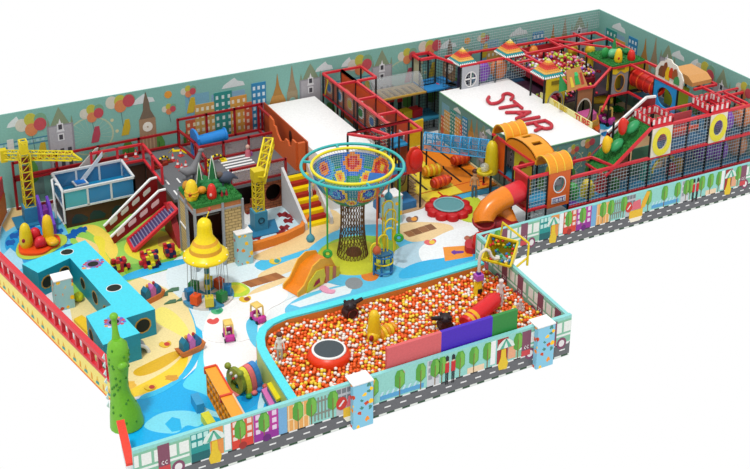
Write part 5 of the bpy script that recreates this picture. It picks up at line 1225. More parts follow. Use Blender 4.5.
def pickc(): 
    r_ = random.random(); return 0 if r_ < .52 else (1 if r_ < .79 else 2)
balls.sort(key=lambda b: b[1] + b[0] * .35)
obst = [(x_, y_) for x_, y_ in ()]
proto = []
for m, nm in zip(BM, ('orange', 'white', 'yellow')):
    me = bpy.data.meshes.new('play_ball'); me.from_pydata([v * .052 for v in I2[0]], [], I2[1]); me.materials.append(m); me.polygons.foreach_set('use_smooth', [True] * len(me.polygons)); proto.append(me)
labs = ('orange-red play ball lying among the others at the front of the ball pit', 'white play ball lying among the others at the front of the ball pit', 'pale yellow play ball lying among the others at the front of the ball pit')
front = balls[:300]
for b in front:
    k = pickc(); o = bpy.data.objects.new('play_ball', proto[k]); COL.objects.link(o); o.location = b; tag(o, labs[k], 'ball', ('orange pit balls', 'white pit balls', 'yellow pit balls')[k])
q = MB()
for b in balls[300:]:
    k = pickc(); q.add([(b[0] + v.x * .052, b[1] + v.y * .052, b[2] + v.z * .052) for v in I1[0]], I1[1], BM[k], True)
tag(q.build('pit_balls'), 'orange, white and yellow play balls filling the rest of the ball pit', 'balls', kind='stuff')
# ---- things in the pit
x, y = G(329, 357, BZ); t = thing('trampoline', 'red round trampoline with a black mat in the ball pit', 'trampoline', (x, y, BZ - .05))
q = MB(); q.lathe((x, y, BZ - .05), [(.52, 0), (.55, .1), (.5, .22), (.4, .27)], M('f03c10', .35), 40); q.build('cushion_ring', t)
q = MB(); q.torus((x, y, BZ + .22), .4, .035, WHT, 40, 8); q.build('rim', t); q = MB(); q.lathe((x, y, BZ + .215), [(.38, 0), (.38, .025)], M('444e54', .6), 40); q.build('mat', t)
# colour boards along the front wall
yb = 20.68
xs = [YP(387, 372, yb)[0], YP(441, 352, yb)[0], YP(492, 336, yb)[0], YP(517, 327, yb)[0]]
zt_ = YP(387, 349, yb)[1]
for i, (nm, hx) in enumerate((('red', 'e06468'), ('blue-violet', '4a1cc0'), ('green', '2c8c3a'))):
    q = MB(); q.box(xs[i], yb, BZ + .1, xs[i + 1], yb + .09, zt_, M(hx, .4)); tag(q.build('padded_board'), f'{nm} padded board standing along the front edge of the ball pit', 'board', None)
# yellow arch figure
x, y = G(374, 338, BZ); t = thing('foam_climber', 'yellow upright foam figure with orange bands lying behind it in the ball pit', 'foam figure', (x, y, BZ)); YF = M('f2c81c', .35)
q = MB(); q.lathe((x, y, BZ - .1), [(.17, 0), (.18, .3), (.15, .62), (.13, .8), (.08, .9), (0, .93)], YF, 20); q.ell((x - .05, y - .08, BZ + .12), .16, .14, .16, YF); q.build('body', t)
q = MB(); q.ell((x - .16, y - .17, BZ + .14), .07, .05, .09, M('a01818'), 12, 8); q.build('opening', t)
for k in range(5):
    q = MB(); q.torus((x + .16 + .12 * k, y + .05 + .03 * k, BZ), .17 - .015 * k, .06, YF if k % 2 else M('e89a1c', .35), 20, 8, Matrix.Rotation(.25, 3, 'Z') @ Matrix.Rotation(PI / 2, 3, 'Y')); q.build('ring', t)
# red sausage tube
a = Vector(P3(466, 324, BZ + .12)); b = Vector(P3(494, 300, BZ + .32)); t = thing('foam_cylinder', 'thick red foam cylinder with two yellow bands beside the cannon', 'foam cylinder', tuple(a)); d = (b - a).normalized()
q = MB(); RS = M('e01c24', .35); q.tube([a - d * .02, a, a.lerp(b, .5), b, b + d * .12, b + d * .18], [.2, .23, .23, .22, .15, .02], RS, 24); q.build('body', t)
for k in (0.06, .2): q = MB(); q.tube([a + (b - a) * k, a + (b - a) * (k + .09)], .236, M('f0b018', .35), 24, caps=False); q.build('band', t)
q = MB(); e = b + d * .18; q.ell((e.x, e.y, e.z + .06), .05, .05, .05, RS); q.build('tip', t)
# cannons
def cannon(label, p, rz):
    x, y = G(*p, BZ); t = thing('toy_cannon', label, 'cannon', (x, y, BZ), 'black toy cannons in the ball pit')
    q = MB(); q.lathe((x, y, BZ + .12), [(.19, -.13), (.19, .13)], M('3a1414', .5), 24, rot=Matrix.Rotation(PI / 2, 3, 'X')); q.build('wheel', t)
    q = MB(); q.torus((x, y - .14, BZ + .12), .14, .015, M('7a1c1c'), 24, 6, Matrix.Rotation(PI / 2, 3, 'X')); q.build('wheel_rim', t)
    q = MB(); q.lathe((x, y, BZ + .28), [(.17, 0), (.18, .06), (.12, .14), (0, .17)], M('24141a', .5), 20); q.build('dome', t)
    q = MB(); q.tube([(x, y, BZ + .33), (x + .38, y, BZ + .4)], [.07, .05], M('20141a', .5), 12); q.build('barrel', t)
    for k in range(4): a = PI * k / 2 + .5; q = MB(); q.ell((x + .15 * math.cos(a), y + .15 * math.sin(a), BZ + .4), .045, .045, .045, M('24141a', .5), 10, 8); q.build('knob', t)
    t.rotation_euler.z = rz; return t
k0 = cannon('black toy cannon in the ball pit left of the yellow foam figure', (350, 316), .1)
x, y = G(445, 329, BZ); dup(k0, (x, y, BZ), PI - .15, 'black toy cannon in the ball pit at the end of the red cylinder')
# mannequins
x, y = G(280, 360, BZ); mannequin('child_figure', 'small figure with dark hair standing at the left end of the ball pit', x, y, BZ - .05, .78, M('f4eee4'), 'person', -.48, M('c0bcae'), M('6a2a14'))
x, y = G(500, 305, BZ); mannequin('mannequin_figure', 'white mannequin standing in the ball pit near the pit corner', x, y, BZ - .05, .85, M('e8dcd8'), 'mannequin', -.48, None, None, .8)
x, y = G(520, 312, BZ); mannequin('mannequin_figure', 'small white mannequin half hidden at the right wall of the ball pit', x, y, BZ - .2, .6, M('d8cccc'), 'mannequin', -.48)
x, y = G(474, 198); mannequin('child_figure', 'child in a tan top and blue-grey trousers standing before the orange lanes', x, y, 0, .95, M('d8a474'), 'person', -.48, M('5a6878'), M('4a2010'))
# water cannon post: yellow base, purple joint, white bent pipe
x, y = G(478, 292, BZ); t = thing('ball_blower', 'yellow stand with a purple joint and a white bent pipe in the pit corner', 'ball blower', (x, y, BZ - .1))
q = MB(); q.lathe((x, y, BZ - .1), [(.15, 0), (.13, .2), (.08, .45), (.07, .5)], M('f0c81c', .4), 12); q.build('stand', t); q = MB(); q.cbox((x - .02, y - .13, BZ), .12, .05, .16, M('282020')); q.build('vent', t)
q = MB(); q.cbox((x, y, BZ + .4), .22, .2, .16, M('b858c0', .4)); q.cbox((x, y, BZ + .56), .1, .1, .08, M('5a2aa0')); q.build('joint', t)
zz = BZ + .62; q = MB(); q.tube([(x, y, zz), (x, y, zz + .45), (x + .05, y, zz + .6), (x + .18, y, zz + .66), (x + .3, y, zz + .58), (x + .36, y - .02, zz + .42), (x + .45, y - .04, zz + .32), (x + .6, y - .04, zz + .3)], .045, M('e4dccc', .4), 10); q.build('pipe', t)
# tipping ball basket on a yellow frame
bx, by = G(497, 262, 1.1); t = thing('ball_basket', 'tilted yellow basket full of coloured balls at the corner of the pit walls', 'basket', (bx, by, .9)); YB = M('e8cc18', .4)
bx, by = 16.75, 24.1
R_ = Vector((-.62, -.42, .72)).to_track_quat('Z', 'Y').to_matrix()
bx, by = 16.5, 23.75
def W(a, b, c): return Vector((bx, by, 1.3)) + R_ @ Vector((a, b, c))
w_, l_, h_ = .42, .36, .3
q = MB()
def quad(*P): q.add([W(*p) for p in P] + [W(p[0] * .97, p[1] * .97, p[2] + .01) for p in P], [(0, 1, 2, 3), (7, 6, 5, 4)], YB)
quad((-w_, -l_, h_), (-w_, l_, h_), (-w_ * .7, l_ * .7, -h_), (-w_ * .7, -l_ * .7, -h_)); quad((w_, -l_, h_), (w_, l_, h_), (w_ * .7, l_ * .7, -h_), (w_ * .7, -l_ * .7, -h_))
quad((-w_, -l_, h_), (w_, -l_, h_), (w_ * .7, -l_ * .7, -h_), (-w_ * .7, -l_ * .7, -h_)); quad((-w_, l_, h_), (w_, l_, h_), (w_ * .7, l_ * .7, -h_), (-w_ * .7, l_ * .7, -h_)); quad((-w_ * .7, -l_ * .7, -h_), (w_ * .7, -l_ * .7, -h_), (w_ * .7, l_ * .7, -h_), (-w_ * .7, l_ * .7, -h_)); q.build('tub', t)
q = MB()
for a, b in (((-w_, -l_), (-w_, l_)), ((-w_, l_), (w_, l_)), ((w_, l_), (w_, -l_)), ((w_, -l_), (-w_, -l_))): q.bar(W(*a, h_), W(*b, h_), .05, YB)
q.build('rim', t)
q = MB(); q.tube([(bx + .45, by - .55, 1.1), (bx + .5, by - .5, 1.75), (bx + .3, by + .5, 1.95), (bx + .25, by + .55, 1.16)], .035, YB, 8); q.tube([(bx + .48, by - .5, 1.3), W(w_, -l_, 0)], .03, YB, 8); q.build('carry_frame', t)
random.seed(5); bm_ = [M('2a9a3a'), M('d8302a'), M('e8c020'), M('2a78c8'), M('e8e8e8')]
def W2(): a, b = random.uniform(-w_ * .85, w_ * .85), random.uniform(-l_ * .85, l_ * .85); return W(a, b, h_ * .55 + random.uniform(-.05, .07))
pr2 = []
for m in bm_:
    me = bpy.data.meshes.new('basket_ball'); me.from_pydata([v * .05 for v in I1[0]], [], I1[1]); me.materials.append(m); me.polygons.foreach_set('use_smooth', [True] * len(me.polygons)); pr2.append(me)
cn = ('green', 'red', 'yellow', 'blue', 'white')
for i in range(46):
    o = bpy.data.objects.new('small_ball', pr2[i % 5]); COL.objects.link(o); o.location = W2(); tag(o, f'small {cn[i % 5]} ball lying in the tilted yellow basket', 'ball', f'{cn[i % 5]} balls in the yellow basket')
# red foam piece and orange square near the corner
q = MB(); x, y = G(473, 252); q.prism(smooth([(x - .25, y - .1), (x + .25, y - .25), (x + .3, y + .2), (x + .05, y + .45), (x - .2, y + .2)], 1), 0, .22, M('c82a34')); tag(q.build('foam_block'), 'red rounded foam block beside the orange arrow square', 'foam block')
# ================================================================== RIGHT PART
PK = M('1a1e20', .5)
class Frame:
    def __init__(s, name, label, cat, loc): s.t = thing(name, label, cat, loc)
    def post(s, x, y, z0, z1, r_=.035, m=PK): q = MB(); q.tube([(x, y, z0), (x, y, z1)], r_, m, 8); q.build('post', s.t)
    def posts(s, pts, z0, z1):
        for p in pts: s.post(p[0], p[1], z0, z1)
    def rail(s, a, b, w=.075, m=RED): q = MB(); q.bar(a, b, w, m); q.build('rail', s.t)
    def loop(s, pts, z, w=.075, closed=True, m=RED):
        n = len(pts)
        for i in range(n if closed else n - 1): s.rail((*pts[i], z), (*pts[(i + 1) % n], z), w, m)
    def net(s, a, b, z0, z1, m=NETW, step=.115, t=.014):
        a, b = Vector((*a, z0)), Vector((*b, z0)); u = (b - a); L_ = u.length; u.normalize(); q = MB(); q.net(a, u, Z, L_, z1 - z0, m, step, t); q.build('net', s.t)
    def deck(s, x0, x1, y0, y1, z, hx='2e8cc4', th=.06): q = MB(); q.box(x0, y0, z - th, x1, y1, z, M(hx, .5)); q.build('deck', s.t)
    def panel(s, a, b, z0, z1, hexc, name='panel', hole=None, rim=None, inner=None, th=.04):
        a, b = Vector((*a, z0)), Vector((*b, z0)); u = b - a; L_ = u.length; u.normalize(); n = Vector((-u.y, u.x, 0)); q = MB()
        if hole: q.hole(a, u, Z, n, L_, z1 - z0, (L_ * hole[0], (z1 - z0) * hole[1]), hole[2], hole[3], th, M(hexc, .45), rim and M(rim), inner and M(inner))
        else: q.frame(a, u, Z, n, [(0, 0), (L_, 0), (L_, z1 - z0), (0, z1 - z0)], 0, th, M(hexc, .45))
        return q.build(name, s.t)
T = 2.75
# ---- corridor with orange panels beside the white block
F = Frame('play_corridor', 'long red and black corridor frame with pictured orange panels beside the white block', 'play frame', (16.6, 32, 0))
xl, xm, xr = 16.27, 16.98, 17.75
ys = [34.85, 33.7, 32.2, 30.8, 29.98]
for y in ys: F.post(xm, y, 0, T); F.post(xl, y, 1.0, T)
F.rail((xl, ys[0], T), (xl, ys[-1], T)); F.rail((xm, ys[0], T), (xm, ys[-1], T)); 
for y in ys: F.rail((xl, y, T), (xm, y, T))
F.rail((xl, ys[0], 1.98), (xl, ys[-1], 1.98), .06, DRED)
F.loop([(xm, 34.85), (xr, 34.85), (xr, 33.7), (xm, 33.7)], T); F.posts([(xr, 34.85), (xr, 33.7)], 0, T)
yy = [34.85 - .8 * i for i in range(7)]
for i in range(6):
    a, b = yy[i], yy[i + 1]; F.post(xl, b, 1.0, T, .03)
    q = MB()
    for k in range(9): q.bar((xl, a, 2.02 + .08 * k), (xl, b, 2.02 + .08 * k), .014, PK)
    q.build('bar_net', F.t)
    F.panel((xl + .1, b), (xl + .1, a), 2.0, T - .1, 'e88058')
    q = MB(); q.frame((xl + .045, (a + b) / 2, 2.35), Y, Z, X, [(.22 * math.cos(k * PI / 6), .22 * math.sin(k * PI / 6)) for k in range(12)], 0, .015, M('f0f0f0' if i % 2 else 'e8d8c0')); 
    q.frame((xl + .03, (a + b) / 2, 2.35), Y, Z, X, [(.15 * math.cos(k * PI / 6), .15 * math.sin(k * PI / 6)) for k in range(12)], 0, .01, M(('4a80c0', '3a90c8', 'e0c040', '3a9a4a')[i % 4])); q.build('picture', F.t)
F.deck(xl + .02, xm, 29.98, 34.85, 1.95, '2a9ad0')
for i, (a, b) in enumerate(((34.85, 33.7), (33.7, 32.9), (32.9, 32.2), (32.2, 31.5), (31.5, 30.8), (30.8, 30.0))):
    F.panel((xm + .03, b), (xm + .03, a), 1.05, T - .08, 'e85a1c' if i != 4 else 'c84a20')
    q = MB(); q.frame((xm - .03, (a + b) / 2, 2.0), Y, Z, X, [(-.17, -.2), (.17, -.2), (.17, .2), (-.17, .2)], 0, .02, M('f0ece4' if i % 2 else 'e0a070'))
    for k in range(4): q.frame((xm - .045, (a + b) / 2 - .1 + .06 * k, 1.85), Y, Z, X, [(0, 0), (.03, 0), (.03, .3), (0, .3)], 0, .01, M('303030'))
    q.build('picture', F.t)
q = MB(); q.tube([(xl, 34.8, T), (xl + .3, 33.9, 2.0)], .03, YEL, 8); q.tube([(xl, 34.4, T), (xl, 34.7, 2.0)], .02, YEL, 8); q.build('yellow_bar', F.t)
# front bay
A_, B_, C_, D_ = (14.8, 29.95), (15.5, 29.2), (17.0, 29.2), (17.0, 29.98)
F2 = Frame('play_bay', 'front bay of the corridor with triangular red top rails on black posts', 'play frame', (16.2, 29.5, 0))
F2.loop([A_, B_, C_, D_], T); F2.rail((*D_, T), (*A_, T)); F2.posts([A_, B_, C_, (16.2, 29.2), (16.4, 29.98)], 0, T); F2.rail((15.6, 29.98, T), (15.9, 29.2, T))
F2.deck(15.6, 17.0, 29.2, 29.95, 1.35, '2a6a90'); F2.rail((15.5, 29.2, 1.35), (17, 29.2, 1.35), .06, DRED); F2.rail((17, 29.2, 1.35), (17, 29.98, 1.35), .06, DRED)
F2.deck(15.7, 16.9, 29.25, 29.95, .28, '2f78b0', .28)
F2.net((16.4, 29.98), (15.6, 29.98), 1.35, 2.6, M('b0b09a')); 
q = MB(); q.box(16.66, 29.12, 1.4, 17.0, 29.17, 2.25, M('d83a1c', .4)); q.ell((16.78, 29.1, 1.85), .2, .05, .38, M('dc2418', .4)); q.ell((16.8, 29.05, 1.95), .06, .02, .07, WHT, 10, 8); q.ell((16.92, 29.05, 1.98), .05, .02, .06, WHT, 10, 8); q.build('shaped_panel', F2.t) if False else None
q = MB(); q.py([(16.42 + .3 + .3 * math.cos(2 * PI * k / 20), 1.78 + .46 * math.sin(2 * PI * k / 20)) for k in range(20)], 29.1, 29.16, M('d83a1c', .4)); q.box(16.45, 29.11, 1.35, 17.0, 29.15, 1.8, M('c83a20')); q.ell((16.76, 29.08, 1.82), .25, .09, .36, M('e02418', .35)); q.build('round_panel', F2.t)
q = MB(); 
for k in range(6): q.box(17.02 + .06 * k, 30.0, .05 + .13 * k, 17.3, 31.2, .09 + .13 * k, M('c8a878'))
q.build('wooden_steps', F2.t)
F2.panel((16.5, 29.96), (16.95, 29.96), .3, 1.3, 'b8a03c', hole=(.5, .5, .17, .3), inner='402010')
# ---- wall corridor: platform behind with clear arch slide
F3 = Frame('back_platform', 'beige back platform with a clear hooded slide and netted tower', 'play frame', (19, 34.5, 0))
F3.deck(17.8, 19.95, 34.0, 34.95, 1.7, 'b09a70'); 
q = MB(); 
for k in range(7): q.box(17.95 + .27 * k, 34.0, 1.7, 18.05 + .27 * k, 34.7, 1.72, M('8a7a60'))
q.build('deck_slat', F3.t)
F3.rail((17.8, 34.0, 1.7), (19.95, 34.0, 1.7), .05, M('c8a040'))
for x in (19.95, 20.6):
    for y in (34.5, 35.02): F3.post(x, y, 0, T)
F3.loop([(19.95, 34.5), (20.6, 34.5), (20.6, 35.02), (19.95, 35.02)], T, .09)
F3.net((19.97, 34.48), (20.62, 34.48), 0, T - .05, NETB); F3.net((20.62, 34.5), (21.1, 33.3), 0, T, NETB); F3.rail((20.6, 34.5, T), (21.0, 33.35, T))
F3.deck(19.95, 21.2, 33.9, 34.95, 1.75, '2a86c8'); F3.rail((19.97, 34.45, 1.72), (20.6, 34.45, 1.72), .06, RED); F3.rail((20.6, 34.4, 1.75), (21.05, 33.5, 1.55), .05, RED)
F3.deck(19.0, 20.6, 34.0, 34.95, .6, '2a7a9a'); F3.panel((19.97, 34.98), (19.97, 34.5), 1.75, T - .06, 'c8c4a0')
F3.net((21.1, 33.3), (20.65, 34.0), 1.0, 1.9, NETB)
CL = M('c8d0d4', .1, 'glass')
q = MB(); n_ = 12; vs = []
for i in range(n_ + 1):
    a = PI * i / n_
    for x in (17.85, 19.9): vs.append((x, 34.5 - .42 * math.cos(a), 1.72 + .62 * math.sin(a) + 0.0))
q.add(vs, [(2 * i, 2 * i + 1, 2 * i + 3, 2 * i + 2) for i in range(n_)], CL, True); q.build('clear_hood', F3.t)
x, y = G(418, 97, .6); 
for lab, p, hx in (('yellow soft block under the back platform', (405, 112), 'e0c820'), ('red soft block under the back platform', (415, 110), 'c82028')):
    x, y = YP(p[0], p[1], 34.5)[0], 34.5; q = MB(); q.cbox((x, y, .605), .42, .35, .3, M(hx), .2); tag(q.build('foam_block'), lab, 'foam block')
q = MB(); a, b = G(412, 126, .0), G(437, 122, .0); q.frame((17.75, 33.3, 0), (1, 0, 0), Z, (0, 1, 0), [(0, 0), (1.7, 0), (1.7, 1.0), (0, .82)], 0, .08, M('e8cc28', .5)); q.lathe((18.9, 33.28, .72), [(.11, 0), (.1, .02)], M('d85a20'), 16, rot=Matrix.Rotation(PI / 2, 3, 'X')); q.lathe((18.1, 33.28, .5), [(.11, 0), (.1, .02)], M('d85a20'), 16, rot=Matrix.Rotation(PI / 2, 3, 'X'))
tag(q.build('partition_board'), 'yellow board with red dots at the far end of the orange lanes', 'board')
# ---- crazy lanes
t = thing('crawl_lanes', 'yellow and orange floor lanes with black grooves between the corridor and the white block', 'play floor', (19, 31, 0))
def lane(x0, x1, hx, y0=29.4, y1=33.2, z=.05): q = MB(); q.box(x0, y0, .01, x1, y1, z, M(hx, .45)); q.build('lane', t)
lane(17.35, 18.35, 'f4dc3c'); lane(18.35, 18.75, 'f0e040'); lane(18.75, 20.05, 'f28a1c')
for x in (17.75, 18.3, 19.05, 19.6): q = MB(); q.box(x, 30.1, .05, x + .07, 33.2, .062, M('201410')); q.build('groove', t)
q = MB(); q.box(17.35, 29.38, .05, 20.05, 29.42, .06, M('d89a20')); q.box(17.35, 29.95, .05, 20.05, 29.98, .06, M('d8501c')); q.build('seam', t)
q = MB(); q.box(20.05, 28.9, 0, 20.12, 33.4, .1, M('e8d4a0')); q.build('edge_strip', t)
for x, pts in ((18.0, [(0, 0), (.06, 0), (.06, .3), (0, .24)]), (19.6, [(0, 0), (.2, 0), (.2, .05), (.08, .05), (.2, .2), (.2, .3), (.02, .3), (.02, .24), (.13, .24), (0, .06)])):
    q = MB(); q.prism([(x + a, 29.55 + b) for a, b in pts], .05, .058, M('c8241c')); q.build('number', t)
def roller(label, p0, p1, r_, c1, c2):
    a, b = Vector((*G(*p0, .3), .3)), Vector((*G(*p1, .3), .3)); t = thing('segmented_roller', label, 'roller', tuple(a)); n_ = 7
    for i in range(n_):
        u0, u1 = a.lerp(b, i / n_), a.lerp(b, (i + 1) / n_); rr = r_ * (1 if 0 < i < n_ - 1 else .8)
        q = MB(); q.tube([u0, u0.lerp(u1, .2), u0.lerp(u1, .8), u1], [rr * .85, rr, rr, rr * .85], M(c1 if i % 2 else c2, .4), 18); q.build('segment', t)
    q = MB(); d = (b - a).normalized(); q.tube([b, b + d * .1], [r_ * .35, r_ * .3], M('20181a'), 12); q.build('end_cap', t)
    q = MB(); q.cbox((a.lerp(b, .5).x, a.lerp(b, .5).y, .06), .1, .1, .15, M('302018')); q.build('support', t)
roller('yellow and orange segmented roller on the yellow lane', (423, 172), (441, 168), .2, 'f0c820', 'e8901c')
roller('red-orange segmented roller nearest the number on the yellow lane', (432, 184), (449, 179), .19, 'e8541c', 'c83420')
roller('red-orange segmented roller on the orange lane, farthest back', (452, 161), (468, 157), .19, 'e85a1c', 'd03a1c')
# ---- blue mesh tunnel
t = thing('mesh_tunnel', 'long blue hooped mesh tunnel hung above the orange lanes', 'tunnel', (18.5, 29.5, .9)); BT = M('38a4dc', .4)
a, b = Vector((*G(423, 150, 1.05), 1.05)), Vector((*G(487, 158, 1.05), 1.05)); d = (b - a).normalized(); n = Vector((-d.y, d.x, 0)); w_, h_ = .45, .55
def arcpt(u, k, m_=8): 
    an = PI * k / m_; return a + d * u + n * (w_ / 2 - w_ / 2 * math.cos(an)) + Vector((0, 0, .2 + (h_ - .2) * math.sin(an))) if 0 <= k <= m_ else None
L_ = (b - a).length
for i in range(8):
    u = L_ * i / 7; q = MB(); q.tube([a + d * u] + [arcpt(u, k) for k in range(9)] + [a + d * u + n * w_], .022, BT, 8); q.build('hoop', t)
for o_ in (Vector((0, 0, 0)), n * w_, Vector((0, 0, .22)), n * w_ + Vector((0, 0, .22)), n * w_ / 2 + Vector((0, 0, h_))): q = MB(); q.tube([a + o_, b + o_], .02, BT, 8); q.build('rail', t)
q = MB(); M_ = 46
for i in range(M_):
    u0, u1 = L_ * i / M_, L_ * (i + 1) / M_
    P0 = [a + d * u0, ] + [arcpt(u0, k) for k in range(9)] + [a + d * u0 + n * w_]; P1 = [a + d * u1] + [arcpt(u1, k) for k in range(9)] + [a + d * u1 + n * w_]
    for k in range(len(P0) - 1): q.wire(P0[k], P1[k + 1], .01, BT); q.wire(P1[k], P0[k + 1], .01, BT)
for i in range(24):
    u = L_ * i / 24; q.wire(a + d * u, a + d * min(u + .3, L_) + n * w_, .01, BT); q.wire(a + d * min(u + .3, L_), a + d * u + n * w_, .01, BT)
q.build('mesh', t)
for u in (.1, L_ - .1): q = MB(); q.tube([(a + d * u + n * .1) * 1.0, Vector(((a + d * u + n * .1).x, (a + d * u + n * .1).y, .1))], .03, PK, 8); q.build('leg', t)
# ---- STAIR block
t = thing('stair_block', 'large white-topped block with red lettering and city-print sides', 'block', (21.6, 30.6, 0)); SX0, SX1, SY0, SY1, SZ = 20.15, 23.03, 27.92, 33.42, 1.87
wb_ = MB(); wb_.box(SX0, SY0, 0, SX1, SY1, SZ - .03, M('6a9a94', .65))
paint(wb_, lambda u, z, t_: (SX0 - t_, SY1 - u * .6, z * .57), .0, 9.1, -11.0)
paint(wb_, lambda u, z, t_: (SX0 + u * .6, SY0 - t_, z * .57), .0, 4.75, -5.2)
wb_.build('body', t)
q = MB(); q.box(SX0 - .01, SY0 - .01, SZ - .03, SX1 + .01, SY1 + .01, SZ, WHT); q.build('top_plate', t)
q = MB(); 
for p0, p1 in (((SX0, SY0), (SX1, SY0)), ((SX0, SY0), (SX0, SY1))): q.bar((*p0, SZ - .01), (*p1, SZ - .01), .03, M('7ab890'))
q.build('edge_trim', t)
# letters, traced along the strokes
tl = thing('stair_sign', 'raised red letters spelling STAIR on top of the white block', 'sign', (21.6, 30.6, SZ)); LM = M('c42c3c', .4)
def PT(px, py): x, y = G(px, py, SZ + .06); return Vector((x, y, SZ + .06))
strokes = {
 'S': [[(500.5, 97), (496, 101), (489, 101.5), (487, 97.5), (491, 94), (497, 94.5), (503, 99), (509, 103) ][:0] or [(489, 97), (487.5, 100), (491, 103.5), (498, 102.5), (503, 98.5), (503, 95), (508, 93.5), (513, 96), (511, 99.5)]],
 'T': [[(508, 107.5), (524, 106)][:0] or [(514, 101.5), (522, 108)], [(518, 105), (500, 108)]],
 'A': [[(506.5, 112.5), (530, 112)], [(530, 112), (516.5, 118.5)], [(517, 112.5), (524, 115.5)]],
 'I': [[(520, 120.5), (539, 117)]],
 'R': [[(526.5, 124), (545, 120.5)], [(545, 120.5), (551, 124), (551, 127.5), (545, 128.5), (538, 126), (534.5, 122.8)], [(542, 127.5), (535.5, 130.5)]]}
for ch, ss in strokes.items():
    q = MB()
    for s_ in ss:
        P = [PT(*p) for p in s_]
        if ch == 'S' or len(s_) > 4:
            pp = []
            for i in range(len(P) - 1):
                p0 = P[max(0, i - 1)]; p1 = P[i]; p2 = P[i + 1]; p3 = P[min(len(P) - 1, i + 2)]
                for k in range(5):
                    f = k / 5; pp.append(.5 * ((2 * p1) + (p2 - p0) * f + (2 * p0 - 5 * p1 + 4 * p2 - p3) * f * f + (3 * p1 - p0 - 3 * p2 + p3) * f ** 3))
            P = pp + [P[-1]]
        q.tube(P, .062, LM, 10)
        for e in (P[0], P[-1]): q.ell(e, .062, .062, .062, LM, 10, 6)
    o = q.build('letter', tl)
# TUBE board on the right edge
t = thing('tube_sign', 'narrow pale yellow signboard along the far edge of the white block', 'sign', (23.08, 29.8, SZ))
q = MB(); q.px([(28.45, SZ - .2), (28.45, SZ + .2), (31.4, SZ + .2), (31.4, SZ - .2)], 23.05, 23.09, M('f4eca0', .5)); q.build('board', t)
textmesh('TUBE', .34, .004, M('e8c81c'), (23.04, 30.2, SZ + .06), (0, -1, 0), Z, 'lettering', t); textmesh('TUBE', .34, .004, M('d83020'), (23.04, 28.95, SZ + .06), (0, -1, 0), Z, 'lettering', t)
# ---- foam letter? yellow column with bowl at the end of the blue tunnel
x, y = G(491, 173, .8); t = thing('feeding_column', 'tall yellow rounded column with a bowl and clear ball at the tunnel end', 'column', (x, y, .8)); YC = M('dcc41c', .35)
q = MB(); q.lathe((x, y, .8), [(.2, 0), (.24, .12), (.22, .4), (.2, .8), (.17, 1.0), (.1, 1.12), (0, 1.16)], YC, 24); q.build('body', t)
q = MB(); q.tube([(x + .04, y, 1.85), (x + .02, y, 2.0), (x + .1, y, 2.08), (x + .2, y, 2.1)], .025, M('8a7a10'), 8); q.build('top_hook', t)
q = MB(); q.lathe((x - .32, y - .1, .85), [(.12, 0), (.24, .06), (.27, .16), (.2, .16), (.12, .1)], YC, 24); q.build('bowl', t)
q = MB(); q.ell((x - .32, y - .1, 1.12), .15, .15, .15, M('e0e8e4', .1, 'glass')); q.build('clear_ball', t)
q = MB(); q.tube([(x, y, 0), (x, y, .82)], .04, PK, 8); q.build('post', t)
# ---- hooded orange roof run
HB = 2.0
def hood(label, x0, x1, y0, y1, zb, nb=3):
    t = thing('arched_hood', label, 'hood', ((x0 + x1) / 2, (y0 + y1) / 2, zb), 'orange arched hoods'); n_ = 14; r_ = (y1 - y0) / 2; yc = (y0 + y1) / 2
    q = MB(); vs = []
    for i in range(n_ + 1):
        an = PI * i / n_
        for x in (x0, x1):
            for k in (1, .9): vs.append((x, yc - r_ * k * math.cos(an), zb + r_ * k * 1.15 * math.sin(an)))
    fs = []
    for i in range(n_): o = 4 * i; fs += [(o, o + 2, o + 6, o + 4), (o + 1, o + 5, o + 7, o + 3), (o, o + 4, o + 5, o + 1), (o + 2, o + 3, o + 7, o + 6)]
    q.add(vs, fs, M('f09c20', .35)); q.build('shell', t)
    for k in range(nb + 1):
        x = x0 + (x1 - x0) * k / nb; q = MB(); q.torus((x, yc, zb), r_ * 1.0, .018, M('f8d040', .35), 20, 6, Matrix.Rotation(PI / 2, 3, 'Z') @ Matrix.Rotation(PI / 2, 3, 'X') , 0, PI); 
        for i_, v in enumerate(q.v): q.v[i_] = (v[0], v[1], zb + (v[2] - zb) * 1.15)
        q.build('rib', t)
    return t
hood('orange arched hood at the front, above the round-windowed orange panel', 19.66, 20.5, 26.05, 26.8, HB)
hA = G(495, 151, HB)
hood('orange arched hood behind, next to the yellow column', 19.72, 20.55, 28.5, 29.3, HB)
t = thing('arched_roof', 'orange arched roof with two slots between the two hoods', 'roof', (19.6, 27.7, HB))
q = MB(); n_ = 14; ya, yb_ = 26.8, 28.5; yc = (ya + yb_) / 2; hw = (yb_ - ya) / 2; xo0, xo1 = 19.7, 20.45
prof = [(yc - hw * math.cos(PI * i / n_), HB + .42 * math.sin(PI * i / n_)) for i in range(n_ + 1)]
q.px(prof, xo0, xo0 + .04, M('e88a1c', .4)); q.px(prof, xo1 - .04, xo1, M('e88a1c', .4)); q.build('end_panel', t)
q = MB()
for i in range(n_):
    (y0, z0), (y1, z1) = prof[i], prof[i + 1]; xs_ = [xo0, xo1] if i not in (5, 8) else [xo0, xo0 + .22, xo1 - .2, xo1]
    segs = [(xo0, xo1)] if i not in (5, 8) else [(xo0, xo0 + .22), (xo1 - .2, xo1)]
    for (a, b) in segs: q.add([(a, y0, z0), (b, y0, z0), (b, y1, z1), (a, y1, z1), (a, y0, z0 - .05), (b, y0, z0 - .05), (b, y1, z1 - .05), (a, y1, z1 - .05)], [(0, 1, 2, 3), (7, 6, 5, 4), (0, 4, 5, 1), (2, 6, 7, 3), (0, 3, 7, 4), (1, 5, 6, 2)], M('f0a024', .4))
q.build('sheet', t)
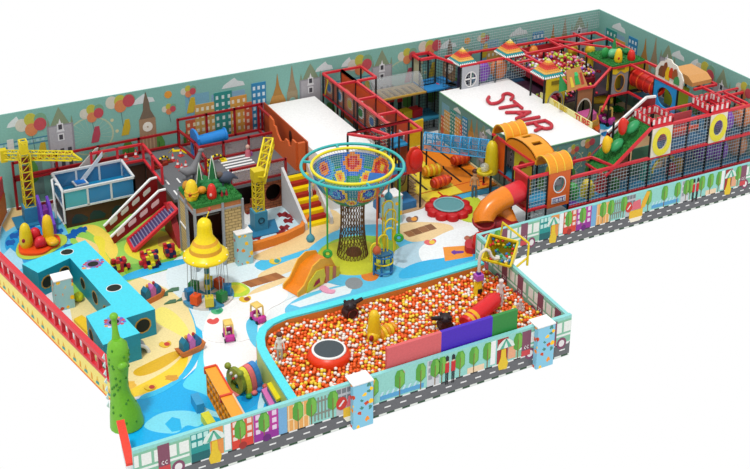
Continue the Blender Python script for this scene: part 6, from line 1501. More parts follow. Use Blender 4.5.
F4 = Frame('hood_frame', 'black-posted frame with yellow and orange panels carrying the orange hoods', 'play frame', (19.5, 27.8, 0))
F4.posts([(19.72, 29.3), (19.72, 28.5), (19.7, 27.0), (20.1, 27.3)], 0, HB); F4.rail((19.72, 29.3, HB), (19.7, 26.9, HB), .07, RED); F4.deck(19.72, 20.12, 26.9, 29.3, .9, '2a7a9a')
F4.panel((19.78, 28.1), (19.78, 27.1), .92, HB - .05, 'c8b82c', hole=(.5, .5, .26, .3), inner='a01818'); F4.panel((19.74, 29.28), (19.74, 28.55), .8, HB - .05, 'e8641c'); F4.rail((19.72, 29.3, .85), (19.7, 26.9, .85), .07, DRED)
q = MB(); q.lathe((19.9, 27.6, 1.45), [(.26, -.1), (.26, .1), (.18, .1), (.18, -.1)], M('b81c18'), 20, rot=Matrix.Rotation(PI / 2, 3, 'Y')); q.ell((19.95, 27.65, 1.4), .1, .14, .2, M('e85a1c')); q.build('round_port', F4.t)
# ---- box with tube slide
F5 = Frame('net_box', 'netted box platform with an orange round-windowed panel on its front', 'play frame', (19.7, 26.5, 0))
C1Y = 26.12
F5.posts([(18.95, C1Y), (19.65, C1Y), (20.48, C1Y), (18.95, 26.95), (19.65, 26.95)], 0, HB)
F5.loop([(18.95, C1Y), (20.48, C1Y), (20.48, 26.9), (18.95, 26.9)], HB, .08); F5.rail((18.95, C1Y, .9), (20.48, C1Y, .9), .08); F5.rail((18.95, C1Y, .9), (18.95, 26.9, .9), .08)
F5.net((18.97, C1Y), (19.65, C1Y), .1, HB - .05); F5.panel((18.97, 26.88), (18.97, C1Y), .92, HB - .04, 'c8342c'); F5.deck(19.0, 20.48, C1Y, 26.9, .92, '2a9acc')
F5.panel((19.66, C1Y - .06), (20.46, C1Y - .06), .82, HB + .02, 'e86a2c', hole=(.5, .62, .2, .25), rim='f8f8f8')
q = MB(); q.frame((19.8, C1Y - .075, .95), X, Z, Y, [(0, 0), (.52, 0), (.52, .2), (0, .2)], 0, .012, M('f0f0f4')); q.frame((19.84, C1Y - .085, .98), X, Z, Y, [(0, 0), (.44, 0), (.44, .14), (0, .14)], 0, .01, M('4a3a90')); q.build('name_plate', F5.t)
for k in range(6): q = MB(); q.frame((19.86 + .07 * k, C1Y - .095, 1.0), X, Z, Y, [(0, 0), (.05, 0), (.05, .1), (0, .1)] if k % 2 else [(0, 0), (.03, 0), (.03, .1), (.0, .1)], 0, .008, M('f0f0f4')); q.build('plate_mark', F5.t)
F5.panel((19.2, 26.88), (19.6, 26.88), .95, 1.9, 'c8a82c', hole=(.5, .5, .13, .2), inner='301010')
t = thing('tube_slide', 'orange and red tube slide spiralling down from the netted box', 'tube slide', (18, 26.4, 0))
OT = M('f0861c', .25); RT2 = M('e0323c', .3); DR2 = M('9c1c24', .35)
q = MB(); q.tube([(18.98, 26.5, 1.42), (18.35, 26.42, 1.36)], .33, RT2, 24); q.build('tube_section', t)
q = MB(); q.tube([(18.4, 26.43, 1.37), (18.05, 26.4, 1.3), (17.72, 26.36, 1.16), (17.5, 26.3, .95), (17.46, 26.2, .82)], [.34, .335, .33, .33, .32], OT, 24); q.build('tube_section', t)
q = MB(); q.torus((17.47, 26.22, .84), .31, .05, DR2, 24, 8, Matrix.Rotation(.3, 3, 'X')); q.build('flange', t)
q = MB(); q.tube([(17.5, 26.18, .8), (17.62, 26.3, .62), (17.85, 26.38, .55), (18.12, 26.3, .52), (18.3, 26.1, .42)], .28, DR2, 24); q.build('tube_section', t)
q = MB(); q.tube([(17.95, 26.75, .98), (18.25, 26.65, .92), (18.42, 26.45, .72), (18.45, 26.3, .5), (18.4, 26.1, .36)], .27, OT, 24); q.build('tube_section', t)
q = MB(); q.tube([(18.45, 26.25, .42), (18.42, 26.0, .3)], [.3, .32], DR2, 24); q.build('tube_section', t)
x, y = 17.2, 25.95; q = MB(); q.ell((x, y, .35), .26, .24, .35, M('d81c18', .35)); q.ell((x - .14, y - .18, .5), .09, .05, .12, WHT, 12, 8); tag(q.build('foam_figure'), 'red rounded foam figure with a white patch under the tube slide', 'figure')
# ---- castle grid along the front
xs_ = [20.48, 21.25, 21.98, 22.8, 23.55, 24.4, 25.05, 25.95, 26.7, 27.45, 28.22]
Z0, Z1, Z2 = .62, 1.66, 2.7
F6 = Frame('castle_frame', 'long netted castle frame along the right front wall', 'play frame', (24.5, 26.6, 0))
for x in xs_: F6.post(x, C1Y, 0, Z1 if x < 23.4 else Z2); F6.post(x, 27.05, 0, Z1 if x < 22.4 else Z2) if x > 21 else None
F6.rail((20.48, C1Y, Z1), (28.25, C1Y, Z1), .085); F6.rail((20.48, C1Y, Z0), (28.25, C1Y, Z0), .085, M('c42832', .4)); F6.rail((23.55, C1Y, Z2), (28.25, C1Y, Z2), .085); F6.rail((24.4, 27.05, Z2), (28.25, 27.05, Z2), .075); F6.rail((21.98, 27.0, Z1), (20.9, 27.0, Z1), .075); F6.rail((21.98, 27.0, Z1), (22.2, C1Y, Z1), .07)
for x in (25.95, 26.7, 27.45): F6.rail((x, C1Y, Z2), (x, 27.05, Z2), .06)
F6.deck(20.5, 28.25, C1Y, 27.05, Z0, '2a8cbc'); F6.deck(24.4, 28.25, C1Y, 27.05, Z1, '26648c')
for i in range(len(xs_) - 1):
    F6.net((xs_[i], C1Y - .02), (xs_[i + 1], C1Y - .02), Z0, Z1)
    if xs_[i] >= 24.3 and i != 7 - 0: pass
    if xs_[i] >= 24.3 and abs(xs_[i] - 25.95) > .05: F6.net((xs_[i], C1Y - .02), (xs_[i + 1], C1Y - .02), Z1, Z2)
for i in range(4): F6.net((xs_[i + 5], 27.07), (xs_[i + 6], 27.07), Z1, Z2, M('a0a8b0'), .12)
for x0, x1 in ((23.57, 24.38), (25.97, 26.68)): F6.panel((x0, C1Y - .05), (x1, C1Y - .05), Z1 + .02, Z2 - .02, 'f4ecd8', hole=(.5, .5, .2, .27), name='window_panel'); 
for x0, x1 in ((23.57, 24.38), (25.97, 26.68)):
    q = MB(); cxx, czz = (x0 + x1) / 2, (Z1 + Z2) / 2; A1 = []
    for k in range(24):
        a0, a1 = 2 * PI * k / 24, 2 * PI * (k + 1) / 24; o = []
        for a in (a0, a1):
            for r1, r2 in ((.2, .27), (.38, .49)): o.append((cxx + r1 * math.cos(a), C1Y - .062, czz + r2 * math.sin(a)))
        q.add(o, [(0, 1, 3, 2)], M('f8e83c'))
    q.build('ring_print', F6.t); F6.net((cxx - .2, C1Y - .03), (cxx + .2, C1Y - .03), czz - .25, czz + .25, M('8a8a98'), .07)
F6.panel((24.45, 26.6), (25.9, 26.5), Z1 + .42, Z1 + .56, 'f0501c'); F6.panel((24.5, 26.9), (25.9, 26.9), Z1 + .05, Z1 + .9, 'c84a50'); 
q = MB(); 
for (x, z, hx) in ((27.05, Z1, '8a3ac8'), (27.85, Z1, 'e88a4c'), (26.95, Z0, '8a3ac8'), (26.3, Z0 + .1, '6a2aa8'), (27.8, Z0, 'e8945c')):
    q = MB(); q.ell((x, 26.6, z + .45), .34, .36, .42, M(hx, .4), 20, 12); q.build('soft_dome', F6.t)
for (x, y, z, r_, hx) in ((21.0, 26.6, Z0, .2, '3aa84a'), (21.5, 26.5, Z0, .22, 'e0c82a'), (22.1, 26.6, Z0, .2, 'c83030'), (22.6, 26.5, Z0, .15, '3a8a3a'), (24.9, 26.5, Z0, .16, 'c83040'), (25.3, 26.6, Z0, .18, 'd8a030'), (23.9, 26.6, Z0, .2, '2a9a8a')):
    q = MB(); q.cbox((x, y, z), r_ * 1.6, r_ * 1.4, r_ * 1.8, M(hx), .3); q.ell((x, y, z + r_ * 2), r_ * .8, r_ * .8, r_ * .7, M(hx), 12, 8); q.build('soft_obstacle', F6.t)
F6.panel((22.4, 26.9), (23.4, 26.9), Z0, Z1 - .1, 'a05a3c'); F6.panel((23.6, 26.95), (24.4, 26.95), Z0, Z1 - .05, '5a8a6a'); F6.panel((24.45, 26.95), (25.0, 26.95), Z0 + .3, Z1 - .05, 'b8b8c0'); F6.panel((25.1, 26.95), (26.2, 26.95), Z0, Z1 - .1, '2a6ab0')
q = MB(); q.torus((24.9, 26.85, Z0), .5, .06, M('e8d02a'), 20, 8, Matrix.Rotation(PI / 2, 3, 'X'), 0, PI); q.torus((24.9, 26.85, Z0), .62, .05, M('3a9ad0'), 20, 8, Matrix.Rotation(PI / 2, 3, 'X'), 0, PI); q.build('rainbow_arch', F6.t)
q = MB(); q.box(19.7, 26.2, .93, 20.4, 26.85, .98, M('7a3ac0')); q.build('purple_mat', F6.t) if False else None
q = MB(); q.prism([(20.55, 26.2), (21.0, 26.2), (20.6, 27.0), (20.55, 27.0)], Z0, Z0 + .03, M('7a3ac0')); q.build('purple_mat', F6.t)
# crenellated crowns
def crown(label, x0, x1, y0, y1, z):
    t = thing('battlement_ring', label, 'crown', ((x0 + x1) / 2, (y0 + y1) / 2, z), 'battlement crowns on the castle')
    for (a, b) in (((x0, y0), (x1, y0)), ((x1, y0), (x1, y1)), ((x1, y1), (x0, y1)), ((x0, y1), (x0, y0))):
        a, b = Vector((*a, z)), Vector((*b, z)); u = (b - a).normalized(); L_ = (b - a).length; n = Vector((-u.y, u.x, 0)); q = MB(); k_ = 4
        pts = [(0, 0), (L_, 0)]
        top = []
        for i in range(k_): s0, s1 = L_ * i / k_, L_ * (i + .62) / k_; top += [(s0, .27), (s1, .27), (s1, .17), (L_ * (i + 1) / k_, .17)]
        q.frame(a, u, Z, n, pts + top[::-1], 0, .05, RED)
        for i in range(k_): s0, s1 = L_ * (i + .12) / k_, L_ * (i + .5) / k_; q.frame(a, u, Z, n, [(s0, .06), (s1, .06), (s1, .24), (s0, .24)], -.008, .058, M('f8e8e4'))
        q.build('battlement', t)
crown('red and white battlement crown on the left castle tower, above the grass ramp', 23.55, 24.42, C1Y, 27.0, Z2 + .04)
crown('red and white battlement crown on the right castle tower', 25.95, 26.8, C1Y, 27.0, Z2 + .04)
# ---- grass ramp with turtles
t = thing('grass_ramp', 'steep green grass ramp with red edges rising to the left castle tower', 'ramp', (22.9, 26.6, Z1))
R0, R1 = Vector((21.75, 26.1, 1.4)), Vector((23.52, 26.1, 2.72))
ga, gb, gc, gd = Vector((21.85, 26.12, 1.42)), Vector((23.55, 26.12, 2.72)), Vector((23.55, 27.1, 2.72)), Vector((21.85, 27.1, 1.42))
q = MB(); q.add([ga, gb, gc, gd] + [v - Vector((0, 0, .06)) for v in (ga, gb, gc, gd)], [(0, 1, 2, 3), (7, 6, 5, 4), (0, 4, 5, 1), (1, 5, 6, 2), (2, 6, 7, 3), (3, 7, 4, 0)], GRASS)
random.seed(8)
for i in range(900):
    f, g_ = random.random(), random.random(); p = ga.lerp(gb, f).lerp(gd.lerp(gc, f), g_); a = random.uniform(0, PI)
    q.add([p - Vector((.02 * math.cos(a), .02 * math.sin(a), 0)), p + Vector((.02 * math.cos(a), .02 * math.sin(a), 0)), p + Vector((random.uniform(-.02, .02), random.uniform(-.02, .02), random.uniform(.03, .06)))], [(0, 1, 2)], GRASS)
q.build('grass', t)
q = MB(); q.bar(ga, gb, .08, RED); q.build('edge_rail', t); q = MB(); q.bar(ga, gd, .07, RED); q.build('edge_rail', t)
t2 = thing('ramp_board', 'dark red side board with white edge and windows behind the grass ramp', 'board', (23.3, 27.15, 1.4))
bl = YP(607, 132, 27.2); bh = YP(646, 97, 27.2); be = YP(655, 96, 27.2)
poly = [(21.9, 1.5), (23.6, 2.75), (be[0], 2.75), (be[0], be[1]), (bh[0], bh[1]), (bl[0], bl[1]), (bl[0] - .1, bl[1] - .3)]
q = MB(); q.py(poly, 27.15, 27.2, M('8c1820', .4)); q.build('board', t2)
q = MB(); q.bar((bl[0], 27.17, bl[1]), (bh[0], 27.17, bh[1]), .07, WHT); q.bar((bh[0], 27.17, bh[1]), (be[0], 27.17, be[1]), .07, WHT); q.build('edge_trim', t2)
for k in range(3):
    f = .18 + .3 * k; xx_ = bl[0] + (bh[0] - bl[0]) * f; zz_ = bl[1] + (bh[1] - bl[1]) * f - .22; sl = (bh[1] - bl[1]) / (bh[0] - bl[0]); q = MB(); q.py([(xx_ - .16, zz_ - .16 * sl - .06), (xx_ + .14, zz_ + .14 * sl - .06), (xx_ + .14, zz_ + .14 * sl + .06), (xx_ - .16, zz_ - .16 * sl + .06)], 27.14, 27.21, M('f0f0f0')); q.build('window', t2)
def turtle(label, p, hexc):
    x, z = YP(p[0], p[1], 26.55); y = 26.55; z = max(z, 1.42 + (x - 21.85) * .765); t = thing('shell_figure', label, 'figure', (x, y, z))
    q = MB(); q.ell((x + .3, y - .12, z + .16), .28, .15, .15, M('2a9a5a', .4), 20, 10, Matrix.Rotation(-.6, 3, 'Y')); q.build('shell', t)
    q = MB(); q.ell((x - .08, y - .1, z + .25), .15, .14, .3, M(hexc, .35)); q.ell((x + .12, y + .08, z + .25), .16, .14, .14, M(hexc, .35)); q.build('body', t)
turtle('yellow foam figure with a green shell low on the grass ramp', (606, 150), 'f4c41c')
turtle('red foam figure with a green shell higher on the grass ramp', (622, 132), 'dc2c1c')
# ---- back castle complex
F7 = Frame('back_castle', 'red-railed netted play castle along the back wall', 'play frame', (24, 33.5, 0))
yb1, yb2 = 33.3, 34.35
F7.rail((20.9, yb1, T), (27.4, yb1, T)); F7.rail((20.9, yb2, T), (27.4, yb2 - .3, T)); F7.rail((27.4, yb2 - .3, T), (27.4, 31.9, T))
for x in (20.95, 21.7, 22.4, 23.75, 24.5, 25.3, 26.1, 26.7, 27.4): F7.post(x, yb2 - .1, 0, T); F7.post(x, yb1, 1.0, T)
for x in (23.8, 25.3, 26.6): F7.rail((x, yb1, T), (x, yb2, T), .065)
F7.rail((22.8, 33.3, T), (22.85, 30.9, T)); F7.rail((23.6, 33.3, T), (23.65, 31.6, T))
for y in (32.7, 31.9): F7.rail((22.8, y, T), (23.65, y, T), .065)
F7.rail((25.4, 33.6, T), (25.65, 32.2, T), .065); F7.rail((25.3, 34.2, T), (27.1, 32.2, T), .065)
F7.net((20.7, 34.5), (27.9, 34.5), T, 3.38, M('b4c0c2'), .1, .013); F7.net((20.95, yb1 - .03), (23.8, yb1 - .03), 1.9, T, NETW, .1, .012)
F7.deck(20.9, 23.7, 33.3, 34.3, 1.75, '2a5a80'); F7.deck(22.9, 28.0, 31.0, 34.3, 1.7, '3a1c30')
F7.panel((20.97, yb1 - .05), (21.68, yb1 - .05), 1.8, T - .05, 'c0c4cc', hole=(.5, .45, .22, .26), rim='f4f4f4')
q = MB(); q.py([(21.0, 1.8), (21.6, 1.8), (21.6, 2.6), (21.0, 2.6)], 33.6, 33.63, M('3a2a5a')); q.bar((21.33, yb1 - .05, 1.95), (21.33, yb1 - .05, 2.5), .04, M('f4f4f4')); q.bar((21.1, yb1 - .05, 2.22), (21.55, yb1 - .05, 2.22), .04, M('f4f4f4')); q.build('window_cross', F7.t)
for x, hx in ((22.02, '8a3ac8'), (22.75, 'e8843c')): q = MB(); q.ell((x, 33.6, 2.25), .33, .25, .42, M(hx, .4)); q.build('soft_dome', F7.t)
# pyramids
def pyramid(label, x0, x1, y0, y1, z, h=.6):
    t = thing('pyramid_roof', label, 'roof', ((x0 + x1) / 2, (y0 + y1) / 2, z), 'striped pyramid roofs'); cx_, cy_ = (x0 + x1) / 2, (y0 + y1) / 2
    rows = ['1f9aa0', '1f9aa0', 'f0c060', 'f0a040', 'e0483c', 'd8382c', 'e8783c', 'f0c84c', 'f4e4b0']; n_ = len(rows)
    for i, hx in enumerate(rows):
        f0, f1 = 1 - i / n_, 1 - (i + 1) / n_; q = MB(); z0, z1 = z + h * i / n_, z + h * (i + 1) / n_ ; k_ = max(2, round(9 * f0))
        P = lambda f, z_: [(cx_ + sx * (x1 - x0) / 2 * f, cy_ + sy * (y1 - y0) / 2 * f, z_) for sx, sy in ((-1, -1), (1, -1), (1, 1), (-1, 1))]
        a, b = P(f0, z0), P(max(f1, .03), z1); q.add(a + b, [(0, 1, 5, 4), (1, 2, 6, 5), (2, 3, 7, 6), (3, 0, 4, 7), (0, 3, 2, 1), (4, 5, 6, 7)], M(hx, .5))
        # scalloped tiles
        for s_ in range(4):
            A, B = Vector(a[s_]), Vector(a[(s_ + 1) % 4]); A2, B2 = Vector(b[s_]), Vector(b[(s_ + 1) % 4]); out = ((A + B) / 2 - Vector((cx_, cy_, z0))); out.z = 0; out = out.normalized() * .018
            for j in range(k_):
                u0, u1 = A.lerp(B, j / k_), A.lerp(B, (j + 1) / k_); v = (A2.lerp(B2, (j + .5) / k_)); lo = (u0 + u1) / 2 - Vector((0, 0, .035)) + out
                q.add([u0 + out, lo, u1 + out, v + out * .5], [(0, 1, 2, 3)], M(rows[i], .5) if i else M('f4f4f0'))
        q.build('tile_row', t)
pyramid('striped pyramid roof on the left, above the grey round-windowed panel', 20.86, 21.6, 33.3, 34.1, T + .03, .5)
pyramid('striped pyramid roof in the middle, farthest back against the city print', 22.78, 23.6, 33.2, 34.0, T + .04, .52)
pyramid('striped pyramid roof nearest the white block, above the yellow arch panel', 22.8, 23.68, 30.87, 31.7, T + .04, .56)
F8 = Frame('arch_hut', 'hut with a yellow and grey arched front under the nearest pyramid roof', 'play hut', (23.3, 31.3, 0))
F8.posts([(22.85, 30.9), (23.72, 30.9), (22.85, 31.7), (23.72, 31.7)], 0, T); F8.panel((22.9, 30.85), (23.7, 30.85), 1.2, T, 'e8d030', hole=(.5, .38, .3, .42), rim='9a9a9c'); F8.panel((23.1, 30.83), (23.5, 30.83), 2.52, 2.66, '8a7a20')
q = MB(); q.ell((23.4, 31.1, 1.7), .2, .14, .3, M('e84a7a')); q.ell((23.1, 31.3, 1.6), .2, .14, .25, M('c8301c')); q.build('soft_insert', F8.t)
# multicoloured ball heap
q = MB(); q.prism([(23.7, 31.6), (25.6, 31.6), (26.0, 32.2), (26.0, 34.2), (23.7, 34.2)], 1.9, 2.1, M('8a1828', .6)); q.box(23.85, 34.15, 2.1, 26.0, 34.2, T - .15, M('b0202c')); tag(q.build('ball_tray'), 'dark red tray holding the colourful ball heap at the back', 'ball tray')
random.seed(31); pr3 = []
cn3 = (('pink', 'f08ab0'), ('yellow-green', 'b8d83a'), ('white', 'f4f0f0'), ('red', 'c81c34'), ('violet', '9a5ac8'), ('orange', 'f0a04a'))
for nme, hx in cn3:
    me = bpy.data.meshes.new('party_ball'); me.from_pydata([v * .068 for v in I1[0]], [], I1[1]); me.materials.append(M(hx, .4)); me.polygons.foreach_set('use_smooth', [True] * len(me.polygons)); pr3.append(me)
for i in range(300):
    u, v = random.random(), random.random(); x_ = 23.75 + 2.2 * u; y_ = 31.7 + 2.4 * v; hgt = 2.15 + .62 * math.exp(-((u - .5) ** 2 + (v - .45) ** 2) * 5) * random.uniform(.2, 1)
    k = random.choice((0, 0, 1, 1, 2, 2, 3, 3, 3, 4, 5)); o = bpy.data.objects.new('party_ball', pr3[k]); COL.objects.link(o); o.location = (x_, y_, hgt); tag(o, f'small {cn3[k][0]} ball in the colourful ball heap at the back', 'ball', f'{cn3[k][0]} balls in the back heap')
q = MB()
for i in range(700):
    u, v = random.random(), random.random(); low = i % 7 == 0; x_, y_ = 23.75 + 2.2 * u, 31.65 + 2.45 * v; hgt = 2.14 + .5 * math.exp(-((u - .5) ** 2 + (v - .45) ** 2) * 5) * random.random()
    if low: x_, y_, hgt = random.uniform(23.05, 25.3), random.uniform(31.05, 31.6), random.uniform(1.75, 1.95)
    if x_ > 25.55 and y_ < 32.25: continue
    m_ = M(random.choice(('f08ab0', 'b8d83a', 'f4f0f0', 'c81c34', '8a1428', '8a1428', 'e0d040', '3a2a6a')), .4); q.add([(x_ + v_.x * .055, y_ + v_.y * .055, hgt + v_.z * .055) for v_ in I1[0]], I1[1], m_, True)
tag(q.build('party_balls'), 'many tiny coloured balls covering the dark red tray at the back', 'balls', kind='stuff')
q = MB(); q.ell((24.95, 33.0, 2.1), .95, .95, .42, M('b01c30', .6), 24, 12); tag(q.build('ball_mound'), 'dark red soft mound under the colourful balls at the back', 'mound')
# soft cylinders behind middle pyramid
for lab, p, hx in (('orange soft barrel behind the rails right of the middle pyramid roof', (533, 50), 'e0862c'), ('red soft barrel beside the orange barrel at the back', (541, 55), 'c03028'), ('yellow soft barrel left of the grass roof hut', (590, 49), 'e8c82c'), ('yellow soft barrel near the back rail behind the ball heap', (573, 49), 'e0b828')):
    x, y = G(*p, 2.45); q = MB(); q.ell((x, y, 2.4), .2, .2, .24, M(hx, .4)); q.tube([(x, y, 1.7), (x, y, 2.4)], .17, M(hx, .4), 16); tag(q.build('soft_barrel'), lab, 'barrel')
# picture tent board
F9 = Frame('picture_hut', 'octagonal railed hut with a brown doorway panel and picture board', 'play hut', (24, 30, 0))
pa, pb, pc, pd, pe = G(562, 79, T), G(577, 89.5, T), G(594, 86.5, T), G(611, 69, T), G(626, 66, T)
F9.loop([pa, pb, pc, (25.63, 30.8)], T, closed=False); F9.posts([pb, pc, (25.63, 30.8)], .5, T)
F9.panel(pb, pc, 1.35, T - .04, 'a8704c', hole=(.5, .42, .26, .4), rim='d8ccc0'); F9.deck(23.35, 24.0, 29.75, 30.9, 1.3, '2a8cc0')
q = MB(); c_ = Vector((*G(583, 92, T), T)); q.frame((c_.x - .35, c_.y + .25, T), (1, .1, 0), (0, .45, .9), (0, -.9, .45), [(-.12, 0), (.78, 0), (.62, .72), (.02, .72)], 0, .04, M('c88a4c')); q.build('picture_board', F9.t)
q = MB()
for (a, b, w_, h_, hx) in ((.05, .1, .14, .35, 'e8c83a'), (.25, .15, .22, .3, '2aa84a'), (.3, .45, .16, .12, '3ad07a'), (.52, .12, .12, .4, 'b83a2a')): q.frame((c_.x - .35, c_.y + .25, T), (1, .1, 0), (0, .45, .9), (0, -.9, .45), [(a, b), (a + w_, b), (a + w_ * .8, b + h_), (a + w_ * .1, b + h_)], .042, .055, M(hx))
q.build('picture', F9.t)
q = MB(); q.frame((c_.x - .75, c_.y + .35, T), (1, .1, 0), (0, .45, .9), (0, -.9, .45), [(0, 0), (.42, 0), (.2, .55)], 0, .06, M('2a8c4a')); q.build('green_gable', F9.t)
for z_, hx in ((.35, 'd05a90'), (.2, 'e8b83a'), (.05, 'e8643c')):
    pass
for lab, P_, z_, hx in (('pink soft step below the brown doorway panel', ((577, 112), (592, 108), (597, 113), (584, 118)), 1.25, 'd0609c'), ('yellow soft step below the pink step', ((584, 118), (597, 113), (599, 119), (588, 124)), 1.0, 'e8b430'), ('orange soft step at the bottom, beside the signboard', ((590, 123), (599, 119), (600, 128), (597, 131)), .75, 'e8642c')):
    q = MB(); q.prism([G(*p, z_) for p in P_], .5, z_, M(hx, .4)); tag(q.build('soft_step'), lab, 'step')
for k, (lab, p, hx) in enumerate((('red soft roll under the hexagonal red rails', (604, 88), 'b82028'), ('yellow soft roll under the red roll', (600, 98), 'e8c82c'))):
    x, y = G(*p, 1.35); q = MB(); q.tube([(x - .35, y + .2, 1.3), (x + .4, y - .2, 1.3)], .17, M(hx, .4), 16); tag(q.build('soft_roll'), lab, 'roll')
# grass roof hut at right back
t = thing('grass_hut', 'hut with a green grass roof and a grey oval-windowed front at the back right', 'play hut', (26.35, 31.4, 0))
gx0, gx1, gy0, gy1 = 25.62, 27.1, 30.75, 32.2
q = MB(); q.box(gx0, gy0, T, gx1, gy1, T + .08, GRASS)
for i in range(700):
    x, y = random.uniform(gx0, gx1), random.uniform(gy0, gy1); a = random.uniform(0, PI); q.add([(x - .02 * math.cos(a), y - .02 * math.sin(a), T + .08), (x + .02 * math.cos(a), y + .02 * math.sin(a), T + .08), (x + random.uniform(-.02, .02), y, T + random.uniform(.1, .15))], [(0, 1, 2)], GRASS)
q.build('grass_roof', t)
q = MB(); q.hole((gx0, gy0, 1.7), X, Z, Y, .78, T - 1.7, (.39, .42), .2, .3, .04, M('a0a0a4', .45), M('e8a030'), M('402010')); q.frame((gx0, gy0 - .015, 1.7), X, Z, Y, [(0, .82), (.2, .76), (.39, .88), (.58, .76), (.78, .82), (.78, T - 1.7), (0, T - 1.7)], 0, .01, M('f0d028')); q.box(gx0 + .24, gy0 - .03, 2.62, gx0 + .56, gy0 - .015, 2.7, M('8a7418')); q.build('front_panel', t)
q = MB(); q.box(gx0 + .1, gy0 + .3, 1.75, gx0 + .7, gy0 + .34, 2.6, M('c8b030')); q.build('inner_panel', t)
q = MB(); q.hole((26.45, gy0 + .1, 1.7), X, Z, Y, .75, T - 1.7, (.3, .5), .24, .3, .04, M('e8d02c', .45), None, M('a01818')); q.build('side_panel', t)
for x, y in ((gx0, gy0), (gx0 + .8, gy0), (gx1, gy0), (gx0, gy1), (gx1, gy1)): q = MB(); q.tube([(x, y, 0), (x, y, T)], .035, PK, 8); q.build('post', t)
for a, b in (((gx0, gy0), (gx1, gy0)), ((gx0, gy0), (gx0, gy1))): q = MB(); q.bar((*a, T - .02), (*b, T - .02), .07, RED); q.build('rail', t)
q = MB(); q.bar((gx0, gy0, 1.68), (gx0 + .8, gy0, 1.68), .07, RED); q.build('rail', t)
q = MB(); q.box(gx0, gy0, 1.62, gx1, gy1, 1.68, M('3a2a28')); q.build('deck', t)
x, y = G(613, 58, T + .08)
t = thing('foam_figure', 'green leafy foam figure with a tall spike on the left of the hut roof', 'figure', (x, y, T + .08))
q = MB(); q.ell((x, y, T + .26), .24, .16, .18, M('6ac08a', .4)); q.build('body', t); q = MB(); q.lathe((x + .05, y + .05, T + .3), [(.09, 0), (.06, .3), (0, .62)], M('2a8c4a'), 10); q.ell((x - .3, y + .1, T + .3), .16, .1, .2, M('2a9a4a')); q.build('leaf', t)
x, y = G(618, 62, T + .08); blobfig('foam_figure', 'yellow rounded foam figure with a red opening on the green hut roof', x, y, T + .08, .52, M('f4cc1c', .35), mouth=M('c01c18'), r_=.15)
x, y = G(631, 60, T + .08); blobfig('foam_figure', 'red rounded foam figure at the right of the green hut roof', x, y, T + .08, .4, M('dc2a1e', .35), r_=.15)
x, y = G(627, 54, T + .08); shrub('dark green shrub behind the red figure on the hut roof', x, y, T + .08, .2)
x, y = G(596, 54, T + .08) 
# red tube at right back
t = thing('crawl_tube', 'red ribbed crawl tube between the grass hut and the blue window panel', 'tube', (26.9, 30.2, 2.1))
q = MB(); q.tube([(26.75, 30.95, 2.2), (26.75, 29.5, 2.2)], .3, M('c8241c', .35), 20, caps=False); q.build('tube', t)
for k in range(4): q = MB(); q.torus((26.75, 30.7 - .35 * k, 2.2), .31, .03, M('e85a1c' if k % 2 else 'e0301c'), 24, 8, Matrix.Rotation(PI / 2, 3, 'X')); q.build('rib', t)
# right frames
FA = Frame('right_frame', 'red and black frame linking the grass hut to the right castle tower', 'play frame', (26.6, 28.8, 0))
xa = 26.42
FA.rail((xa, gy0, T), (25.97, 27.0, T)) if False else FA.rail((xa, gy0, T), (xa, 27.05, T)); FA.rail((27.1, gy0, T), (27.2, 29.2, T)); FA.rail((27.25, 28.9, T), (27.25, 27.05, T))
FA.posts([(xa, 29.4), (xa, 28.2), (xa, 27.1), (27.25, 29.2), (27.7, 29.2), (27.25, 27.1)], 0, T); FA.rail((xa, gy0, 1.7), (xa, 29.3, 1.7), .07); FA.rail((gx0, gy0, 1.7), (24.5, 29.75, 1.7), .07) 
FA.deck(xa + .03, 27.25, 27.1, 30.6, 1.65, '2a6a90')
q = MB(); q.hole((xa - .02, 29.38, 1.7), (0, -1, 0), Z, X, 1.15, T - 1.7 - .03, (.58, .5), .4, .36, .05, M('2a9ce0', .4)); q.build('blue_window_panel', FA.t)
q = MB(); q.hole((xa + .5, 29.38, 1.7), (0, -1, 0), Z, X, 1.15, T - 1.8, (.4, .62), .26, .24, .04, M('a8b82c', .4), None, M('6a1410')); q.build('inner_panel', FA.t)
q = MB(); pts = [(0, 0), (1.35, 0), (1.38, .3), (1.25, .52), (1.1, .6), (1.0, .72), (.8, .75), (.7, .84), (.5, .82), (.4, .7), (.2, .62), (.08, .45), (-.02, .3)]
t = thing('scalloped_board', 'white scalloped picture board above the blue window panel', 'board', (xa, 28.7, T + .04))
q.frame((xa, 29.38, T + .04), (0, -1, 0), Z, X, pts, 0, .05, M('f0ece0')); q.build('board', t)
q = MB(); 
for (a, b, w_, h_, hx) in ((.15, .1, .3, .42, '7a4a2c'), (.35, .15, .25, .55, '8a4a28'), (.85, .2, .25, .42, 'a05a30'), (.5, .08, .22, .5, 'f0c41c'), (.68, .2, .2, .4, 'd8401c'), (.95, .08, .26, .3, '4a9a5a')): q.frame((xa - .008, 29.38, T + .04), (0, -1, 0), Z, X, [(a, b), (a + w_, b), (a + w_, b + h_ * .6), (a + w_ * .7, b + h_), (a + w_ * .3, b + h_ * .9), (a, b + h_ * .5)], -.0015 * len(hx) * (a * 2 + .2), .0, M(hx))
q.build('picture', t)
t = thing('cushion_roof', 'tan padded roof block behind the scalloped picture board', 'roof', (27.3, 28.6, T)); q = MB(); q.frame((26.85, 29.25, T + .06), (0, -1, 0), Z, X, [(0, 0), (1.25, 0), (1.25, .14), (1.0, .3), (.2, .34), (0, .16)], 0, .85, M('d49a58', .6)); q.build('body', t)
for a, b in (((26.85, 27.9), (27.85, 27.9)), ((27.85, 27.9), (27.85, 29.2))): q = MB(); q.bar((*a, T), (*b, T), .08, RED); q.build('rail', t)
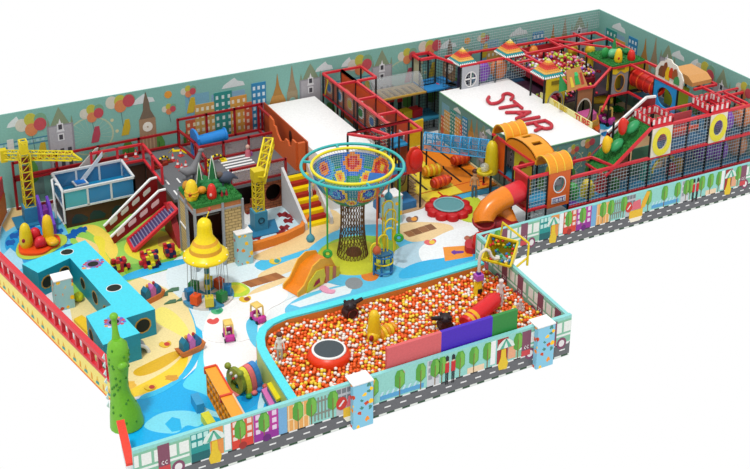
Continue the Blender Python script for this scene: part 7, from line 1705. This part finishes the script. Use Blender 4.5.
FB = Frame('corner_frame', 'upper right corner frame with red rails, netting and orange panel', 'play frame', (27.9, 26.9, 0))
FB.rail((26.85, 27.3, T), (28.25, 27.3, T)); FB.rail((27.6, 27.3, T), (27.6, C1Y + .05, T)); FB.net((26.85, 27.25), (28.2, 27.25), 1.7, T, M('a8a0a0'), .1, .012); FB.panel((26.9, 27.12), (27.5, 27.12), 1.7, 2.6, 'a03038')
FB.posts([(28.2, 27.3), (27.55, 27.3)], 0, T)
# toy car in the hall, green star mats
x, y = G(606, 124, .5); K1 = dup(K0, (x, y, .512), -1.3, 'pink toy car with a yellow roof in the hall behind the white block'); K1.scale = (.9, .9, .9)
for lab, p in (('green spiky plant mat on the brown floor behind the third toy car', (617, 112)), ('dark green spiky mat farther back beside it', (613, 103))):
    x, y = G(*p, .5); q = MB(); 
    for k in range(8): a = 2 * PI * k / 8; q.add([(x + .08 * math.cos(a - .6), y + .08 * math.sin(a - .6), .53), (x + .34 * math.cos(a), y + .34 * math.sin(a), .6), (x + .08 * math.cos(a + .6), y + .08 * math.sin(a + .6), .53), (x, y, .78)], [(0, 1, 3), (1, 2, 3), (0, 3, 2, 1)], M('1c9a3a'))
    tag(q.build('toy_plant'), lab, 'plant')
# ================================================================== LIGHT
w = bpy.data.worlds.new('world'); sc.world = w; w.use_nodes = True
w.node_tree.nodes['Background'].inputs[0].default_value = (1, 1, 1, 1); w.node_tree.nodes['Background'].inputs[1].default_value = 1.0
sd = bpy.data.lights.new('sun', 'SUN'); so = bpy.data.objects.new('sun', sd); COL.objects.link(so)
sd.energy = 2.1; sd.angle = math.radians(6); sd.color = (1, .985, .95)
so.location = (10, 25, 15); so.rotation_euler = Vector((.30, .28, -1)).to_track_quat('-Z', 'Y').to_euler()
for o in bpy.data.objects:
    if '_w' in o: del o['_w']
sc.view_settings.view_transform = 'Standard'; sc.view_settings.look = 'None'; sc.view_settings.gamma = 1; sc.view_settings.exposure = 0; sc.view_settings.use_curve_mapping = False
sc.render.film_transparent = False
